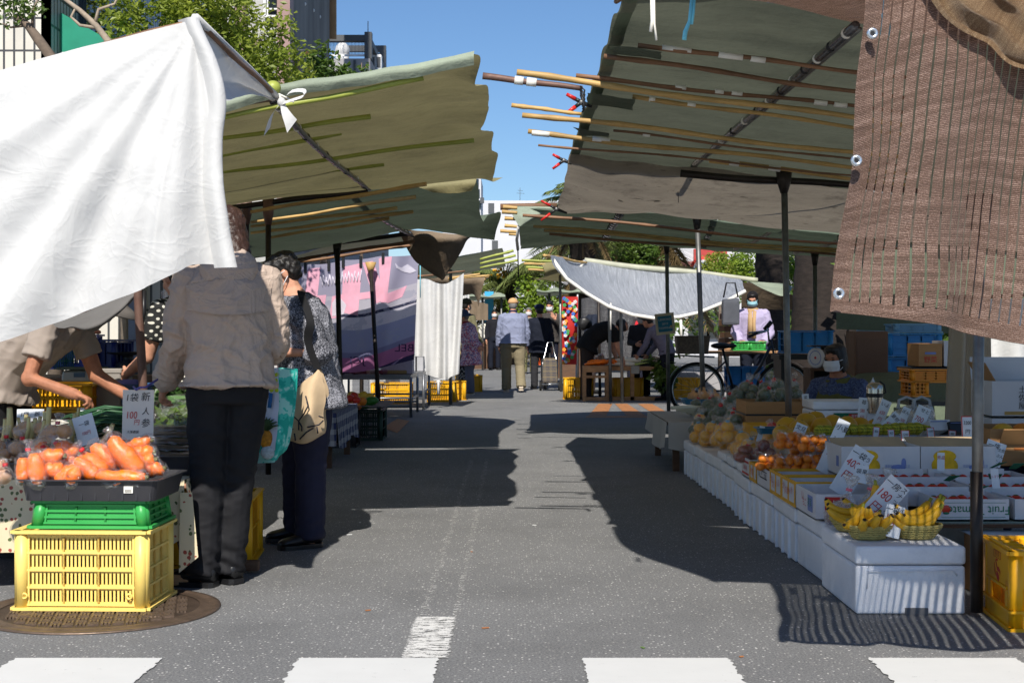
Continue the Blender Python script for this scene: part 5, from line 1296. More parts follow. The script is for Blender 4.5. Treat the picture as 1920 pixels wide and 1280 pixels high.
b.sheet([[P(95,600,6.5),P(150,585,6.5),P(205,560,6.5),P(252,540,6.5)],[P(120,615,6.35),P(165,615,6.3),P(210,592,6.35),P(250,560,6.45)],[P(135,612,6.5),P(168,618,6.55),P(200,606,6.55),P(246,572,6.6)]],12,20,fab('cover_grey',S(98,96,94)),amp=.02,fs=8);part('sheet',b,t,world=True)
# -- second left stall: plaid cloth, vegetables, crates
plaid=m_pattern('cloth_plaid','plaid',S(50,58,100),S(172,172,176),None,11)
t=thing('stall_table','low table under a blue and white checked cloth, second stall on the left','table',(-1.75,11.9,0))
b=MB();b.box((-1.8,11.9,.42),(.82,1.5,.03),wood_d)
for x in(-2.15,-1.45):
 for y in(11.25,12.5):b.box((x,y,.2),(.05,.05,.4),wood_d)
part('table_frame',b,t,world=True)
b=MB();X1=-1.375;XA,YA,YB=-2.2,11.15,12.65
b.grid(lambda u,v:V((XA+(X1-XA)*u,YA+(YB-YA)*v,.44+.004*noise.noise(V((u*7,v*7,1))))),10,12,plaid)
b.grid(lambda u,v:V((X1+.02*v+.012*math.sin(u*30)*v,YA+(YB-YA)*u,.44-(.27+.03*math.sin(u*8))*v)),40,10,plaid)
b.grid(lambda u,v:V((XA+(X1-XA)*u,YA-.01-.02*v+.012*math.sin(u*26)*v,.44-(.27+.02*math.sin(u*6))*v)),30,10,plaid)
part('tablecloth',b,t,world=True)
cab=mt('cabbage',S(135,150,95),.5,.3,9,bump=.5,bscale=14)
mel=mt('melon_green',S(45,80,40),.5,.5,8,stretch=(4,4,.6))
org=mt('orange_peel',S(225,130,45),.5,.15,10,bump=.25,bscale=90)
yelp=mt('yellow_fruit',S(215,165,55),.5,.2,8,bump=.3,bscale=60)
pep=mt('pepper_green',S(50,110,40),.3,.2,6)
tom=mt('tomato',S(195,50,35),.28,.15,8)
for i,(px,py,Y,r,m_,lab)in enumerate(((626,742,11.9,.085,cab,'pale green cabbage on the checked cloth'),(606,752,11.6,.07,mel,'dark striped melon on the checked cloth'))):
 b=MB();b.ell((0,0,r*.85),(r,r,r*.88),m_,18,12,wob=.12)
 for k in range(6):a=k*1.05;b.grid(lambda u,v:V((math.sin(a+(u-.5))*r*1.03*math.sin(.25+v*1.7),math.cos(a+(u-.5))*r*1.03*math.sin(.25+v*1.7),r*.85+math.cos(.25+v*1.7)*r*.92)),6,6,m_)if i==0 else None
 solo_local('cabbage' if i==0 else 'melon',b,lab,'cabbage' if i==0 else 'melon',on_table(px,Y,.445))
t=thing('plastic_crate','dark green mesh crate on the road beyond the checked cloth','crate',(-1.46,14.3,0),0);part('crate_body',crate_mesh(.34,.5,.30,dg_crate,3,4,.012,.012),t)
t=thing('plastic_crate','black crate carrying fruit beside the dark green mesh crate','crate',(-1.72,13.4,0),0);part('crate_body',crate_mesh(.52,.4,.36,tray_k,3,4,.012,.012),t)
b=MB();b.blob_noise(0,1);b.grid(lambda u,v:V(((u-.5)*.9,(v-.5)*1.1,.375+.012*noise.noise(V((u*20,v*20,3))))),20,20,mt('newspaper',S(130,115,115),.8,.3,20));solo_local('newspaper',b,'crumpled newspaper spread under the fruit on the black crate','newspaper',(-1.62,13.85,0))
fz=[]
for px,py,Y,r,m_,k in[(652+i*9,752+(i%3)*4,13.5,.045,org,'orange')for i in range(4)]+[(660+i*11,742+(i%2)*3,13.9,.05,yelp,'melon')for i in range(4)]+[(657,747,13.3,.04,tom,'tomato'),(668,750,13.3,.04,tom,'tomato'),(664,742,13.4,.04,tom,'tomato')]+[(683+i*7,757-i*3,13.6,.045,pep,'green pepper')for i in range(3)]:
 b=MB();b.ell((0,0,0),(r*(1.5 if m_==pep else 1),r,r*.92),m_,12,8,wob=.1,seed=px)
 lab={'orange':'orange among the fruit heaped on the black crate','melon':'yellow melon at the back of the fruit heap beside the checked cloth','tomato':'red tomato in the fruit heap beside the checked cloth','green pepper':'green pepper at the right of the fruit heap on the crate'}[k]
 solo_local(k.replace(' ','_'),b,lab,k,P(px,py,Y),0,k+' heap on the second left stall')
 # -- metal tables, banner, white cloth, crates
galv=mt('galvanised',S(130,132,136),.4,.15,10,metal=.7,dirt=.3)
def metal_table(label,x0,x1,y0,y1,z,shelf):
 t=thing('metal_table',label,'table',((x0+x1)/2,(y0+y1)/2,0),group='metal tables on the left');b=MB()
 cx,cy=(x0+x1)/2,(y0+y1)/2
 b.box((0,0,z-.03),(x1-x0,y1-y0,.06),galv);part('table_top',b,t)
 for x in(x0,x1):
  for y in(y0,y1):
   b=MB();b.tube([(x-cx,y-cy,z-.03),(x-cx,y-cy,0)],.018,galv,8);part('leg',b,t)
 b=MB()
 for y in(y0,y1):b.tube([(x0-cx,y-cy,shelf),(x1-cx,y-cy,shelf)],.014,galv,8)
 b.tube([(x1-cx,y0-cy,shelf+.08),(x1-cx,y1-cy,shelf+.08)],.014,galv,8);part('cross_bar',b,t)
metal_table('grey metal table with folding legs in front of the printed banner',-3.0,-1.27,17.85,19.1,.535,.14)
metal_table('grey metal table with tube legs beside the hanging white cloth',-2.4,-1.22,19.6,20.9,.52,.16)
for i in range(4):
 o=V((-1.62+.11*i,20.2,.525));b=tray_mesh(.09,.5,.20,mt('tray_steel',S(165,165,168),.5),.01,.006,1.0);solo_local('metal_tray',b,'upright grey tray stacked with others at the end of the metal table','tray',o,0,'grey trays on the metal table')
b=MB();b.box((0,0,.13),(.40,.35,.26),mt('carton_mauve',S(175,165,172),.8),bev=.004);b.box((-.02,-.17,.02),(.3,.05,.05),mt('packet_gold',S(150,120,70),.4),bev=.01);solo_local('carton',b,'pale mauve carton on the metal table under the banner','box',V((-1.47,18.3,.54)))
for i in range(5):
 b=MB();b.box((0,0,.03),(.22,.1,.05),mt('packet%d'%(i%2),[S(110,45,55),S(175,140,120)][i%2],.3,.3,20),bev=.012);b.blob_noise(.008,14);solo_local('packet',b,'foil snack packet lying on the metal table','packet',V((-2.2+.14*i,17.9+.1*(i%2),.54)),20*i,'packets on the metal table')
def m_banner():
 w=N('banner_print');uv=w.co('UV');s=w.n('SeparateXYZ',Vector=uv);U,Vv=s.outputs[0],s.outputs[1]
 wav=w.math('ADD',Vv,w.math('MULTIPLY',w.math('SINE',w.math('MULTIPLY',U,7.5)),.03))
 c=w.ramp(wav,[(0,S(188,183,205)),(.30,S(215,210,222)),(.46,S(62,64,92)),(.485,S(222,218,230)),(.6,S(165,170,205)),(.80,S(140,140,178)),(.845,S(190,120,165)),(.97,S(60,55,90))],'CONSTANT')
 n1=w.noise(uv,9,5,.7);k=w.math('MULTIPLY',w.math('GREATER_THAN',n1,.56),w.math('MULTIPLY',w.math('GREATER_THAN',wav,.3),w.math('LESS_THAN',wav,.8)))
 c=w.mix(w.math('MULTIPLY',k,.5),c,S(175,178,200))
 b=w.n('BsdfPrincipled',Base__Color=c,Roughness=.8);t_=w.n('BsdfTranslucent',Color=c)
 return w.done(w.n('MixShader',i0=.6,i1=b.outputs[0],i2=t_.outputs[0]))
ban=m_banner()
t=thing('banner','large printed banner in pink, white and navy hung backwards on the left','banner',(-1.9,18.6,.7),group=None)
ta,tb_=[P(525,502,17.6),P(600,493,17.6),P(690,482,17.6),P(785,476,17.6)],[P(525,712,17.5),P(600,704,17.5),P(690,694,17.5),P(777,674,17.5)]
def bf(u,v):
 p=cr(ta,u).lerp(cr(tb_,u),v);p.y+=.05*math.sin(u*16+v*2)*(.4+v)+.12*math.exp(-((u-.86+.2*v)*14)**2)*-1;p.z+=-.02*abs(math.sin(u*12.5))*(1-v);return p
b=MB();b.grid(bf,60,30,ban);part('cloth',b,t,world=True)
pkm=mt('print_pink',S(236,178,198),.8,trans=.35);lg=mt('print_pale',S(218,214,226),.8,trans=.35);nk=mt('print_navy',S(60,50,90),.8,trans=.3)
def on_ban(poly,mat,mb,z=-.005):
 """polygon in banner u,v laid on the cloth"""
 c=(sum(p[0]for p in poly)/len(poly),sum(p[1]for p in poly)/len(poly));n=len(poly);vs=[];fs=[];K=6
 for k in range(K+1):
  for(u,v)in poly:vs.append(bf(c[0]+(u-c[0])*k/K,c[1]+(v-c[1])*k/K)+V((0,z,0)))
 for k in range(K):
  for j in range(n):fs.append((k*n+j,k*n+(j+1)%n,(k+1)*n+(j+1)%n,(k+1)*n+j))
 mb.add(vs,fs,mat)
def dens(poly,m=6):
 o=[]
 for i,a in enumerate(poly):
  c=poly[(i+1)%len(poly)];o+=[(a[0]+(c[0]-a[0])*k/m,a[1]+(c[1]-a[1])*k/m)for k in range(m)]
 return o
b=MB()
for poly in([(.02,.05),(.12,.05),(.24,.36),(.17,.42)],[(.24,.04),(.34,.03),(.30,.46),(.2,.44)],[(.30,.28),(.38,.28),(.36,.44),(.32,.44)],[(.42,.30),(.50,.30),(.48,.5),(.40,.5)],[(.50,.06),(.63,.03),(.60,.50),(.48,.46)],[(.63,.03),(.70,.03),(.80,.40),(.72,.42)],[(.60,.30),(.74,.30),(.74,.36),(.60,.36)],[(.74,.02),(.83,.0),(.80,.42),(.76,.42)],[(.80,.34),(.93,.28),(.90,.38),(.80,.43)]):on_ban(dens(poly),pkm,b)
part('pink_lettering',b,t,world=True)
b=MB()
for poly in([(.90,.10),(.93,.08),(.97,.13),(.99,.16),(.95,.17),(.91,.15),(.88,.13)],[(.85,.06),(.875,.1),(.90,.11),(.90,.14),(.86,.11)],[(.42,.36),(.46,.30),(.52,.40),(.50,.48),(.42,.48)]):on_ban(dens(poly,3),lg,b,-.008)
part('pale_figures',b,t,world=True)
b=MB()
for tx,u,v,s in(('BEL',.93,.87,.13),('JCI',.60,.90,.13)):
 b=MB();p=bf(u,v);b.text(tx,s,nk,Matrix.Translation(p+V((0,-.05,0)))@rotm(90,0,0)@Matrix.Scale(-1,4,V((1,0,0))),1.2);part('lettering',b,t,world=True)
b=MB()
for k in range(13):u=.34+.022*k;b.tube([bf(u,.11+.02*(k%3))+V((0,-.006,0)),bf(u+.012,.2)+V((0,-.006,0)),bf(u+.02,.10+.02*(k%2))+V((0,-.006,0))],.008,lg,5)
part('pale_script',b,t,world=True)
for u in(.22,.40,.50,.62,.77):
 b=MB();p=bf(u,.0);b.box(p+V((0,-.03,-.03)),(.035,.02,.14),blk,bev=.005);part('clip',b,t,world=True)
b=MB();q=P(788,482,17.5);b.tube([q,q+V((.0,0,-.5))],.006,cy,5);b.tube([q+V((0,0,-.05)),q+V((.03,0,-.12))],.012,cy,5);solo('blue_string',b,'light blue string hanging at the right end of the printed banner','string',q)
t=thing('white_cloth','white sheet hung as a side wall of the middle left stall','cloth',(-1.1,21.2,.4))
b=MB();tp_=[P(776,524,20.2),P(800,523,20.2),P(818,530,20.2),P(835,532,20.1),P(852,524,20.1),P(870,512,20.1)];bo_=[P(778,700,20.2),P(800,702,20.2),P(818,708,20.2),P(836,712,20.1),P(846,706,20.1),P(861,700,20.1)]
b.grid(lambda u,v:(lambda p:p+V((0,.05*math.sin(u*17+v*1.5)*(.3+v)+.03*math.sin(u*31),0)))(cr(tp_,u).lerp(cr(bo_,u),v)),40,30,cotton);part('sheet',b,t,world=True)
b=MB();q=P(822,712,20.0);b.tube([q,q+V((-.06,0,.0)),q+V((-.05,0,-.06)),q],.012,cotton,6);b.tube([q,q+V((.06,0,.01)),q+V((.05,0,-.06)),q],.012,cotton,6);b.tube([q,q+V((0,0,-.2))],.018,cotton,6);part('tie_bow',b,t,world=True)
b=MB();bam(b,P(770,520,20.25),P(872,508,20.2),.018,bamboo_d);part('hanging_pole',b,t,world=True)
b=MB();b.grid(lambda u,v:P(690+60*u,690+55*v,22.5)+V((0,.04*math.sin(u*20),0)),12,6,cotton);solo('white_cloth',b,'white sheet glimpsed between the legs of the metal tables','cloth',P(720,715,22.5))
b=MB();b.grid(lambda u,v:P(585+75*u,690+45*v,22.5)+V((0,.04*math.sin(u*20),0)),12,6,cotton);solo('white_cloth',b,'white sheet behind the left end of the front metal table','cloth',P(620,712,22.5))
for x,y,rz,sx,lab in((-1.82,21.6,2,.60,'bright yellow crate in the sun behind the metal tables'),(-1.09,22.0,4,.42,'yellow crate under the hem of the hanging white sheet'),(-.93,22.6,4,.36,'amber crate just behind the one under the white sheet'),(-.78,25.6,8,.42,'yellow crate on the road beyond the floral smock')):
 t=thing('plastic_crate',lab,'crate',(x,y,0),rz,'yellow crates along the left stalls');part('crate_body',crate_mesh(sx,.5,.30,y_crate_d,3,3,.016,.012,solid=x>-1),t)
 # -- patterned cloth
 # -- near left: shopper in a beige rain jacket
jk=mt_cloth('jacket_beige',S(176,157,142),4,.45,.6)
t,J=person('person seen from behind in a beige hooded jacket and black trousers',(-1.212,6.08,0),14,1.60,lean=7,hp=20,wid=.97,hy=14,arms=(((-.16,.04,-1),(-.2,.55,-.75)),((.1,.1,-1),(.05,1,-.18))),legs=(((-.02,-.03,-1),(-.06,-.03,-1)),((-.11,.06,-1),(-.10,.02,-1))),feet=(62,40),top=jk,tlen=.02,loose=.032,bottom=fab('trousers_black',(.013,.013,.015),.75,.2,.7,16),bloose=.016,hair=(hair_b,'long'),vox=.007,curl=(1.25,.7),amp=.013,palm=((.6,.2,-.4),(-1,0,-.2)))
g=MB();n_=J['neck']
ringloft(g,[(n_+V((0,-.085,-.12)),.06,.02,10),(n_+V((0,-.105,-.085)),.11,.045,8),(n_+V((0,-.09,-.03)),.122,.062,4),(n_+V((0,-.06,.02)),.108,.064,0),(n_+V((0,-.035,.055)),.085,.055,0),(n_+V((0,-.02,.07)),.05,.03,0)],jk)
part('hood',cloth_mesh(g,jk,.007,.008,seed=4),t)
from mathutils.bvhtree import BVHTree
jm=[c for c in t.children if c.name.startswith('top')][0].data
bv=BVHTree.FromPolygons([v.co for v in jm.vertices],[tuple(p.vertices)for p in jm.polygons])
def yk(u,v):
 x=(u-.5)*(.36-.02*v);z=J['shoL'].z+.02-(.02+.135*v)-.02*math.sin(u*math.pi)*v-.03*(1-v)*abs(u-.5)*2
 h=bv.ray_cast(V((x,-1,z)),V((0,1,0)))[0]
 return(h if h else V((x,-.1,z)))-V((0,.006+.007*v,0))
part('back_yoke',MB().grid(yk,24,12,jk),t)
# -- near left: shopper in a patterned top
pat=m_pattern('top_scribble','scribble',(.03,.032,.042),(.34,.34,.38),sc_=80)
t,J=person('masked person in a black and white patterned top beside the beige jacket',(-1.02,7.22,0),98,1.47,lean=13,hp=28,wid=1.15,hy=2,arms=(((-.16,-.55,-1),(.1,.95,.02)),((.15,-.1,-1),(-.25,.9,-.1))),legs=(((-.05,.0,-1),(0,.02,-1)),((.02,.2,-1),(0,-.02,-1))),feet=(28,15),top=pat,sleeve='three',tlen=.1,loose=.032,bottom=fab('trousers_navy',S(42,42,60),.8,.15,.6),bloose=.026,hair=(hair_k,'curly'),mask=mask_w,vox=.0075,curl=(.75,.8),amp=.010,palm=((.4,.1,.9),(0,.1,.9)))
LH=t.matrix_world if False else Matrix.Translation(t.location)@rotm(0,0,98)
W2={k:LH@v for k,v in J.items()}
b=MB()
tote_c=W2['hipL']+V((-.0,-.17,-.06))
tote=mt('tote_canvas',S(190,165,132),.85,.08,6,bump=.5,bscale=30)
ink=mt('ink_dark',(.02,.02,.03),.8)
bt_=thing('tote_bag','beige canvas tote bag printed with dark branches on a black shoulder strap','bag',tote_c)
b=MB()
Yb=tote_c.y
ol=[[P(592,696,Yb),P(596,690,Yb),P(600,698,Yb)],[P(556,730,Yb),P(585,722,Yb-.05),P(612,738,Yb)],[P(546,770,Yb),P(580,768,Yb-.085),P(606,772,Yb)],[P(540,800,Yb),P(575,802,Yb-.1),P(609,795,Yb)],[P(538,822,Yb),P(572,827,Yb-.07),P(606,812,Yb)],[P(545,826,Yb+.04),P(572,829,Yb+.0),P(600,817,Yb+.04)]]
b.sheet(ol,26,22,tote,amp=.010,fs=9)
b.sheet([[V(q)+V((0,.08,0))for q in r]for r in ol],12,12,tote,amp=.01,fs=9)
b.v=[v-tote_c for v in b.v];part('bag_body',b,bt_)
def onbag(pts,r=.0035):
 q=[]
 for x,y in pts:
  v=(y-696)/130;u=(x-540)/70
  q.append(P(x,y,Yb-.012-.1*math.sin(max(0,min(1,v))**.7*2.2)*(1-(2*max(0,min(1,u))-1)**2)**.5))
 return q
b=MB()
for pts in([(573,742),(578,760),(570,775),(560,789),(548,778)],[(560,789),(566,800),(566,808)],[(560,789),(560,806)],[(540,806),(580,800),(598,796),(606,788)],[(598,780),(606,783)],[(562,823),(575,810),(588,802)],[(552,812),(554,826)],[(594,800),(596,812)]):
 b.tube(onbag(pts),.0038,ink,5)
b.v=[v-tote_c for v in b.v];part('branch_print',b,bt_)
b=MB();s0=W2['shoL']+V((.03,-.0,.075))
sp_=[P(596,692,Yb),P(578,640,Yb-.02),P(582,600,W2['shoL'].y-.13),s0+V((.0,-.03,0)),s0+V((.02,.05,-.0))]
vs_l=[cr(sp_,i/24)for i in range(25)]
b.grid(lambda u,v:cr(sp_,u)+V((-.55,0,.15))*((v-.5)*.075)*(1 if u<.75 else 1)+V((0,-.004,0)),24,2,fab('strap_black',(.012,.012,.013)))
b.v=[v-tote_c for v in b.v];part('shoulder_strap',b,bt_)
green_d=mt('leaf_dark',(.02,.05,.012),.6,.4,30)
q=W2['wriL']+V((-.10,-.03,.03))
hb=thing('vegetable_bag','small clear bag of greens with yellow ties held in two hands','bag',q)
b=MB();b.ell((0,0,-.02),(.07,.05,.045),film2,14,10,wob=.6);b.tube([(.02,0,.02),(.03,0,.06),(.02,-.01,.1)],[.03,.012,.03],film2,10);b.tube([(-.01,0,.0),(-.02,0,.06),(-.035,0,.13)],[.04,.012,.03],film2,10);b.blob_noise(.012,18);part('bag',b,hb)
b=MB();b.ell((0,0,-.02),(.05,.035,.028),green_d,10,8,wob=.6);part('greens',b,hb)
yel=mt('yellow_tie',S(235,200,30),.5)
for p in((.03,0,.06),(-.02,0,.06)):
 b=MB();b.tube([V(p)-V((0,0,.009)),V(p)+V((0,0,.009))],.014,yel,8);part('tie',b,hb)
teal=m_pattern('bag_teal','camo',S(20,165,150),S(60,190,175),S(150,215,205),sc_=16)
tq=P(525,780,6.75)
tb=thing('shopping_bag','teal plastic shopping bag printed with green dots and a pineapple','bag',tq)
Yq=6.72
L_=[(512,690),(503,730),(496,790),(488,830),(482,868)];R_=[(553,692),(551,740),(545,790),(535,840),(518,858)]
M_=[(522,690),(522,735),(521,790),(516,845),(512,866)]
b=MB()
rf=[[P(*l,Yq),P((l[0]+m[0])/2,(l[1]+m[1])/2,Yq-.035),P(*m,Yq-.05),P((m[0]+r[0])/2,(m[1]+r[1])/2,Yq-.035),P(*r,Yq)]for l,m,r in zip(L_,M_,R_)]
pw=mt('bag_white',S(205,212,225),.6,.05)
b.sheet(rf,20,24,teal,amp=.007,fs=10);b.sheet([[p+V((0,.09,0))for p in r]for r in rf],10,10,teal)
b.sheet([[r[0]+V((0,-.004,0)),r[1]+V((0,-.004,0)),r[2]+V((0,-.004,0))]for r in rf[:4]],18,10,pw,amp=.007,fs=10)
b.v=[v-tq for v in b.v];part('bag_body',b,tb)
b=MB()
gd=mt('dot_green',S(165,185,30),.6)
for x,y in((514,703),(520,702),(510,713),(519,713),(505,721),(514,722),(509,731),(519,731)):b.ell(P(x,y,Yq-.052),(.0105,.004,.0105),gd,10,6)
pine=mt('pine_gold',S(170,115,25),.7,.5,60)
b.ell(P(499,823,Yq-.047),(.032,.012,.045),pine,14,10)
for k in range(9):
 a=R(90+(k-4)*17);c=P(500,806,Yq-.05);b.tube([c,c+V((math.cos(a)*.035,-.006,math.sin(a)*.05)),c+V((math.cos(a)*.065,-.002,math.sin(a)*.062))],[.007,.006,.001],green_d,5)
b.ell(P(502,848,Yq-.05),(.034,.012,.032),mt('print_grey',S(170,185,190),.7,.3,70),14,10)
b.tube([P(503,738,Yq-.03),P(508,738,Yq-.045),P(505,764,Yq-.04)],[.008,.01,.01],mt('print_blue',S(20,90,150),.6),6)
b.v=[v-tq for v in b.v];part('print',b,tb)
# -- vendor bending in from the left edge, and a shopper in polka dots
t,J=person('person bending over the stall in a greige short sleeved shirt and sun hat',(-2.50,6.95,0),-96,1.55,lean=62,hp=18,wid=1.15,arms=(((-.1,.30,-.9),(.05,1.0,-.62)),((.25,-.22,-1),(-.05,1,-.35))),top=fab('shirt_greige',S(150,138,128),.8,.06,.4),sleeve='short',tlen=.06,loose=.03,bottom=fab('trousers_black2',(.012,.012,.013)),hat=('sun',fab('hat_grey',S(105,100,96))),mask=mask_w,skin=skin_t,vox=.0075,curl=(1.3,1.5),palm=((.3,.2,-.9),(.2,.1,-1)))
t,J=person('person in a black and white polka dot dress stooping beside the beige jacket',(-1.58,7.35,0),50,1.5,lean=28,hp=20,wid=1.05,arms=(((-.15,.3,-1),(.1,.9,-.4)),((.2,.3,-1),(0,.9,-.4))),top=m_pattern('dots_dress','dots',(.012,.012,.012),(.6,.58,.5),sc_=34),sleeve='short',tlen=-.02,loose=.024,bottom=bpy.data.materials['dots_dress'],bloose=.04,skirt=.42,vox=.012)
# -- people along the street
flo=m_pattern('coat_floral','floral',S(205,178,190),S(170,80,105),S(120,110,150),55)
t,J=person('elderly person in a pink floral smock and navy bucket hat, hands behind the back',(-.70,24.2,0),80,1.42,lean=13,hp=14,wid=1.1,arms=(((-.2,-.28,-1),(.55,-.75,-.5)),((.2,-.28,-1),(-.55,-.75,-.5))),legs=(((-.03,.05,-1),(0,-.06,-1)),((.03,.1,-1),(0,-.05,-1))),top=flo,tlen=.26,loose=.035,bottom=fab('trousers_slate',S(95,98,115)),shoes=shoe_g,hat=('bucket',fab('hat_navy',S(55,66,92))),hair=(hair_g,'short'),vox=.012,group='people walking in the street')
b=MB();b.lathe([(.07,-.02),(.072,.02),(.06,.035)],fab('collar_red',S(150,30,50)),J['neck'],16);part('scarf',b,t)
t,J=person('person in an olive cap and khaki jacket half hidden by the white cloth',(-.86,25.4,0),-40,1.63,lean=5,top=fab('jacket_khaki',S(112,108,82)),tlen=.06,bottom=fab('trousers_tan',S(180,152,112)),shoes=sole_w,hat=('cap',fab('cap_olive',S(68,64,45))),mask=mask_w,vox=.013,group='people walking in the street',arms=(((-.15,.1,-1),(.1,.35,-1)),((.2,.1,-1),(.0,.6,-.8))))
H1=Matrix.Translation(t.location)@rotm(0,0,-40)
q=P(871,692,25.1);tb=thing('tote_bag','black tote bag with white script hanging beside the khaki jacket','bag',q)
b=MB();b.box((0,0,-.02),(.24,.1,.40),blk,bev=.03,seg=2,rz=20);b.blob_noise(.01,7);part('bag_body',b,tb)
b=MB();b.tube([(-.07,0,.16),(-.05,0,.34),(.0,0,.40),(.05,0,.34),(.07,0,.16)],.012,blk,6);part('handle',b,tb)
b=MB();
for k,(z,a)in enumerate(((-.02,.5),(-.1,.3),(-.15,.4))):b.tube([(-.09+.01*k,-.075,z-.02),(-.04,-.07,z+.04),(-.01,-.065,z-.03),(.04,-.06,z+.03),(.07,-.05,z-.01)],.008,tape,5)
part('script_print',b,tb)
bj=fab('jacket_slate',S(128,134,158),.8,.08,.5,12)
nv=fab('navy_trim',S(34,40,68))
t,J=person('man in a slate blue jacket, tan cap and khaki trousers walking away',(.02,25.3,0),3,1.63,lean=4,hp=6,wid=1.18,arms=(((-.17,.05,-1),(-.02,.3,-1)),((.17,.02,-1),(-.02,.35,-1))),legs=(((-.04,.1,-1),(0,.0,-1)),((.05,-.04,-1),(.04,-.48,-1))),feet=(6,-6),top=bj,tlen=.015,loose=.04,bottom=fab('trousers_khaki',S(128,118,95),.85,.08,.7,8),bloose=.03,shoes=sole_w,hat=('cap',fab('cap_tan',S(190,150,108))),hair=(hair_g,'short'),vox=.011,amp=.011,group='people walking in the street')
g=MB();n_=J['neck'];ringloft(g,[(n_+V((0,0,-.03)),.085,.07,0),(n_+V((0,.0,.06)),.066,.062,0)],nv);part('collar',cloth_mesh(g,nv,.011,.003),t)
g=MB();z=J['hipL'].z-.005;ringloft(g,[(V((0,0,z-.012)),.172*1.09,.142,0),(V((0,0,z+.045)),.172*1.09,.142,0)],nv);part('waistband',cloth_mesh(g,nv,.011,.004),t)
t,J=person('grey haired person in a white mask and camouflage trousers walking towards us',(.42,36,0),176,1.66,top=fab('jacket_grey',S(120,118,108)),tlen=.05,bottom=m_pattern('camo','camo',S(110,105,70),S(70,72,45),S(140,130,95),9),hair=(hair_g,'short'),mask=mask_w,shoes=shoe_g,vox=.015,group='people walking in the street')
dk=fab('coat_ink',S(24,28,40))
t,J=person('person in black with a navy beret pulling a plaid trolley away from us',(.515,26.6,0),6,1.55,hp=4,top=dk,tlen=.16,loose=.03,bottom=fab('trousers_char',S(45,45,48)),hat=('beret',fab('beret_navy',S(38,46,72))),vox=.012,arms=(((-.17,.05,-1),(-.02,.2,-1)),((.14,-.12,-1),(.1,-.32,-1))),group='people walking in the street')
t,J=person('man in a dark jacket lifting one hand to his white mask in the street',(.80,30,0),165,1.70,hp=10,top=fab('jacket_char',S(62,58,55)),tlen=.06,loose=.03,bottom=fab('trousers_ink',S(30,32,45)),mask=mask_w,vox=.013,arms=(((-.45,.45,-.9),(.65,.6,.95)),((.17,.05,-1),(0,.2,-1))),palm=((.3,-1,.2),(-1,0,0)),group='people walking in the street')
t,J=person('man in a navy T shirt and mask looking down at the far right stall',(1.34,24.6,0),-74,1.62,lean=6,hp=22,top=fab('tee_navy',S(36,42,56)),sleeve='short',tlen=.03,bottom=fab('trousers_brown',S(58,48,46)),mask=mask_w,skin=skin_t,vox=.012,hy=0,arms=(((-.15,.05,-1),(.1,.6,-.8)),((.15,-.25,-1),(-.4,-.2,-.9))),group='people walking in the street')
t,J=person('person in black bending low over the daikon stall, arm reaching down',(1.19,22.4,0),-82,1.62,lean=78,hp=-14,top=fab('tee_black',(.01,.01,.011)),sleeve='short',tlen=.1,loose=.035,bottom=fab('trousers_umber',S(50,42,40)),hair=(hair_k,'long'),vox=.011,arms=(((-.1,.25,-1),(.05,.35,-1)),((.1,.25,-1),(0,.4,-1))),legs=(((-.05,-.05,-1),(0,-.03,-1)),((.05,-.05,-1),(0,-.03,-1))),group='people at the far right stalls')
b=MB();b.ell(J['neck']*.25+V((-.16,-.12,J['hipL'].z+.08)),(.06,.11,.10),blk,14,10,wob=.3);part('waist_pouch',b,t)
t,J=person('person in a bright red jacket standing behind the daikon stall',(2.14,24.6,0),150,1.47,top=fab('jacket_red',S(185,40,50)),bottom=fab('trousers_ink',S(30,32,45)),mask=mask_w,vox=.014,group='people at the far right stalls')
t,J=person('person in a charcoal coat and white mask looking at a phone',(2.08,22.9,0),178,1.38,hp=20,top=fab('coat_char',S(44,44,50)),tlen=.22,bottom=dk,mask=mask_w,hat=('cap',blk),vox=.012,arms=(((-.15,.15,-1),(.45,.85,-.1)),((.15,.15,-1),(-.45,.85,-.1))),group='people at the far right stalls')
t,J=person('stooping person in a pale mauve top behind the small blue sign',(2.42,22.2,0),60,1.42,lean=42,hp=20,top=fab('top_mauve',S(110,108,128)),tlen=.05,bottom=dk,vox=.014,group='people at the far right stalls',arms=(((-.15,.3,-1),(.1,.7,-.8)),((.2,.3,-1),(0,.7,-.8))))
t,J=person('vendor in a lavender shirt, tan scarf and pale blue mask behind the bicycle',(3.42,20.2,0),168,1.63,lean=10,hp=22,top=fab('shirt_lavender',S(170,160,188),.85,.06),tlen=.06,loose=.034,bottom=dk,hair=(hair_k,'bob'),mask=mask_b,vox=.010,arms=(((-.25,.05,-1),(.35,.75,-.55)),((.25,.05,-1),(-.35,.75,-.55))),group='people at the far right stalls')
sc_m=fab('scarf_tan',S(178,148,108))
g=MB();n_=J['neck'];g.lathe([(.05,.03),(.085,.0),(.1,-.03),(.08,-.05)],sc_m,n_,18);g.tube([n_+V((-.03,.09,-.03)),n_+V((-.02,.14,-.2)),n_+V((-.02,.15,-.42))],[.035,.04,.045],sc_m,8,flat=.5);g.tube([n_+V((.03,.09,-.03)),n_+V((.03,.145,-.2)),n_+V((.035,.15,-.36))],[.035,.04,.045],sc_m,8,flat=.5);g.blob_noise(.01,18);part('scarf',g,t)
t,J=person('man in a pale blue work shirt and black cap bent over crates at far right',(4.15,16.8,0),-60,1.6,lean=48,hp=8,top=fab('shirt_sky',S(150,172,195)),bottom=dk,hat=('cap',blk),vox=.0125,skin=skin_t,group='people at the far right stalls',arms=(((-.15,.2,-1),(.1,.5,-.9)),((.2,.2,-1),(0,.5,-.9))))
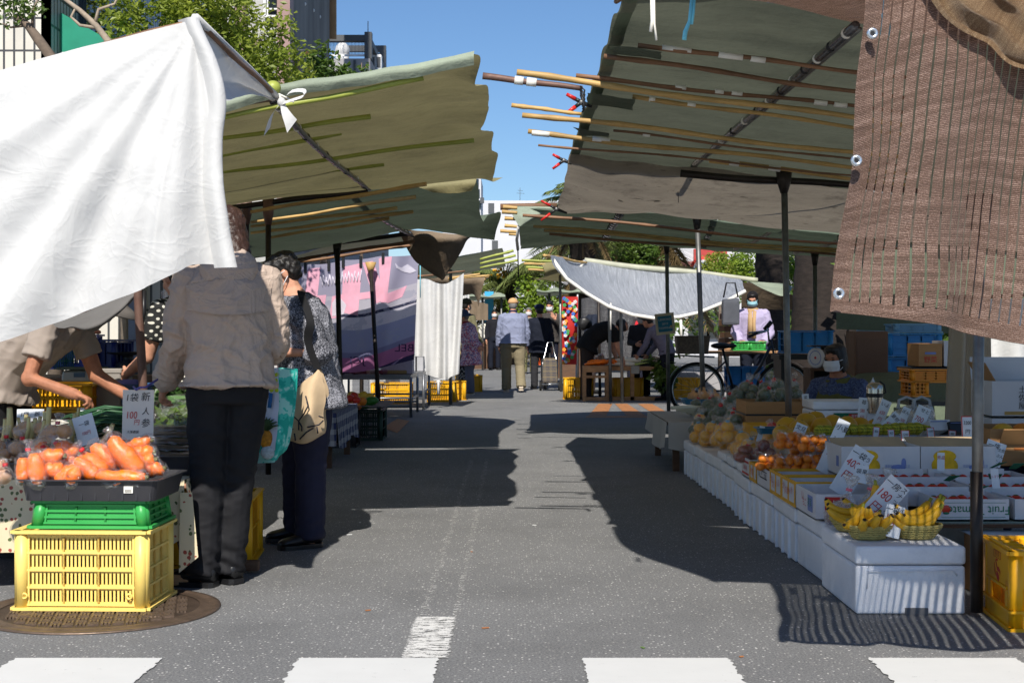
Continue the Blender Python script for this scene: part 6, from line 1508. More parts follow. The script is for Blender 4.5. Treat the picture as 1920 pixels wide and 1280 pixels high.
ve=fab('vest_olive',S(92,92,52));sb=m_pattern('shirt_denim','floral',S(64,76,108),S(50,60,92),S(84,96,128),120)
t,J=person('seated vendor in olive vest, blue shirt and white mask',(2.36,10.1,0),140,1.52,lean=14,hp=8,hy=-4,top=sb,loose=.02,bottom=dk,hair=(hair_k,'bob'),mask=mask_w,skin=skin_t,seat=.26,vox=.0085,legs=(((-.2,.9,-.2),(0,.15,-1)),((.2,.9,-.2),(0,.15,-1))),arms=(((-.25,.35,-.9),(.1,.95,-.1)),((.25,.35,-.9),(-.1,.95,-.05))))
g=MB();pl=V((0,0,.28));n_=J['neck']
ringloft(g,[(pl+V((0,.0,-.03)),.19,.15,4),(pl+V((0,.04,.16)),.178,.14,10),(pl+V((0,.08,.30)),.182,.135,14),(n_+V((0,-.02,-.06)),.14,.1,14),(n_+V((0,0,.0)),.085,.085,14)],ve);part('vest',cloth_mesh(g,ve,.009,.008),t)
t,J=person('person in dark navy sitting at the right edge behind the cardboard box',(2.90,7.25,0),115,1.6,top=dk,bottom=fab('trousers_midnight',S(32,36,56)),seat=.42,vox=.012,legs=(((-.15,1,-.02),(0,.1,-1)),((.15,1,.02),(0,.1,-1))))
for x,y,Y,yaw,H,tm,bm,lab in((912,608,44,10,1.6,S(215,212,205),dk,'far stroller in a white hat and pale top'),(927,615,40,185,1.66,S(28,28,34),dk,'far stroller dressed all in black'),(1047,610,46,0,1.6,S(70,80,110),dk,'far stroller in a blue jacket near the floral banner'),(975,612,50,190,1.62,S(190,185,178),dk,'far stroller in a cream top seen past the man in slate blue')):
 person(lab,(P(x,0,Y).x,Y,0),yaw,H,top=fab('stroller%d'%x,tm),bottom=bm,vox=.02,hat=('bucket',fab('hat_pale',S(225,222,215)))if x==912 else None,mask=mask_w if yaw>90 else None,group='people walking in the street')
 # -- right stall goods
styro=mt('polystyrene',S(232,232,234),.75,.05,5,bump=.5,bscale=150,dirt=.4,dirtcol=S(150,152,158))
card_w=mt('carton_white',S(205,204,206),.75,.04,4)
card_b=mt('carton_brown',S(172,128,82),.8,.08,5,bump=.15,bscale=60,stretch=(1,1,8))
card_in=mt('carton_inner',S(188,165,132),.85,.06)
yel_e=mt('carton_yellow',S(222,165,40),.6)
inkr,inkg,inkk,inkb=mt('ink_red',S(190,50,45),.7),mt('ink_green',S(30,110,80),.7),mt('ink_black',(.012,.012,.014),.7),mt('ink_blue',S(120,135,185),.8)
YB0,ys=5.42,[.62,.60,.60,.60,.61,.60,.61,.60,.60]
y=YB0
for i,L in enumerate(ys):
 w_=.42
 m_=styro_mesh(w_,L-.014,.262-(.004*(i%3)),styro,0 if i<2 else 3)
 if i==0:m_.box((.02,-L/2-.0005,.012),(.085,.012,.03),mt('notch_dark',(.12,.12,.125),.9));m_.tube([(-.17,-L/2+.001,.10),(-.165,-L/2+.001,.165),(.16,-L/2+.001,.168),(.175,-L/2+.001,.15)],.0022,styro,5)
 lab=['nearest white foam box at the right, striped by sun through the net','smooth white foam box second from the front in the row','ribbed white foam box third from the front, under the yellow edged cartons','ribbed foam box fourth from the front, under the loquat packs','ribbed foam box in the middle of the row beside the white lids','ribbed foam box just beyond the middle of the row','ribbed foam box third from the far end, carrying citrus bags','ribbed foam box second from the far end of the row','farthest foam box in the row beside the pale cloth table'][i]
 solo_local('foam_box',m_,lab,'foam box',(1.312+w_/2+.007*((i*7)%4),y+L/2,0),[0,.8,-.7,.6,-.9,.5,1,-.6,.4][i],'white foam boxes along the right stall');y+=L
for i,(x,yy,sx,sy,h)in enumerate(((2.02,7.3,.56,1.3,.37),(2.0,8.7,.56,1.3,.40),(2.0,9.95,.6,1.1,.44))):
 solo_local('foam_box',styro_mesh(sx,sy,h,styro),['large foam box under the lemon cartons','large foam box under the grapefruit pile','large foam box under the taped cardboard box'][i],'foam box',(x,yy,0),0,'large foam boxes holding up the display')
def carton(label,x0,y0,sx,sy,z,h,mat=card_w,inner=None,edge=None,marks=(),name='carton',group='cartons on the right stall',lid=None,rz=0):
 t=thing(name,label,'box',(x0+sx/2,y0+sy/2,z),rz,group)
 b=open_box(sx,sy,h,mat,inner)
 if edge:
  for s in(-1,1):
   b.box((s*(sx/2-.001),0,h-.006),(.010,sy+.006,.014),edge);b.box((0,s*(sy/2-.001),h-.006),(sx+.006,.010,.014),edge)
  b.box((-sx/2-.001,0,.008),(.006,sy+.004,.016),edge)
  for q in(-1,0,1):b.box((-sx/2-.001,q*(sy/2-.008),h/2),(.005,.016,h),edge)
 part('box_body',b,t)
 b=MB();n=0
 for face,tx,u,v,s,m_,sx_ in marks:
  M=Matrix.Translation(V((u,-sy/2-.001,v)))@rotm(90)if face=='f' else Matrix.Translation(V((-sx/2-(.0055 if edge else .001),u,v)))@rotm(90,0,-90)
  if face=='F':M=Matrix.Translation(V((u,-sy/2-.001,v)))@rotm(90)@rotm(0,0,180)
  if tx=='#':b.box((0,0,.0005),(s,s*sx_,.001),m_,M=None)if False else b.add(*boxvf(M,(0,0,.0003),(s,s*sx_,.0008)),m_,False)
  else:b.text(tx,s,m_,M,sx_)
  n+=1
 if n:part('print',b,t)
 return t
Z1=.263
carton('white carton with a red square and green print at the corner behind the bananas',1.315,6.16,.40,.42,Z1,.112,marks=(('f','#',-.105,.066,.11,inkr,.62),('f','高知のトマト',-.11,.022,.020,inkg,.8),('f','はまち',-.07,.068,.04,card_w,1),('s','#',-.1,.06,.10,inkb,.7),('s','い',.06,.075,.05,inkr,1),('s','ちご',.02,.05,.04,inkr,1),('s','果実',-.09,.06,.045,inkg,1)))
carton('yellow edged white carton beside the white corner carton',1.315,6.60,.40,.33,Z1,.118,edge=yel_e,marks=tuple(('s',tx,u,v,s,inkr,1)for tx,u,v,s in(('土佐',.10,.075,.035),('の',.06,.05,.03),('文旦',.02,.06,.035),('果汁',-.04,.06,.03),('秀',-.1,.07,.035))))
carton('yellow edged white carton with red writing on its street side, second in line',1.315,6.94,.40,.30,Z1,.118,edge=yel_e,marks=tuple(('s',tx,u,v,s,inkr,1)for tx,u,v,s in(('土佐',.09,.075,.035),('文旦',.04,.05,.035),('優',-.04,.06,.03),('品',-.1,.07,.035))))
carton('white carton with black printed table on its street side',1.315,7.26,.40,.36,Z1,.10,marks=(('s','#',.0,.05,.2,inkk,.03),('s','↑',.05,.06,.05,inkk,1),('s','注意',-.06,.06,.035,inkk,1),('s','取扱',.12,.06,.03,inkk,1),('s','#',.0,.085,.2,inkk,.02)))
carton('narrow yellow edged carton under the loquat packs',1.315,7.64,.40,.22,Z1,.10,edge=yel_e,marks=(('s','柑橘',.02,.05,.04,inkr,1),))
carton('plain white carton with a faint red stripe at the far end of the cartons',1.315,7.88,.40,.26,Z1,.105,marks=(('s','#',0,.085,.22,inkr,.05),('s','高知県産',0,.05,.03,inkr,1),('s','#',0,.02,.22,inkr,.05)))
for i in range(3):
 b=MB();b.box((0,0,.025),(.34,.30,.05),styro,bev=.015,seg=2);solo_local('foam_board',b,'white foam lid lying on the ribbed foam boxes','lid',(1.50,8.32+.36*i,Z1),2*i-2,'foam lids under the citrus bags')
plum=mt('dark_fruit',S(120,40,42),.3,.25,9)
for i,(x,yy)in enumerate(((1.50,6.70),(1.56,6.72),(1.46,7.02),(1.62,6.30),(1.52,6.34),(1.58,7.05),(1.44,6.78))):
 b=MB();b.ell((0,0,.032),(.036,.036,.032),plum,12,8);solo_local('plum',b,'dark red fruit lying in an open carton behind the bananas','fruit',(x,yy,Z1+.01),0,'dark red fruit in the open cartons')
loq=mt('loquat',S(232,132,40),.42,.16,12,bump=.2,bscale=60)
clear=mt_film('clear_box',(.98,.99,.99),.0,1.5,.1)
loq_p=None
def loquat_pack():
 t=thing('loquat_pack','clear punnet of orange loquats','fruit pack',(0,0,0));random.seed(3)
 for k in range(10):
  x,y_=((k%3)-1)*.042+(.012 if k>4 else 0),((k//3)%2-.5)*.045;z=.028+.038*(k//5)
  b=MB();M=rotm(random.uniform(0,180),random.uniform(0,90),random.uniform(0,180));b.ell((x,y_,z),(.024,.0225,.029),loq,12,8,M=M);b.ell(V((x,y_,z))+(M@V((0,0,.0285))),(.005,.005,.003),carrot_top,6,4);part('loquat',b,t)
 b=tray_mesh(.135,.105,.082,clear,.02,.004,.88,.002);part('punnet',b,t)
 b=MB();vs=[];b.lathe([(.072,.086),(.071,.097),(.055,.101),(0,.102)],clear,n=24,sy=.8);part('lid',b,t)
 return t
lq=[((1441,883,7.45),5,'loquat punnet at the left end of the lower row'),((1474,888,7.3),-3,'loquat punnet in the lower row with a bag corner in front'),((1524,884,7.3),4,'loquat punnet in the lower row beside the leaning card'),((1550,876,7.6),12,'loquat punnet mostly hidden behind the lower right one'),((1476,842,7.4),6,'upper left loquat punnet stacked on the lower row'),((1521,848,7.3),-4,'upper right loquat punnet stacked on the lower row'),((1500,868,7.55),2,'loquat punnet in the lower row seen between two front ones')]
for i,(q,rz,lab)in enumerate(lq):
 o=P(*q)
 if i==0:loq_p=loquat_pack();loq_p.location=o;loq_p['label']=lab;loq_p['group']='loquat punnets'
 else:dup(loq_p,o,rz,lab,'loquat punnets')
cit=mt('citrus',S(240,172,14),.42,.12,10,bump=.25,bscale=110)
tie_b=mt('tie_blue',S(110,170,200),.5)
def fruit_bag(n,r,mat,name,label,cat,seed,tie_m,neck=(.35,0,.9),lay=1):
 random.seed(seed);t=thing(name,label,cat,(0,0,0));g=[]
 for k in range(n):
  a=2*math.pi*k/max(3,n-1);rad=r*1.02 if k<n-1 or n<3 else 0
  c=V((rad*math.cos(a),rad*math.sin(a),r*.95+(r*1.35 if k==n-1 and n>2 else 0)))
  b=MB();b.ell(c,(r,r,r*.93),mat,14,10,wob=.05,seed=k);b.ell(c+V((0,-r*.3,r*.88)),r*.09,carrot_top,6,4);part('fruit',b,t);g.append((c,(r*1.13,)*3))
 b=MB();nk=(V((.0,0,r*2.4)),V((neck[0]*r*2,neck[1]*r,r*2.4+neck[2]*r*2)));film_over(b,g,film,r*.9,nk,seed);part('film',b,t)
 b=MB();d=(nk[1]-nk[0]).normalized();m_=nk[0].lerp(nk[1],.45);b.tube([m_-d*.006,m_+d*.006],r*.32,tie_m,8);part('tie',b,t)
 return t
pr=[fruit_bag(4,.041,cit,'citrus_bag','knotted clear bag of yellow citrus on the foam boxes','bag of fruit',11,tie_b),fruit_bag(3,.043,cit,'citrus_bag','knotted clear bag of yellow citrus on the foam boxes','bag of fruit',12,red_t,(-.3,.2,.9))]
sp=[(1.40,8.4),(1.55,8.45),(1.42,8.75),(1.58,8.8),(1.37,9.05),(1.50,9.1),(1.63,9.15),(1.38,9.4),(1.52,9.45),(1.66,9.5),(1.37,9.75),(1.5,9.8),(1.40,10.1),(1.56,10.15),(1.38,10.45),(1.52,10.5),(1.42,10.75)]
for i,(x,yy)in enumerate(sp):
 z=Z1+(.05 if yy<9.1 else .0)+(.06 if i%3==1 else 0)
 if i<2:o=pr[i];o.location=(x,yy,z);o['group']='citrus bags on the foam boxes'
 else:dup(pr[i%2],(x,yy,z),67*i,None,'citrus bags on the foam boxes',.95+.08*(i%3))
dry=mt('dried_fruit',S(150,70,40),.4,.4,12,bump=.4)
o=fruit_bag(4,.03,dry,'dried_fruit_bag','bag of reddish brown dried fruit beside the loquat punnets','bag of fruit',5,red_t);o.location=P(1398,866,8.1);o.scale=(1.5,1.2,1)
o=fruit_bag(3,.036,plum,'plum_bag','wide bag of dark red fruit under the left loquat punnets','bag of fruit',6,red_t,(.8,0,.2));o.location=P(1432,862,8.0)
gf=mt('grapefruit',S(205,150,35),.42,.14,7,bump=.25,bscale=90)
for i,(px,py,Y,r)in enumerate(((1476,800,8.2,.062),(1498,806,8.1,.06),(1512,792,8.35,.062),(1540,800,8.2,.06),(1562,796,8.35,.062),(1530,788,8.5,.058),(1588,798,8.3,.06),(1612,800,8.4,.06),(1466,812,8.0,.05),(1640,802,8.5,.055),(1490,818,7.95,.05))):
 b=MB();b.ell((0,0,0),(r*1.04,r*1.04,r*.96),gf,16,10,wob=.06,seed=i);b.ell((.01,-r*.25,r*.9),.006,carrot_top,6,4);solo_local('grapefruit',b,'large yellow grapefruit in the heap behind the loquats','fruit',P(px,py,Y),30*i,'grapefruit heap')
netm=m_pattern('net_yellow','plaid',S(120,125,35),S(200,185,50),None,60)
for i,(px,py,Y)in enumerate(((1560,815,7.75),(1608,813,7.8),(1655,812,7.85),(1700,810,7.9))):
 b=MB();
 for k in range(4):b.ell(((k-1.5)*.045,.01*(k%2),.02),(.034,.04,.034),netm,12,8)
 b.tube([(.1,0,.02),(.14,0,.03)],[.02,.008],netm,8);b.blob_noise(.006,25);solo_local('net_bag',b,'yellow green net of small citrus lying along the grey edged boxes','net bag',P(px,py,Y),3*i,'net bags of citrus')
b=tray_mesh(.12,.14,.03,mt('tray_teal',S(30,95,120),.4),.02);solo_local('produce_tray',b,'small teal tray beside the grapefruit heap','tray',P(1440,812,8.3),0)
carton('low yellow carton with one red tomato behind the citrus bags',1.50,8.95,.36,.3,.42,.07,mat=yel_e)
b=MB();b.ell((0,0,0),(.032,.032,.028),tom,12,8);solo_local('tomato',b,'single red tomato above the teal tray','tomato',P(1448,799,8.5))
lem=mt('lemon_print',S(225,178,25),.7,.2,30)
def lemon_marks(sx):return(('f','南国高知生まれの文旦',.08,.05,.016,inkb,.75),)
for i,(x0,sx,lab)in enumerate(((1.575,.375,'white carton printed with lemons, behind the 400 yen card'),(1.955,.36,'white carton printed with lemons, beside the steel post'))):
 t=carton(lab,x0,6.8,sx,.36,.385,.145,inner=card_in,marks=lemon_marks(sx)+(('s','#',-.1,.07,.05,inkb,1),))
 b=MB();M=Matrix.Translation(V((0,-.181,0)))
 for cx_,cz_,rx,rz_ in((-.09,.055,.040,.038),(-.042,.05,.040,.038),(-.066,.098,.055,.030)):b.ell((cx_,-.1802,cz_),(rx,.0015,rz_),lem,18,8)
 b.ell((-.02,-.1806,.02),(.026,.0015,.014),inkg,10,6)
 b.ell((.085,-.1804,.045),(.036,.0012,.014),inkb,14,6);b.ell((.11,-.1804,.066),(.012,.0012,.024),inkb,10,6);part('fruit_print',b,t)
 b=MB();b.box((0,.06,.14),(sx-.02,.2,.006),card_in,M=rotm(14));part('lid',b,t)
for i in range(3):carton(['grey sided carton behind the left lemon carton','grey sided carton behind the red bordered cards','grey sided carton at the back beside the steel post'][i],1.57+.31*i,7.35,.30,.32,.40,.12,mat=mt('carton_grey',S(165,165,175),.8))
tz=.285
tm_rows=[(5.98,1.79,2,0),(6.29,1.66,2,.018),(6.56,1.66,2,.034),(6.80-.02,1.60,0,.05)]
t=thing('display_table','low table under a green gingham cloth carrying the tomato boxes','table',(2.12,6.35,0));b=MB();b.box((0,0,.268),(1.0,.8,.02),wood_d)
for x in(-.4,.45):b.box((x,0,.13),(.04,.7,.26),wood_d)
part('table_frame',b,t)
ging=m_pattern('gingham','plaid',S(120,145,125),S(200,208,205),None,60)
b=MB();b.grid(lambda u,v:V((-.52+1.05*u,-.42-.02*v,.281)),10,2,ging);b.grid(lambda u,v:V((-.52+1.05*u,-.405+.8*v,.2805)),6,6,ging);b.grid(lambda u,v:V((-.52+.16*u,-.445-.01*u,.279-.1*v*(1-u))),6,6,ging);part('tablecloth',b,t)
cnt=0
for r,(yy,x0,n,dz)in enumerate(tm_rows):
 for c in range(max(2,n)):
  lab='tomato box lettered Fruit Tomato, printed upside down' if(r,c)==(0,0)else['front tomato box cut by the right edge of the picture','tomato box in the second row left of the steel post','tomato box in the second row right of the steel post','tomato box in the third row left of the steel post','tomato box in the third row right of the steel post','tomato box in the back row under the lemon cartons','tomato box in the back row beside the 500 yen card'][r*2+c-1]
  sx=.30 if r==0 else .36
  mk=(('F','Fruit Tomato',.02,.045,.052,inkg,.95),('f','#',0,.014,.27,inkg,.006),('f','#',0,.075,.27,inkg,.006),('s','KOCHI',-.02,.055,.03,inkr,1))if(r,c)==(0,0)else(('s','#',0,.05,.12,inkb,.3),)
  x=x0+c*(sx+.025)
  t=carton(lab,x,yy,sx,.29,tz+dz,.09,marks=mk,group='tomato boxes')
  if(r,c)==(0,0):b=MB();b.ell((-.115,-.1462,.048),(.020,.0015,.018),tom,14,6);b.ell((-.115,-.1466,.032),(.014,.0012,.006),inkg,8,4);part('tomato_print',b,t)
  for k in range(6):
   b=MB();b.ell((0,0,0),(.029,.029,.024),tom,12,8);b.ell((0,0,.022),(.012,.012,.004),inkg,6,4)
   solo_local('tomato',b,'red tomato packed in a white tomato box','tomato',(x+sx*(.14+.145*k),yy+.20+.03*(k%2),tz+dz+.058),40*k,'tomatoes in the white boxes')
for i,(px,py,Y,rz)in enumerate(((1783,905,6.35,20),(1865,902,6.3,-15),(1905,882,6.5,10),(1870,880,6.6,40),(1835,925,6.1,25))):
 b=MB();M=rotm(-25,0,rz);b.M=Matrix.Translation(V((0,0,.02)))@M;b.plate([(-.03,-.035),(.03,-.035),(.02,.04),(-.02,.03)],.002,inkg);b.ell((0,0,.003),(.016,.018,.002),tom,10,6);solo_local('leaflet',b,'small red and green leaflet stuck in the tomato boxes','leaflet',P(px,py,Y),0,'leaflets in the tomato boxes')
t=thing('carton','open brown cardboard box of oranges right of the steel post','box',(2.62,7.35,.40));b=open_box(.44,.42,.19,card_b,card_in,.006)
b.box((-.07,-.26,.155),(.22,.10,.004),card_b,M=rotm(-50));part('box_body',b,t)
b=MB();b.box((.02,-.213,.09),(.24,.003,.01),mt('cord_orange',S(190,110,50),.7));part('cord',b,t)
for i in range(3):
 b=MB();b.ell((0,0,0),(.06,.055,.05),org if i else yelp,12,8);solo_local('orange',b,'orange lying in the open brown box','fruit',(2.52+.1*i,7.3,.56),0,'oranges in the brown box')
t=thing('carton','taped brown cardboard box on the road under the tomato table','box',(2.12,5.93,0));b=MB();b.box((0,0,.12),(.44,.10,.235),card_b,bev=.003);part('box_body',b,t)
b=MB();b.box((0,-.01,.242),(.46,.14,.004),mt('paper_blue',S(190,200,205),.8));part('lid',b,t)
for z,(sx,h),lab,mk in((.40,(.30,.19),'white carton under the open three character carton',(('f','土佐文旦',-.05,.13,.03,inkk,1),('f','高知県',.04,.05,.04,inkk,1),('f','#',0,.09,.27,inkk,.01),('s','柚',-.05,.1,.05,inkk,1))),(.60,(.34,.20),'open white carton lettered vertically in black at the right edge',(('f','土',0,.15,.045,inkk,1),('f','佐',0,.105,.045,inkk,1),('f','屋',0,.06,.045,inkk,1),('f','#',0,.02,.2,mt('ink_tan',S(180,145,85),.8),.1),('s','●',.0,.15,.05,inkk,1),('s','◆',.0,.09,.06,yel_e,1)))):
 t=carton(lab,2.70,8.0,sx,.36,z,h,marks=mk,inner=card_b,group='white cartons stacked at the right edge')
 if z>.5:b=MB();b.box((.0,.2,h+.06),(sx,.004,.14),card_w,M=rotm(-12));b.box((-.17,.0,h+.05),(.004,.3,.12),card_b,M=rotm(0,-30));part('flap',b,t)
solo_local('foam_box',styro_mesh(.4,.42,.39,styro),'tall foam box under the stacked white cartons at the right edge','foam box',(2.86,8.2,0))
t=thing('curtain','beige curtain hanging behind the steel post at the right','curtain',(2.8,9.1,.3));b=MB()
b.grid(lambda u,v:P(1782+78*u-8*v*(1-u),560+250*v,9.1)+V((0,.05*math.sin(u*15+v),0)),30,16,fab('curtain_beige',S(185,172,152),.85,.06,tr=.3));part('cloth',b,t,world=True)
b=MB();bam(b,P(1770,558,9.1),P(1990,552,9.1),.015,bamboo_d);part('hanging_pole',b,t,world=True)
t=thing('white_cloth','sunlit pale sheet behind the cartons at the far right','cloth',(3.9,10.6,.5));b=MB()
b.grid(lambda u,v:P(1850+160*u,560+150*v,10.6)+V((0,.05*math.sin(u*14),0)),24,8,cotton);part('sheet',b,t,world=True)
t=thing('carton','brown cardboard box with a black band, full of bagged vegetables','box',(1.79,9.72,.46));b=open_box(.45,.42,.15,card_b,card_in,.006);part('box_body',b,t)
b=MB()
for s,L in((-1,.452),):b.box((0,s*.2115,.062),(L,.003,.012),blk);b.box((-.2265,0,.062),(.003,.424,.012),blk)
part('band',b,t)
t=thing('foam_box','white foam box with a green and red strawberry label behind the grapefruit','foam box',(2.10,9.15,.44));part('box_body',styro_mesh(.40,.34,.20,styro),t)
b=MB();b.box((.03,-.172,.07),(.20,.003,.11),inkg);b.box((.03,-.1742,.05),(.19,.003,.075),card_w);b.box((.08,-.1762,.105),(.11,.002,.028),inkr);b.text('高知特産',.02,card_w,Matrix.Translation(V((.08,-.178,.105)))@rotm(90));b.text('いちご',.035,inkr,Matrix.Translation(V((.06,-.1765,.055)))@rotm(90));part('label_print',b,t)
t=thing('thermos','stainless steel vacuum flask with a black band beside the olive vest vendor','flask',P(1640,774,9.0));b=MB();b.lathe([(.05,0),(.052,.01),(.052,.15),(.048,.175),(.036,.19),(0,.195)],mt('flask_steel',S(190,180,165),.2,.1,metal=.9),n=24);part('flask_body',b,t)
b=MB();b.lathe([(.053,.10),(.0535,.125)],blk,n=24);b.tube([(.05,0,.12),(.07,0,.13),(.06,0,.18),(.03,0,.2)],.006,blk,6);part('handle',b,t)
b=MB();b.lathe([(.035,0),(.03,.02),(.0,.09)],mask_w,n=9);b.blob_noise(.006,40);solo_local('tissue',b,'white paper tissue standing up behind the vacuum flask','tissue',P(1637,733,9.15))
for i,(px,py,Y)in enumerate(((1700,805,8.25),(1728,805,8.2))):
 o=P(px,py,Y);t=thing('carrier_bag',['white translucent carrier bag with loop handles behind the price cards','second carrier bag with tall loop handle nearest the red bordered cards'][i],'bag',o);b=MB();b.ell((0,0,.06),(.085,.06,.08),mt_film('carrier_film',(.9,.9,.9),.55,16,.8),16,12,wob=.3);b.blob_noise(.012,14);part('bag_body',b,t)
 b=MB();b.tube([(-.05,0,.12),(-.045,0,.17),(0,0,.19),(.045,0,.17),(.055,0,.11)],[.012,.009,.008,.009,.012],mt('carrier_white',S(190,192,195),.5,trans=.3),8,flat=.5);part('handle',b,t)
for i,(px,py)in enumerate(((1753,812),(1790,815))):
 b=MB();b.box((0,0,.03),(.13,.12,.06),[card_w,blk][i],M=rotm(-20,0,15));b.box((0,-.03,.062),(.1,.06,.003),inkb,M=rotm(-20,0,15));solo_local('magazine',b,['folded blue and white leaflets behind the small red bordered card','dark open box of leaflets left of the steel post'][i],'leaflets',P(px,py,8.0))
wick=mt('wicker',S(175,160,95),.6,.3,60,bump=1,bscale=120,stretch=(1,1,3))
ban_y=mt('banana',S(225,172,38),.42,.14,8,dirt=.35,dirtcol=S(120,80,25))
ban_g=mt('banana_stem',S(150,150,50),.6);ban_k=mt('banana_tip',S(45,35,25),.8)
def basket(label,o,rz=0,s=1.0):
 t=thing('wicker_basket',label,'basket',o,rz,'wicker baskets of bananas');b=MB()
 b.lathe([(0,.002),(.062,.002),(.075,.02),(.088,.05),(.092,.052),(.09,.044),(.07,.02),(.06,.01),(0,.01)],wick,n=40,sx=s,sy=.8*s)
 for k in range(5):r_=.066+.0062*k;b.tube([(r_*s*1.02*math.cos(a*.1571),r_*.816*s*math.sin(a*.1571),.008+.0095*k+.0015*(a%2))for a in range(41)],.0032,wick,5,cap=False)
 b.tube([(.092*s*math.cos(a*.1571),.0735*s*math.sin(a*.1571),.053+.001*(a%2))for a in range(41)],.0055,wick,6,cap=False);part('basket_body',b,t)
 return t
def banana(b,M,L=.17,r=.0205,bend=.9):
 L*=1.2
 pts,rs=[],[]
 for i in range(13):
  u=i/12;a=(u-.5)*bend*2;pts.append(M@V((math.sin(a)*L/(2*bend),0,-(math.cos(a)-1)*L/(2*bend)*1.1)));rs.append(r*(.32 if u>.93 else .45 if u<.04 else 1-.5*abs(2*u-1)**3.5 if u<.85 else .55))
 b.tube(pts[:12],rs[:12],ban_y,6);b.tube(pts[10:],[r*.5,r*.36,r*.34],ban_g,6);b.tube([pts[0],pts[0]+(pts[0]-pts[1]).normalized()*.004],[r*.4,r*.3],ban_k,6)
def bunch(label,o,spec):
 t=thing('banana_bunch',label,'bananas',o,group='bunches of bananas')
 for dx,dy,dz,rx,ry,rz,L in spec:
  b=MB();banana(b,Matrix.Translation(V((dx,dy,dz)))@rotm(rx,ry,rz),L);part('banana',b,t)
 return t
zb=.264
B1,B2,B3=V((1.405,5.60,zb)),V((1.60,5.62,zb)),V((1.40,5.83,zb))
basket('front left wicker basket of bananas on the nearest foam box',B1);basket('front right wicker basket with the largest bananas',B2,8,1.06);basket('rear wicker basket of bananas beside the bagged plums',B3,4,1.05)
bunch('bananas seen tip first in the front left basket',B1+V((0,0,.05)),((-.03,-.03,.0,20,0,70,.15),(.0,-.035,.005,30,10,85,.15),(.035,-.03,.005,35,10,100,.14),(-.02,.02,.02,20,-10,120,.16),(.02,.03,.02,10,10,60,.16),(-.05,.02,.015,15,-30,40,.14)))
bunch('long bananas with raised stems in the front right basket',B2+V((0,0,.045)),((-.02,-.035,.0,0,0,12,.19),(.005,-.03,.022,10,-8,18,.2),(.03,-.01,.035,15,-18,24,.2),(-.01,.015,.045,5,-5,30,.19),(.055,.01,.03,20,-40,30,.18),(-.04,.03,.02,0,10,50,.17)))
bunch('curved bananas with a stem standing up in the rear basket',B3+V((0,-.02,.05)),((-.01,-.03,.0,0,-5,5,.20),(.0,.0,.03,5,-12,12,.21),(.06,-.02,.05,10,-55,10,.19),(-.04,.02,.015,0,10,20,.18)))
bunch('spotted bananas behind the 180 yen card',V((1.52,5.98,zb+.06)),((0,0,0,0,-20,25,.19),(.03,.02,.02,10,-30,30,.19),(-.03,.03,.0,0,0,10,.18)))
def produce_pack(label,o,mat,n,r):
 t=thing('fruit_bag',label,'bag of fruit',o,group='bagged fruit behind the bananas');g=[]
 for k in range(n):
  c=V((random.uniform(-.06,.06),random.uniform(-.04,.04),r+.03*(k%2)));b=MB();b.ell(c,r,mat,12,8);part('fruit',b,t);g.append((c,(r*1.2,)*3))
 b=MB();b.box((.03,-.075,.03),(.07,.01,.03),mt('label_mixed',S(70,60,110),.4,.6,60),rz=10,bev=.003);part('label_strip',b,t)
 b=MB();film_over(b,g,film2,.05,(V((.0,0,r*3)),V((.02,0,r*3+.11))),o.x*31);part('film',b,t)
 b=MB();b.tube([(.006,0,r*3+.045),(.008,0,r*3+.056)],.014,mt('tie_pink',S(235,120,140),.5),8);part('tie',b,t)
produce_pack('clear bag of dark red fruit tied in pink behind the rear banana basket',V((1.42,6.02,zb)),plum,6,.032)
produce_pack('clear bag of fruit tied in pink under the 180 yen card',V((1.53,6.10,zb)),plum,4,.03)
produce_pack('clear bag of pale fruit right of the 400 yen card',V((1.66,6.32,zb)),yelp,4,.032)
bc=mt('bottle_crate',S(238,172,20),.38,.06,3,dirt=.15,dirtcol=S(190,130,20),trans=.06)
t=thing('bottle_crate','yellow plastic bottle crate with a red emblem at the right front corner','crate',(2.01,5.30,0),-5)
b=MB();sx,sy,h=.40,.40,.29
for x in(-1,1):
 for yq in(-1,1):b.tube([(x*(sx/2-.03),yq*(sy/2-.03),0),(x*(sx/2-.03),yq*(sy/2-.03),h)],.03,bc,14)
for a,L,off in((0,sx,sy/2),(180,sx,sy/2),(90,sy,sx/2),(-90,sy,sx/2)):
 M=rotm(0,0,a)@Matrix.Translation(V((0,-off+.008,0)))
 b.add(*boxvf(M,(0,0,h*.74),(L-.06,.008,h*.44)),bc,False);b.add(*boxvf(M,(0,0,.035),(L-.06,.008,.07)),bc,False)
 for s in(-1,1):b.add(*boxvf(M,(s*(L/2-.075),0,h*.4),(.04,.008,h*.4)),bc,False)
 b.add(*boxvf(M,(0,-.008,h-.008),(L+.012,.03,.014)),bc,False);b.add(*boxvf(M,(0,-.006,.07),(L+.008,.018,.010)),bc,False);b.add(*boxvf(M,(0,-.006,.006),(L+.008,.022,.012)),bc,False);b.add(*boxvf(M,(0,-.003,h*.5),(L-.12,.014,.010)),bc,False)
for i in range(4):
 for j in range(5):b.lathe([(.034,h-.06),(.034,h-.005),(.031,h-.005),(.031,h-.06)],bc,(-.135+.09*i,-.145+.0725*j,0),14)
for k in range(16):b.lathe([(.008,h),(.011,h+.004),(.007,h+.006),(0,h+.006)],bc,(-sx/2+.004,-.18+.024*k,0),8)
part('crate_body',b,t)
b=MB();rm=mt('emblem_red',S(175,45,40),.6);M=Matrix.Translation(V((-sx/2+.0035,.0,0)))@rotm(90,0,-90)
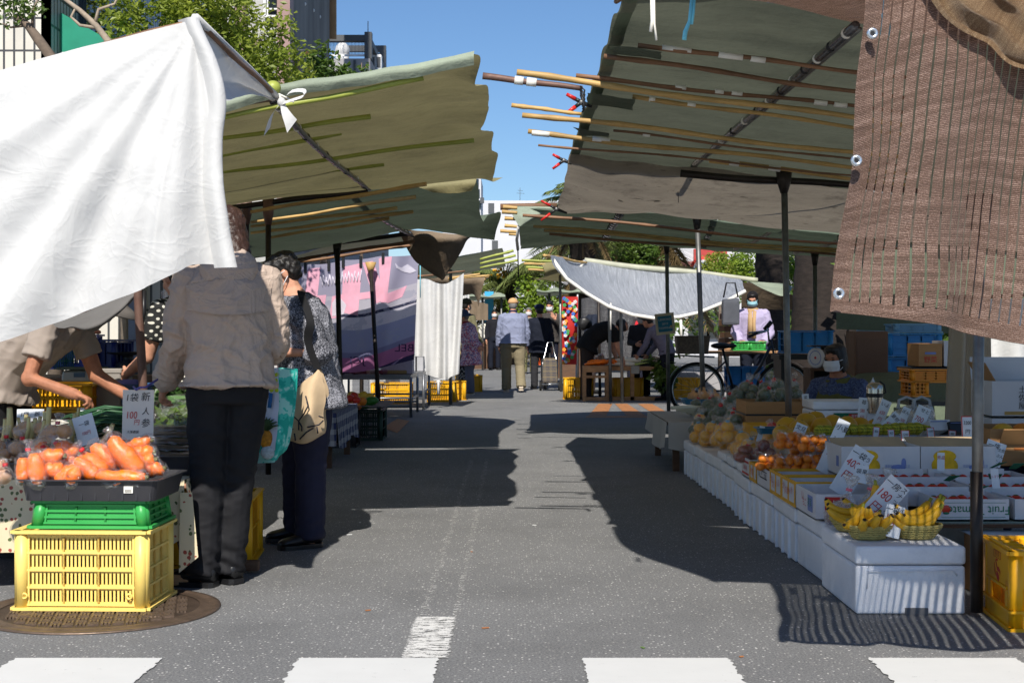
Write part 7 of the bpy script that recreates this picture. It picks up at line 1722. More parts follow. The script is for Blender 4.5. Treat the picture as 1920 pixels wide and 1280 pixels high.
for q in([(-.05,.262),(.05,.262),(.05,.2605),(-.05,.2605)],[(-.05,.236),(.05,.236),(.05,.2345),(-.05,.2345)],[(-.05,.262),(-.0485,.262),(-.0485,.235),(-.05,.235)],[(.0485,.262),(.05,.262),(.05,.235),(.0485,.235)],[(-.045,.215),(-.03,.19),(-.022,.165),(-.04,.18)],[(-.03,.225),(-.01,.215),(.0,.2),(.02,.205),(.03,.19),(.015,.185),(.0,.19),(-.015,.205)],[(-.01,.185),(.015,.18),(.03,.165),(.02,.15),(.0,.155),(-.015,.17)],[(.03,.2),(.045,.19),(.04,.175),(.032,.185)],[(-.02,.23),(.005,.232),(.0,.222),(-.018,.222)]):b.plate(q,.001,rm,M)
b.text('麦酒',.022,rm,M@Matrix.Translation(V((0,.2485,0))),1.4);part('emblem',b,t)
RB=mt('border_red',S(205,60,55),.6)
for lab,px,py,Y,w,h,roll,lines,bord in(('long narrow card leaning beside the loquat punnets',1540,884,7.1,.062,.285,26,(('小夏',.008,.24,.034,'k',1),('みかん',.008,.18,.026,'k',.7),('一袋',-.008,.14,.026,'k',1),('300',0,.10,.03,'r',.7)),None),('tilted card reading 400 yen in red before the left lemon carton',1572,925,6.45,.10,.235,33,(('一袋',-.012,.20,.036,'k',1),('400',-.015,.15,.052,'r',.8),('円',-.012,.09,.045,'r',1),('う',.034,.2,.026,'k',1),('ぶん',.036,.165,.022,'k',.7),('たん',.036,.13,.022,'k',.7)),None),('large tilted card reading 180 yen for snack bananas',1618,985,5.72,.098,.235,42,(('一房',-.014,.205,.034,'k',1),('180',-.016,.15,.052,'r',.8),('円',-.014,.09,.044,'r',1),('ス',.034,.215,.026,'k',1),('ナ',.034,.185,.026,'k',1),('ッ',.034,.158,.024,'k',1),('ク',.034,.132,.024,'k',1),('バ',.034,.106,.024,'k',1),('ナ',.034,.08,.024,'k',1),('ナ',.034,.054,.024,'k',1),('○',-.01,.03,.032,'k',1)),None),('small card reading 100 yen per bag of bananas between the front baskets',1668,1006,5.56,.072,.125,14,(('一袋',-.01,.105,.028,'k',1),('100',-.012,.075,.032,'r',.8),('円',-.008,.042,.028,'r',1),('バ',.024,.105,.022,'k',1),('ナ',.024,.078,.022,'k',1),('ナ',.024,.052,.022,'k',1)),None),('card reading 170 yen in front of the grapefruit heap',1490,830,7.65,.062,.11,24,(('文旦',.0,.085,.028,'k',1),('170',0,.04,.032,'r',.7)),None),('thin card stuck by the teal tray among the citrus bags',1422,828,8.3,.03,.095,16,(('190',0,.05,.02,'k',.6),),None),('card with red figures left of the vacuum flask',1615,795,8.5,.05,.16,6,(('苺',.006,.13,.03,'k',1),('580',0,.08,.03,'r',.6),('円',0,.04,.026,'r',1)),None),('tilted card in front of the vacuum flask',1643,800,8.35,.06,.17,24,(('いよ',.0,.14,.026,'k',1),('650',0,.09,.03,'r',.7),('円',0,.05,.026,'r',1)),None),('card edged in green marker leaning low over the net bags',1652,808,8.1,.06,.14,48,(('夏柑',.0,.11,.026,'k',1),('450',0,.06,.03,'r',.7)),None),('narrow tilted card between the two carrier bags',1682,812,8.1,.045,.16,24,(('ぽん',.0,.13,.024,'k',.9),('500',0,.08,.026,'r',.7)),None),('tilted card reading 700 yen against the right carrier bag',1716,808,8.0,.075,.15,24,(('せと',.01,.125,.026,'k',1),('700',-.006,.07,.042,'r',.8),('円',0,.03,.03,'r',1)),None),('tilted card reading 500 yen before the open brown box',1852,886,6.95,.095,.16,20,(('一袋',-.012,.135,.03,'k',1),('500',-.016,.095,.042,'r',.75),('円',-.014,.055,.04,'r',1),('土佐',.03,.125,.02,'k',.9),('ぶん',.03,.095,.02,'k',.9),('たん',.03,.065,.02,'k',.9)),None),('folded red bordered card at the left of the grey cartons',1641,826,7.6,.034,.075,8,(('800',0,.05,.018,'k',.7),),RB),('red bordered card second from the left on the grey cartons',1672,828,7.5,.034,.065,-2,(('900',0,.045,.018,'k',.7),),RB),('red bordered card reading 1200 yen on the left lemon carton',1698,836,7.2,.042,.08,0,(('1200',0,.058,.018,'k',.8),('円',0,.03,.016,'k',1)),RB),('red bordered card reading 1500 on the rear grey carton',1746,824,7.6,.038,.065,-3,(('1500',0,.045,.016,'k',.8),),RB),('pinkish bordered card by the leaflets',1785,822,7.7,.04,.045,5,(('980',0,.026,.016,'k',.8),),RB),('tall flared red bordered card reading 3200 yen left of the steel post',1815,832,7.15,.058,.14,0,(('3200',0,.105,.026,'k',.75),('円',0,.06,.026,'k',1)),RB),('thin card beside the right lemon print with a blue back',1764,882,6.7,.034,.085,3,(('秀品',0,.06,.02,'r',1),),None),('curled white card among the tomato boxes right of the post',1868,915,6.25,.034,.085,-4,(('トマト',0,.05,.016,'r',.8),),None),('hanging white tag beside the sitting vendor',1512,762,9.5,.045,.085,-4,(('菜',0,.06,.024,'k',1),('150',0,.03,.018,'r',.7)),None),('small card half hidden behind the bagged fruit',1612,905,6.3,.06,.08,10,(('袋',-.012,.05,.024,'k',1),('果',.014,.05,.024,'k',1)),None)):
 K=1.0
 price_card(lab,P(px,py,Y),w*K,h*K,[(a_,x_*K,z_*K,s_*K,c_,q_)for a_,x_,z_,s_,c_,q_ in lines],tilt=8,roll=roll,border=bord)
t=thing('stall_table','low table under a pale grey cloth beyond the foam boxes','table',(1.72,11.7,0));b=MB();b.box((0,0,.36),(1.0,1.5,.03),wood_d)
for x in(-.45,.45):
 for yq in(-.68,.68):b.box((x,yq,.175),(.05,.05,.35),wood_d)
part('table_frame',b,t)
gcl=fab('cloth_pale',S(175,172,165),.85,.06)
b=MB();b.grid(lambda u,v:V((-.52+1.04*u,-.77+1.55*v,.382+.004*noise.noise(V((u*6,v*6,2))))),10,12,gcl);b.grid(lambda u,v:V((-.53-.02*v-.02*math.sin(u*16)*v,-.77+1.55*u,.382-(.19+.05*math.sin(u*5))*v)),30,8,gcl);b.grid(lambda u,v:V((-.52+1.04*u,-.775-.02*v-.02*math.sin(u*20)*v,.382-(.2+.03*math.sin(u*7))*v)),30,8,gcl);part('tablecloth',b,t)
b=tray_mesh(.40,.28,.04,mt('tray_sea',S(45,115,150),.4),.03);solo_local('produce_tray',b,'shallow blue tray of onions on the pale cloth table','tray',P(1325,757,11.6))
for i,(px,py)in enumerate(((1300,745),(1312,747),(1320,743),(1331,748),(1340,746))):
 b=MB();b.lathe([(0,-.045),(.035,-.035),(.05,0),(.04,.03),(.015,.045),(.01,.065),(.014,.075),(0,.075)],onion,n=16);solo_local('onion',b,'brown onion with a dry neck in the shallow blue tray','onion',P(px,py,11.6),50*i,'onions in the blue tray')
pb=fruit_bag(3,.04,leaf_v,'vegetable_bag','knotted clear bag of dark greens beyond the citrus','bag of vegetables',21,red_t,(.5,0,1.2))
vb=[(1305,765,11.2),(1325,770,11.0),(1345,768,11.0),(1362,766,10.9),(1378,760,10.9),(1350,782,10.5),(1372,786,10.3),(1335,790,10.5),(1395,740,10.9),(1412,738,10.9),(1440,738,10.9),(1465,735,10.8),(1488,732,10.8),(1428,752,9.75),(1455,755,9.7),(1310,800,10.6),(1385,800,9.6)]
for i,q in enumerate(vb):
 o=P(*q)-V((0,0,.06))
 if i==0:pb.location=o;pb['group']='bagged vegetables at the back of the right stall'
 else:dup(pb,o,53*i,None,'bagged vegetables at the back of the right stall',1+.15*(i%3),(0,12*(i%3)))
corn=mt('leek_white',S(205,205,185),.5,.1,9)
for i in range(5):
 b=MB();b.tube([(-.16,0,0),(0,0,.01),(.1,0,.0)],[.014,.016,.016],corn,8);b.tube([(.1,0,0),(.22,.01,-.01)],[.015,.006],sc_g,8);solo_local('leek',b,'pale leek lying on the edge of the cloth table','leek',P(1296+9*i,765+3*i,11.1),-20-4*i,'leeks on the cloth table')
b=MB();b.grid(lambda u,v:V(((u-.5)*.4,(v-.5)*.3,.14*math.sin(u*math.pi)*math.sin(v*math.pi)+.01*noise.noise(V((u*9,v*9,1))))),24,18,film);solo_local('plastic_sheet',b,'clear plastic sheet puffed up behind the bagged vegetables','plastic sheet',P(1400,750,11.4))
# -- far right stalls
bike_b=mt('bike_navy',S(26,30,44),.3,.1,spec=.6);chrome=mt('chrome',S(170,172,175),.2,.05,metal=.9);rub=mt('tyre',(.012,.012,.012),.8)
t=thing('bicycle','dark city bicycle with a wicker rear basket parked behind the bagged vegetables','bicycle',(P(1385,0,17.7).x,17.7,0))
def wheel(x):
 b=MB();ring=[(x+.33*math.cos(a*math.pi/18),0,.35+.33*math.sin(a*math.pi/18))for a in range(37)];b.tube(ring,.02,rub,8,False);o=part('wheel',b,t)
 b=MB();b.tube([(x+.305*math.cos(a*math.pi/18),0,.35+.305*math.sin(a*math.pi/18))for a in range(37)],.012,chrome,6,False);part('rim',b,o)
 b=MB();b.ell((x,0,.35),(.03,.05,.03),chrome,10,6)
 for k in range(18):a=k*math.pi/9;b.tube([(x,.02*(-1)**k,.35),(x+.3*math.cos(a),0,.35+.3*math.sin(a))],.002,chrome,4)
 part('spokes',b,o)
 b=MB();b.grid(lambda u,v:V((x+.37*math.cos(.2+u*2.6),(v-.5)*.07,.35+.37*math.sin(.2+u*2.6))),24,4,bike_b);part('mudguard',b,t)
wheel(-.52);wheel(.56)
b=MB();b.tube([(-.52,.04,.35),(-.15,0,.72)],.011,bike_b);b.tube([(-.52,.04,.35),(-.06,0,.33)],.011,bike_b);b.tube([(-.06,0,.33),(-.2,0,.86)],.016,bike_b);b.tube([(-.06,0,.33),(.12,0,.42),(.28,0,.66),(.40,0,.9)],.02,bike_b);b.tube([(.40,0,.98),(.44,0,.78),(.56,.03,.35)],.014,bike_b);b.ell((-.06,.03,.33),(.09,.015,.09),bike_b,16,6);part('frame',b,t)
b=MB();b.tube([(.38,0,.95),(.36,0,1.12)],.012,chrome);b.tube([(.12,-.22,1.03),(.3,-.2,1.08),(.37,0,1.1),(.34,.2,1.08),(.16,.24,1.06)],.012,chrome);b.tube([(.08,-.23,1.01),(.2,-.21,1.06)],.018,blk);b.tube([(.34,.1,1.1),(.42,.06,1.2)],.03,blk,6);part('handlebar',b,t)
b=MB();b.ell((-.22,0,.9),(.13,.085,.04),blk,14,8);b.ell((-.1,0,.9),(.08,.035,.03),blk,10,6);part('saddle',b,t)
b=tray_mesh(.42,.30,.22,mt('wicker_dark',S(110,95,85),.7,.4,40,bump=1,bscale=60),.04,.01,.9);b.v=[v+V((-.58,0,.80))for v in b.v];part('rear_basket',b,t)
b=MB();b.tube([(-.74,0,.78),(-.3,0,.76)],.012,chrome);part('rear_rack',b,t)
b=MB()
for i in range(9):
 for s in(-1,1):b.tube([(.47+.04*i,s*.15,.98),(.49+.035*i,s*.12,.74)],.004,blk,4)
for z in(.74,.86,.98):b.tube([(.46,-.15,z),(.82,-.15,z),(.82,.15,z),(.46,.15,z),(.46,-.15,z)],.005,blk,4)
part('front_basket',b,t)
q=P(1247,607,16.74);t=thing('sign','small teal blue paper sign in a cream frame tied to a canopy post','sign',q);M=rotm(0,-6,-8)
b=MB();b.M=M;b.box((0,0,0),(.225,.012,.25),mt('sign_cream',S(195,180,155),.7));part('frame',b,t)
b=MB();b.M=M;b.box((0,-.008,0),(.165,.006,.185),mt('sign_teal',S(20,105,135),.6));part('panel',b,t)
b=MB();b.M=M
for tx,z,s in(('LEMONS',.05,.038),('2019',.0,.036),('TOPPING',-.05,.036)):b.text(tx,s,card_w,Matrix.Translation(V((0,-.012,z)))@rotm(90))
b.ell((.066,-.012,-.035),(.009,.002,.011),orange_paint if False else yel_e,8,6);part('lettering',b,t)
t=thing('wooden_stool','small wooden trestle carrying carrots at the far right stall','stool',(1.3,22.1,0));b=MB();b.box((0,0,.50),(.40,.34,.1),wood);part('seat',b,t)
for x in(-.18,.18):
 for yq in(-.14,.14):b=MB();b.box((x,yq,.225),(.05,.05,.45),wood);part('leg',b,t)
b=MB();b.box((0,-.14,.04),(.36,.045,.05),wood);b.box((0,-.14,.38),(.36,.045,.04),wood);part('stretcher',b,t)
for i in range(12):
 b=MB();carrot_geo(b,V((-.09,random.uniform(-.03,.03),0)),V((.08,0,.02)),.022,carrot_m);solo_local('carrot',b,'loose carrot heaped on the wooden trestle','carrot',(1.2+.035*i,22.0+.04*(i%4),.57+.02*(i%3)),15*i-60,'carrots on the wooden trestle')
t=thing('stall_table','long wooden table of daikon at the far right stall','table',(1.98,22.6,0));b=MB();b.box((0,0,.50),(1.15,.8,.06),wood)
for x in(-.5,-.1,.5):b.box((x,-.35,.24),(.06,.06,.47),wood)
b.box((0,-.35,.03),(1.1,.06,.06),wood);part('table_frame',b,t)
for x,lab in((1.06,'yellow crate beside the wooden trestle'),(1.85,'dark amber crate under the daikon table'),(2.75,'amber crate behind the rear bicycle wheel')):
 t=thing('plastic_crate',lab,'crate',(x,22.75,0),0,'amber crates at the far right stalls');part('crate_body',crate_mesh(.46,.36,.34,y_crate_d,3,3,.014,.012,solid=x>1.5),t)
daik=mt('daikon',S(222,215,198),.5,.08,9)
for i in range(9):
 b=MB();b.tube([(-.26,0,0),(-.15,0,.01),(.1,0,.01),(.2,0,.0)],[.008,.03,.042,.03],daik,10);b.tube([(.2,0,0),(.4,.02,.03)],[.02,.012],mt('daikon_stem',S(170,185,110),.5),6);solo_local('daikon',b,'white daikon radish laid across the long wooden table','radish',(1.72+.02*i,22.3+.08*(i%5),.56+.06*(i//5)),4*(i%3)-4,'daikon on the wooden table')
o=P(1235,690,22.2);t=thing('leafy_greens','big bushy bunch of daikon leaves hanging over the table end','greens',o);b=MB();leaves(b,[((0,0,0),(.25,.2,.16)),((.08,-.1,-.17),(.16,.14,.2))],900,.11,leaf_b,.6);part('leaves',b,t)
for i,(x,lab)in enumerate(((1.25,'bag of potatoes at the left of the daikon table'),(1.42,'bag of pale roots beside the bag of potatoes'))):
 o=fruit_bag(4,.06,onion_p,'potato_bag',lab,'bag of potatoes',31+i,red_t);o.location=(x,22.7,.52)
b=MB();b.box((0,0,0),(.13,.01,.12),mt('card_grey',S(140,138,132),.7));solo_local('price_sign',b,'plain grey card leaning on the daikon','price sign',P(1191,693,22.0))
b=MB();b.box((0,0,0),(.2,.12,.06),mt('box_orange',S(220,130,30),.5),bev=.01);solo_local('orange_box',b,'small orange tray at the back of the daikon table','tray',P(1158,677,22.9))
silv=m_net('silver_net',S(160,165,174),0)
t=thing('stall_tent','stall tent with a silver grey shade sheet sagging like a hammock at centre right','stall tent',(2.5,21.5,0),group='stall tents along the street')
b=MB();b.sheet([[P(1032,478,19.7),P(1094,490,21.5),P(1180,497,22),P(1280,508,22),P(1390,522,21.5)],[P(1040,500,19.8),P(1100,515,20.9),P(1185,535,21.2),P(1290,540,21.2),P(1392,530,20.9)],[P(1055,518,19.9),P(1120,550,20.5),P(1195,572,20.6),P(1300,566,20.6),P(1394,535,20.4)],[P(1060,520,19.9),P(1140,573,20.0),P(1230,596,20.1),P(1310,585,20.1),P(1398,545,20)]],24,40,silv,amp=.03,fs=2,uv=(1,2.6));part('silver_sheet',b,t,world=True)
b=MB();b.tube([P(x,yq,19.88)for x,yq in((1035,484),(1062,522),(1100,550),(1140,574),(1185,590),(1230,597),(1275,594),(1310,586),(1360,566),(1398,545))],.028,tape,6);b.tube([P(1096,490,21.4),P(1080,510,20.9)],.03,tape,6);part('white_hem',b,t,world=True)
b=MB();bam(b,P(1020,478,19.75),P(1100,493,21.4),.025,bamboo);bam(b,P(1096,490,21.8),P(1420,524,22),.05,mt('pole_cream',S(170,170,150),.6),False);part('ridge_pole',b,t,world=True)
for px,py,Y,m_ in((1164,570,21.4,steel),(1142,545,21.9,steel),(1122,540,23.5,steel_b),(1362,545,21.4,steel)):
 b=MB();z=P(px,py,Y);b.tube([z,V((P(px+3,0,Y).x,Y,0))],.024,m_,8);part('post',b,t,world=True)
b=MB();b.tube([P(1145,568,19.9),P(1145,618,19.9)],.012,tape,5);b.tube([P(1276,594,19.9),P(1278,640,19.9)],.02,tape,5);part('white_cord',b,t,world=True)
b=MB();b.grid(lambda u,v:P(1090+160*u,560+110*v,24.5)+V((0,.05*math.sin(u*30),.02*math.sin(u*17))),40,12,m_net('dark_net',S(70,70,74),0));part('side_net',b,t,'dark shade net side wall',world=True)
t=thing('stall_tent','tan canvas canopy corner on green and bamboo poles beyond the silver sheet','stall tent',(1.3,27,0),group='stall tents along the street')
b=MB();b.sheet([[P(1016,490,25),P(1045,491,25),P(1100,492,25),P(1300,500,25)],[P(1022,516,25),P(1052,508,25),P(1110,512,25.5),P(1300,520,26)],[P(1000,524,26),P(1050,527,27),P(1110,530,28),P(1300,540,28)]],12,20,can_olive,amp=.02);part('canopy_sheet',b,t,world=True)
for k,(y0,y1,m_)in enumerate(((488,490,pole_g),(494,496,bamboo),(501,503,pole_g),(505,508,bamboo))):b=MB();bam(b,P(978+4*k,y0,25),P(1040,y1,25),.022,m_,False);part('canopy_pole',b,t,world=True)
b=MB();b.tube([P(1050,510,25.5),V((P(1052,0,25.5).x,25.5,0))],.025,steel,8);part('post',b,t,world=True)
def far_tent(label,px0,px1,py,Y,m_,post,dy=10):
 t=thing('stall_tent',label,'stall tent',(P((px0+px1)/2,0,Y).x,Y,0),group='stall tents along the street')
 n=6;b=MB();b.sheet([[P(px0+(px1-px0)*i/n,py+4*math.sin(i*2.1),Y)for i in range(n+1)],[P(px0+(px1-px0)*i/n,py+dy*.6,Y-.2)for i in range(n+1)],[P(px0+(px1-px0)*i/n,py+dy+2*math.sin(i),Y+2.5)for i in range(n+1)]],8,18,m_,amp=.03);part('canopy_sheet',b,t,world=True)
 for px in post:b=MB();b.tube([P(px,py+dy*.5,Y),V((P(px,0,Y).x,Y,0))],.03,steel,6);part('post',b,t,world=True)
 b=MB();c=P((px0+px1)/2,0,Y+1);b.box((c.x,Y+1.2,.4),(abs(P(px1,0,Y).x-P(px0,0,Y).x)*.8,.8,.8),wood_d);part('table',b,t,world=True)
far_tent('pale green far canopy at the left of the vanishing street',860,948,552,40,can_sage,(905,940));far_tent('pale green far canopy with a green hem at the right of the street',1006,1105,542,32,can_sage,(1030,1082))
far_tent('low sage canopy behind the man in slate blue',905,962,584,50,can_sage,(912,958));far_tent('grey far canopy beside the pink smock',860,940,588,44,can_green,(880,930));far_tent('last small canopy at the end of the street',985,1060,578,56,can_sage,(990,1050))
b=MB();b.grid(lambda u,v:P(880+35*u,562+38*v+8*(1-v)*u,38)+V((0,.05*math.sin(u*9),0)),8,6,can_brown);solo('grey_sheet',b,'grey brown side sheet hung at the far left stalls','cloth',P(897,580,38))
b=MB();b.grid(lambda u,v:P(866+14*u,552+36*v,37)+V((0,.04*math.sin(u*9),0)),8,6,cotton);solo('white_cloth',b,'small cream sheet above the olive cap at the far left','cloth',P(873,570,37))
b=MB();b.box((0,0,0),(.26,.04,.9),mt('banner_blue',S(60,160,205),.6));solo_local('banner',b,'narrow light blue banner at the far left stalls','banner',P(917,575,42))
t=thing('nobori_banner','tall red banner with blue, orange and green flower shapes in the street','banner',(P(1068,0,28.6).x,28.6,0));q0=V(t.location)
b=MB();b.grid(lambda u,v:P(1054+30*u-3*v,556+127*v,28.6)+V((0,.04*math.sin(v*9+u*2),0)),8,24,mt('banner_red',S(205,50,45),.7,.2,4,trans=.3));part('cloth',b,t,world=True)
b=MB();cs=[mt('fl_blue',S(60,110,190),.7),mt('fl_orange',S(235,150,50),.7),mt('fl_green',S(70,150,80),.7),card_w]
for i in range(60):
 c=P(1056+random.random()*25,560+122*i/60,28.53);
 for k in range(5):a=k*1.257;b.ell(c+V((math.cos(a)*.022,0,math.sin(a)*.022)),(.02,.012,.02),cs[(i*7//3)%4],8,5)
part('flower_print',b,t,world=True)
b=MB();b.tube([P(1083,552,28.7),V((P(1080,0,28.7).x,28.7,0))],.015,card_w,6);b.tube([V((P(1080,0,28.7).x,28.7,.0)),V((P(1080,0,28.7).x,28.7,.1))],.15,steel_b,10);part('pole',b,t,world=True)
t=thing('shopping_trolley','plaid wheeled shopping trolley pulled behind the navy beret','trolley',(P(1031,0,25.9).x,25.9,0),0);plk=m_pattern('trolley_plaid','plaid',S(52,58,72),S(98,92,80),S(130,110,80),9)
b=MB();b.box((0,0,.37),(.29,.22,.44),plk,bev=.04,seg=2,top=.86);part('bag',b,t)
b=MB();b.tube([(-.13,-.02,.1),(-.13,.1,.5),(-.03,.25,.88),(.05,.25,.88),(.13,.1,.5),(.13,-.02,.1)],.012,chrome,6);b.tube([(-.15,-.12,.12),(.15,-.12,.12)],.012,chrome,6);part('frame',b,t)
for s in(-1,1):b=MB();b.lathe([(.0,-.02),(.085,-.02),(.085,.02),(0,.02)],rub,(s*.17,0,.085),16,M=rotm(0,90));part('wheel',b,t)
co=mt('cone_orange',S(235,95,40),.5)
for i,(px,py)in enumerate(((1044,694),(1014,684))):
 q=G(px,py);t=thing('traffic_cone',['orange and white traffic cone by the red banner','orange cone top seen between the walkers'][i],'cone',q);b=MB();b.lathe([(.17,0),(.17,.03),(.13,.035),(.03,.68),(0,.69)],co,n=20);part('cone_body',b,t)
 b=MB();b.lathe([(.093,.26),(.063,.42)],card_w,n=20);part('band',b,t)
def crate(label,px,py,Y,s,m_,rz=0,solid=True):
 t=thing('plastic_crate',label,'crate',P(px,py,Y),rz,'crates behind the right stall');part('crate_body',crate_mesh(*s,m_,3,3,.016,.012,solid=solid),t)
crate('sky blue crate in dappled light under the green baskets',1395,735,18.6,(.46,.34,.34),b_crate_l);crate('second sky blue crate at the foot of the stack behind the bicycle',1398,790,18.7,(.5,.34,.30),b_crate_l)
crate('long sky blue crate on the black bench by the palm trunk',1510,662,15.6,(.52,.36,.25),b_crate_l);crate('top sky blue crate of the stack beside the wooden locker',1704,668,12.3,(.46,.36,.20),b_crate_l);crate('lower sky blue crate of the stack beside the wooden locker',1700,715,12.3,(.44,.36,.21),b_crate_l);crate('pale blue crate on top under the net hem',1712,624,12.4,(.4,.3,.08),mt('crate_ice',S(120,170,205),.5))
crate('orange crate on the black shelf by the beige curtain',1735,716,10.5,(.30,.3,.10),mt('crate_orange',S(225,140,30),.45));crate('dark orange crate under the black shelf',1715,742,10.5,(.12,.3,.12),mt('crate_orange',S(225,140,30),.45))
for i in range(2):crate(['green basket at the left on the vendor table','green basket at the right on the vendor table'][i],1388+30*i,657,18.5,(.2,.26,.12),g_crate,0,False)
b=MB();b.box((0,0,.0),(1.0,.6,.03),wood);solo_local('board',b,'wooden board lying across the dappled blue crate','board',P(1395,660,18.5))
for i in range(7):b=MB();b.box((0,0,0),(.30-.01*(i%2),.4,.085),wood if i%2 else wood_d,bev=.004);solo_local('wooden_box',b,'flat wooden box stacked beside the lavender vendor','box',P(1372,662,20.9)+V((0,0,.09*i)),2*(i%3),'stacked flat wooden boxes')
t=thing('stall_table','black bench carrying the long blue crate','bench',(P(1530,0,15.6).x,15.6,0));b=MB();b.box((0,0,.80),(.9,.5,.05),blk)
for x in(-.4,.4):b.box((x,0,.39),(.05,.45,.78),blk)
part('table_frame',b,t)
t=thing('dial_scale','grey dial scale with a round face on the wooden cabinet','scale',P(1545,690,12.2));b=MB();b.box((.02,0,.08),(.17,.16,.16),mt('scale_case',S(120,112,100),.5),bev=.012,top=.8);b.box((0,0,.19),(.26,.2,.012),tray_k,bev=.004);b.tube([(0,0,.16),(0,0,.19)],.03,tray_k);part('scale_body',b,t)
b=MB();b.lathe([(.088,0),(.088,.012),(.08,.016),(0,.016)],card_w,(-.075,-.05,.09),24,M=rotm(0,0,-50)@rotm(90));b.lathe([(.012,.017),(0,.019)],inkr,(-.075,-.05,.09),10,M=rotm(0,0,-50)@rotm(90));b.lathe([(.062,.0165),(.055,.0168)],inkb,(-.075,-.05,.09),24,M=rotm(0,0,-50)@rotm(90));part('dial',b,t)
t=thing('cabinet','open wooden cabinet carrying the dial scale behind the olive vest vendor','cabinet',(P(1560,0,12.2).x,12.2,0));b=MB()
for x in(-.2,.2):b.box((x,0,.38),(.03,.3,.75),wood_d)
b.box((0,0,.755),(.44,.32,.02),wood_d);b.box((0,.14,.38),(.38,.01,.74),blk);part('cabinet_body',b,t)
t=thing('locker','brown wooden locker in front of the man in the pale blue shirt','locker',(P(1625,0,11.6).x,11.6,0));b=MB();b.box((0,0,.54),(.27,.3,1.08),mt('locker_wood',S(105,78,60),.7,.15,5,stretch=(1,1,.2)),bev=.004);part('locker_body',b,t)
b=MB();b.box((0,-.152,.85),(.24,.006,.34),mt('locker_door',S(92,68,52),.6,.15,5));part('door',b,t)
t=thing('added_dark_cover','added dark green cover darkening the bright gap behind the orange crates','added cover',(3.5,11.6,0));b=MB();b.grid(lambda u,v:V((-1.0+2.1*u,-.45+.9*v,(.72+.06*noise.noise(V((u*6,v*4,1))))*min(1,9*min(u,1-u,v,1-v)+.02))),30,20,can_dark);part('cover',b,t)  # added dark mound, hides the sunlit road behind the stall
t=thing('shelf','black metal shelf by the beige curtain','shelf',(P(1740,0,10.6).x,10.6,0));b=MB();b.box((0,0,.80),(.36,.4,.03),blk);b.box((0,0,.55),(.36,.4,.03),blk)
for x in(-.17,.17):b.box((x,-.15,.4),(.03,.03,.8),blk)
part('shelf_frame',b,t)
carton('brown carton with red print on the black shelf',P(1712,0,10.55).x,10.4,.17,.3,.82,.17,mat=card_b,marks=(('f','野菜',0,.05,.05,inkr,1),('f','#',0,.1,.08,inkb,.2)));carton('pale carton beside the brown one on the black shelf',P(1760,0,10.55).x,10.42,.13,.3,.82,.19)
b=MB();b.box((0,0,.2),(.24,.16,.36),fab('bag_grey',S(84,86,92)),bev=.04,seg=2);b.blob_noise(.02,6);b.tube([(-.1,0,.4),(-.06,0,.6),(.06,0,.6),(.1,0,.4)],.012,blk,5);solo_local('cloth_bag',b,'grey cloth bag hanging beside the lavender vendor','bag',P(1370,612,19.6))
t=thing('stall_tent','small sage awning over the lavender vendor','stall tent',(P(1450,0,22).x,22,0),group='stall tents along the street');b=MB();b.sheet([[P(1400,528,22),P(1430,530,22),P(1470,534,22),P(1488,540,22)],[P(1410,530,21),P(1440,545,21),P(1465,556,21),P(1480,550,21)]],8,14,can_sage,amp=.03);b.sheet([[P(1390,530,22.2),P(1440,532,22.2),P(1500,560,22.2)],[P(1390,580,22.5),P(1440,580,22.5),P(1500,582,22.5)]],4,6,can_brown);part('canopy_sheet',b,t,world=True)
b=MB();bam(b,P(1485,542,21.5),P(1620,564,21),.02,bamboo);part('canopy_pole',b,t,world=True)
# -- palms, shrubs, far buildings, signs
palm_b=mt('palm_bark',S(44,37,33),.95,.4,7,bump=1.5,bscale=18,stretch=(1,1,3))
frond=m_leaf('palm_frond',(.08,.125,.035),(.26,.30,.09),.35);dead=m_leaf('palm_dead',(.10,.065,.03),(.26,.19,.09),.2)
def palm(label,px,Y,r,h,n,L,r0=None,skirt=0):
 x=P(px,0,Y).x;t=thing('palm_tree',label,'palm tree',(x,Y,0),group='palm trees');b=MB();k=46
 b.tube([(0,0,h*i/k)for i in range(k+1)],[((r0 or r)+(r-(r0 or r))*min(1,i/k*1.8))*(1+.05*(i%2))for i in range(k+1)],palm_b,16);b.blob_noise(.03,5);part('trunk',b,t)
 b=MB()
 for i in range(n+skirt):
  a=i*2.399;el=random.uniform(-.1,1.2)if i<n else random.uniform(-1.3,-.7);l=L*random.uniform(.8,1.1)*(1 if i<n else .7);m_=frond if i<n else dead
  d=V((math.cos(a),math.sin(a),0));pts=[V((0,0,h))+d*(l*u*math.cos(el*(1-u*.4)))+V((0,0,l*(u*math.sin(el)-.62*u*u)))for u in[j/9 for j in range(10)]]
  b.tube(pts,[.03*(1-j/11)for j in range(10)],m_,4);s=d.cross(V((0,0,1)));vs,fs=[],[]
  for j in range(44):
   u=.12+.86*j/44;p=cr(pts,u);w_=.42*math.sin(u*2.8)**.6*L/2.2
   for sg in(-1,1):
    q=p+s*sg*w_+d*w_*.5+V((0,0,-w_*random.uniform(.35,.8)));k_=len(vs);vs+=[p,p+d*.045,q];fs.append((k_,k_+1,k_+2))
  b.add(vs,fs,m_,False)
 part('crown',b,t)
palm('stout palm trunk left of the far right post, scaly and dark',1447,26,.29,6.2,18,2.6);palm('broad dark palm trunk with a flared base nearest on the right',1545,20.5,.30,6.6,18,2.6,.55)
palm('low spreading palm with orange fruit at the end of the street',948,46,.30,2.6,46,2.3,None,12);palm('tall palm with a shaggy hanging skirt behind the second right canopy',1215,38,.45,4.2,34,3.0,None,40)
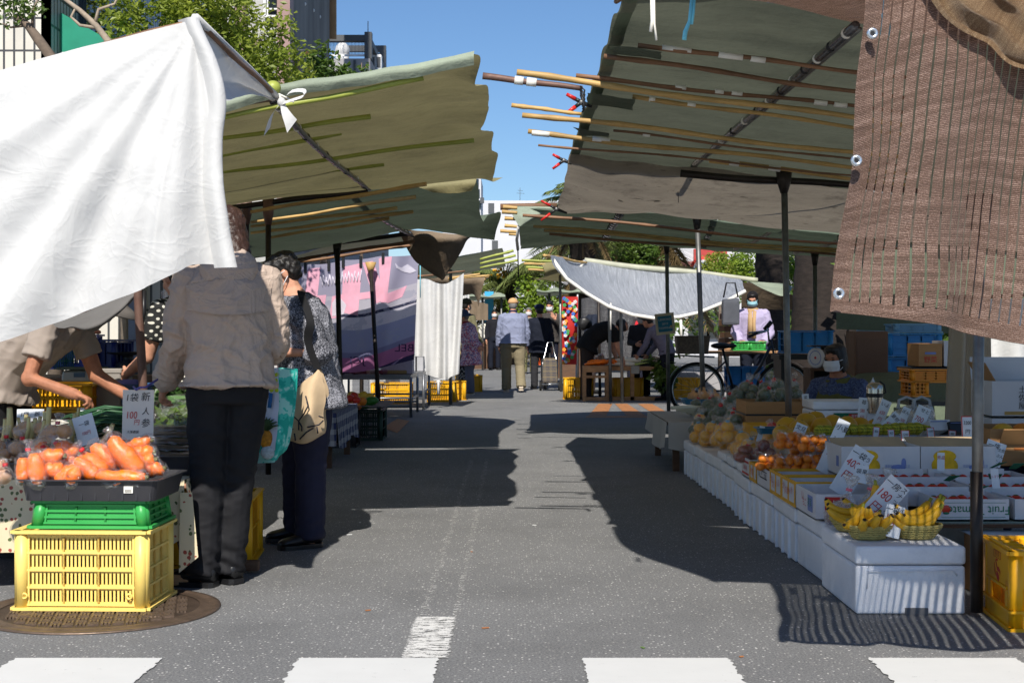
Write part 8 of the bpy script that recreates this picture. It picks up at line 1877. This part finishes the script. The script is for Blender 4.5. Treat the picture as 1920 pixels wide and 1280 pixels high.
palm('palm whose fronds show beside the right canopy edge',1092,34,.3,4.1,30,1.35,None,10);palm('shaggy palm at the right of the far street',1120,44,.4,3.6,34,3.0,None,26)
b=MB();
for k in range(22):b.ell((random.uniform(-.4,.4),random.uniform(-.3,0),random.uniform(-.2,.15)),.05,yel_e,6,4)
solo_local('fruit_cluster',b,'orange fruit cluster under the crown of the low palm','fruit cluster',P(945,510,45.6))
def bush(label,px,py,Y,rx,rz,n,m_,s=.16):
 o=V((P(px,0,Y).x,Y,0));c=P(px,py,Y);tree('shrub',label,'shrub',o,([o,c],.06,.02),[],clumps(c,(rx,rx*.8,rz),9),n,s,m_,None,.6,'shrubs and small trees')
bush('bright green shrub below the red traffic light',1005,570,42,.85,.8,2600,leaf_c);bush('sunlit green tree between the two palm trunks',1492,520,30,.7,1.0,4200,leaf_c,.09);bush('green tree left of the palm trunks before the red railing',1350,505,36,.8,.6,3600,leaf_a,.09);bush('second green tree nearest the left palm trunk',1400,520,33,.7,.8,3600,leaf_c,.09)
bush('ivy column beside the flared palm trunk',1580,610,21,.12,.55,1100,leaf_c,.05);bush('low sunlit planting behind the front bicycle wheel',1500,700,23,.7,.18,700,leaf_c,.1);bush('tall clipped hedge behind the right stalls',1640,590,28,3.2,1.1,5200,leaf_b,.22);bush('dark hedge closing the view at the right edge',1850,600,20,2.2,1.3,3600,leaf_b,.2);bush('hanging green creeper on the shaggy palm',1200,480,36.5,.8,.8,2000,leaf_b,.14);bush('dark greenery behind the daikon stall',1180,600,46,3.5,1.3,3000,leaf_b,.25)
b=MB();b.box((0,0,.2),(7,.3,.4),conc_l);solo_local('planter_wall',b,'low concrete planter wall behind the bicycle','wall',(6.2,23.6,0))
b=MB();b.box((0,0,.22),(1.4,.25,.44),conc_l)
t=thing('shop_building','white building with a red balcony front behind the right trees','building',(P(1400,0,60).x,62,0));b=MB();xa,xb=P(1262,0,60).x,P(2100,0,60).x;b.box(((xa+xb)/2,63,4),(xb-xa,6,8),white_b);part('wall',b,t,world=True)
b=MB();xa,xb=P(1300,0,60).x,P(1362,0,60).x;b.box(((xa+xb)/2,59.9,P(0,485,60).z),(xb-xa,.2,.8),mt('red_panel',S(170,60,55),.6));part('red_panel',b,t,world=True)
b=MB();b.box((P(1330,0,59.5).x,59.5,P(0,500,59.5).z),(2.6,.08,.45),mt('rail_rust',S(150,100,95),.7));part('balcony_rail',b,t,world=True)
for px in(1310,1345,1520,1600):b=MB();b.box(P(px,600,59.9),(.9,.15,1.5),glass_d);part('window',b,t,world=True)
t=thing('office_block','grey office block far down the right side of the street','building',(P(1140,0,80).x,82,0));b=MB();xa,xb=P(1050,0,80).x,P(1275,0,80).x;b.box(((xa+xb)/2,84,3.2),(xb-xa,6,6.4),conc_l);part('wall',b,t,world=True)
for i in range(6):b=MB();b.box(P(1075+34*i,560,79.9+1),(.8,.2,.9),glass_d);part('window',b,t,world=True)
for i,(px,m2,lab)in enumerate(((1317,inkb,'round red bordered no stopping sign above the silver sheet'),(1350,mt('sign_pink',S(205,130,130),.6),'pale round sign with a red bar beside the no stopping sign'))):
 q=P(px,505,40);t=thing('road_sign',lab,'road sign',V((q.x,40,0)),group='road signs');b=MB();b.tube([(0,0,0),(0,0,q.z)],.03,steel,6);part('pole',b,t)
 b=MB();b.lathe([(.0,.0),(.36,0),(.36,.03),(0,.03)],RB if i==0 else m2,(0,-.03,q.z),24,M=rotm(90));b.lathe([(.27,.032),(0,.034)],card_w if i==0 else m2,(0,-.03,q.z),24,M=rotm(90));b.lathe([(.2,.036),(0,.038)],m2,(0,-.03,q.z),24,M=rotm(90));part('disc',b,t)
q=P(988,540,70);t=thing('traffic_light','traffic light showing red at the end of the street','traffic light',(q.x,70,0));b=MB();b.tube([(-.9,0,0),(-.9,0,q.z+.2),(0,0,q.z)],.07,steel_d,6);b.box((-.3,0,q.z),(1.3,.2,.42),blk,bev=.05);part('housing',b,t)
rl=bpy.data.materials.new('lamp_red');rl.use_nodes=True;pb_=rl.node_tree.nodes['Principled BSDF'];pb_.inputs['Base Color'].default_value=(.8,.03,.02,1);pb_.inputs['Emission Color'].default_value=(1,.06,.03,1);pb_.inputs['Emission Strength'].default_value=1.2
b=MB();b.ell((.12,-.12,q.z),(.17,.06,.17),rl,12,8);part('red_lamp',b,t)
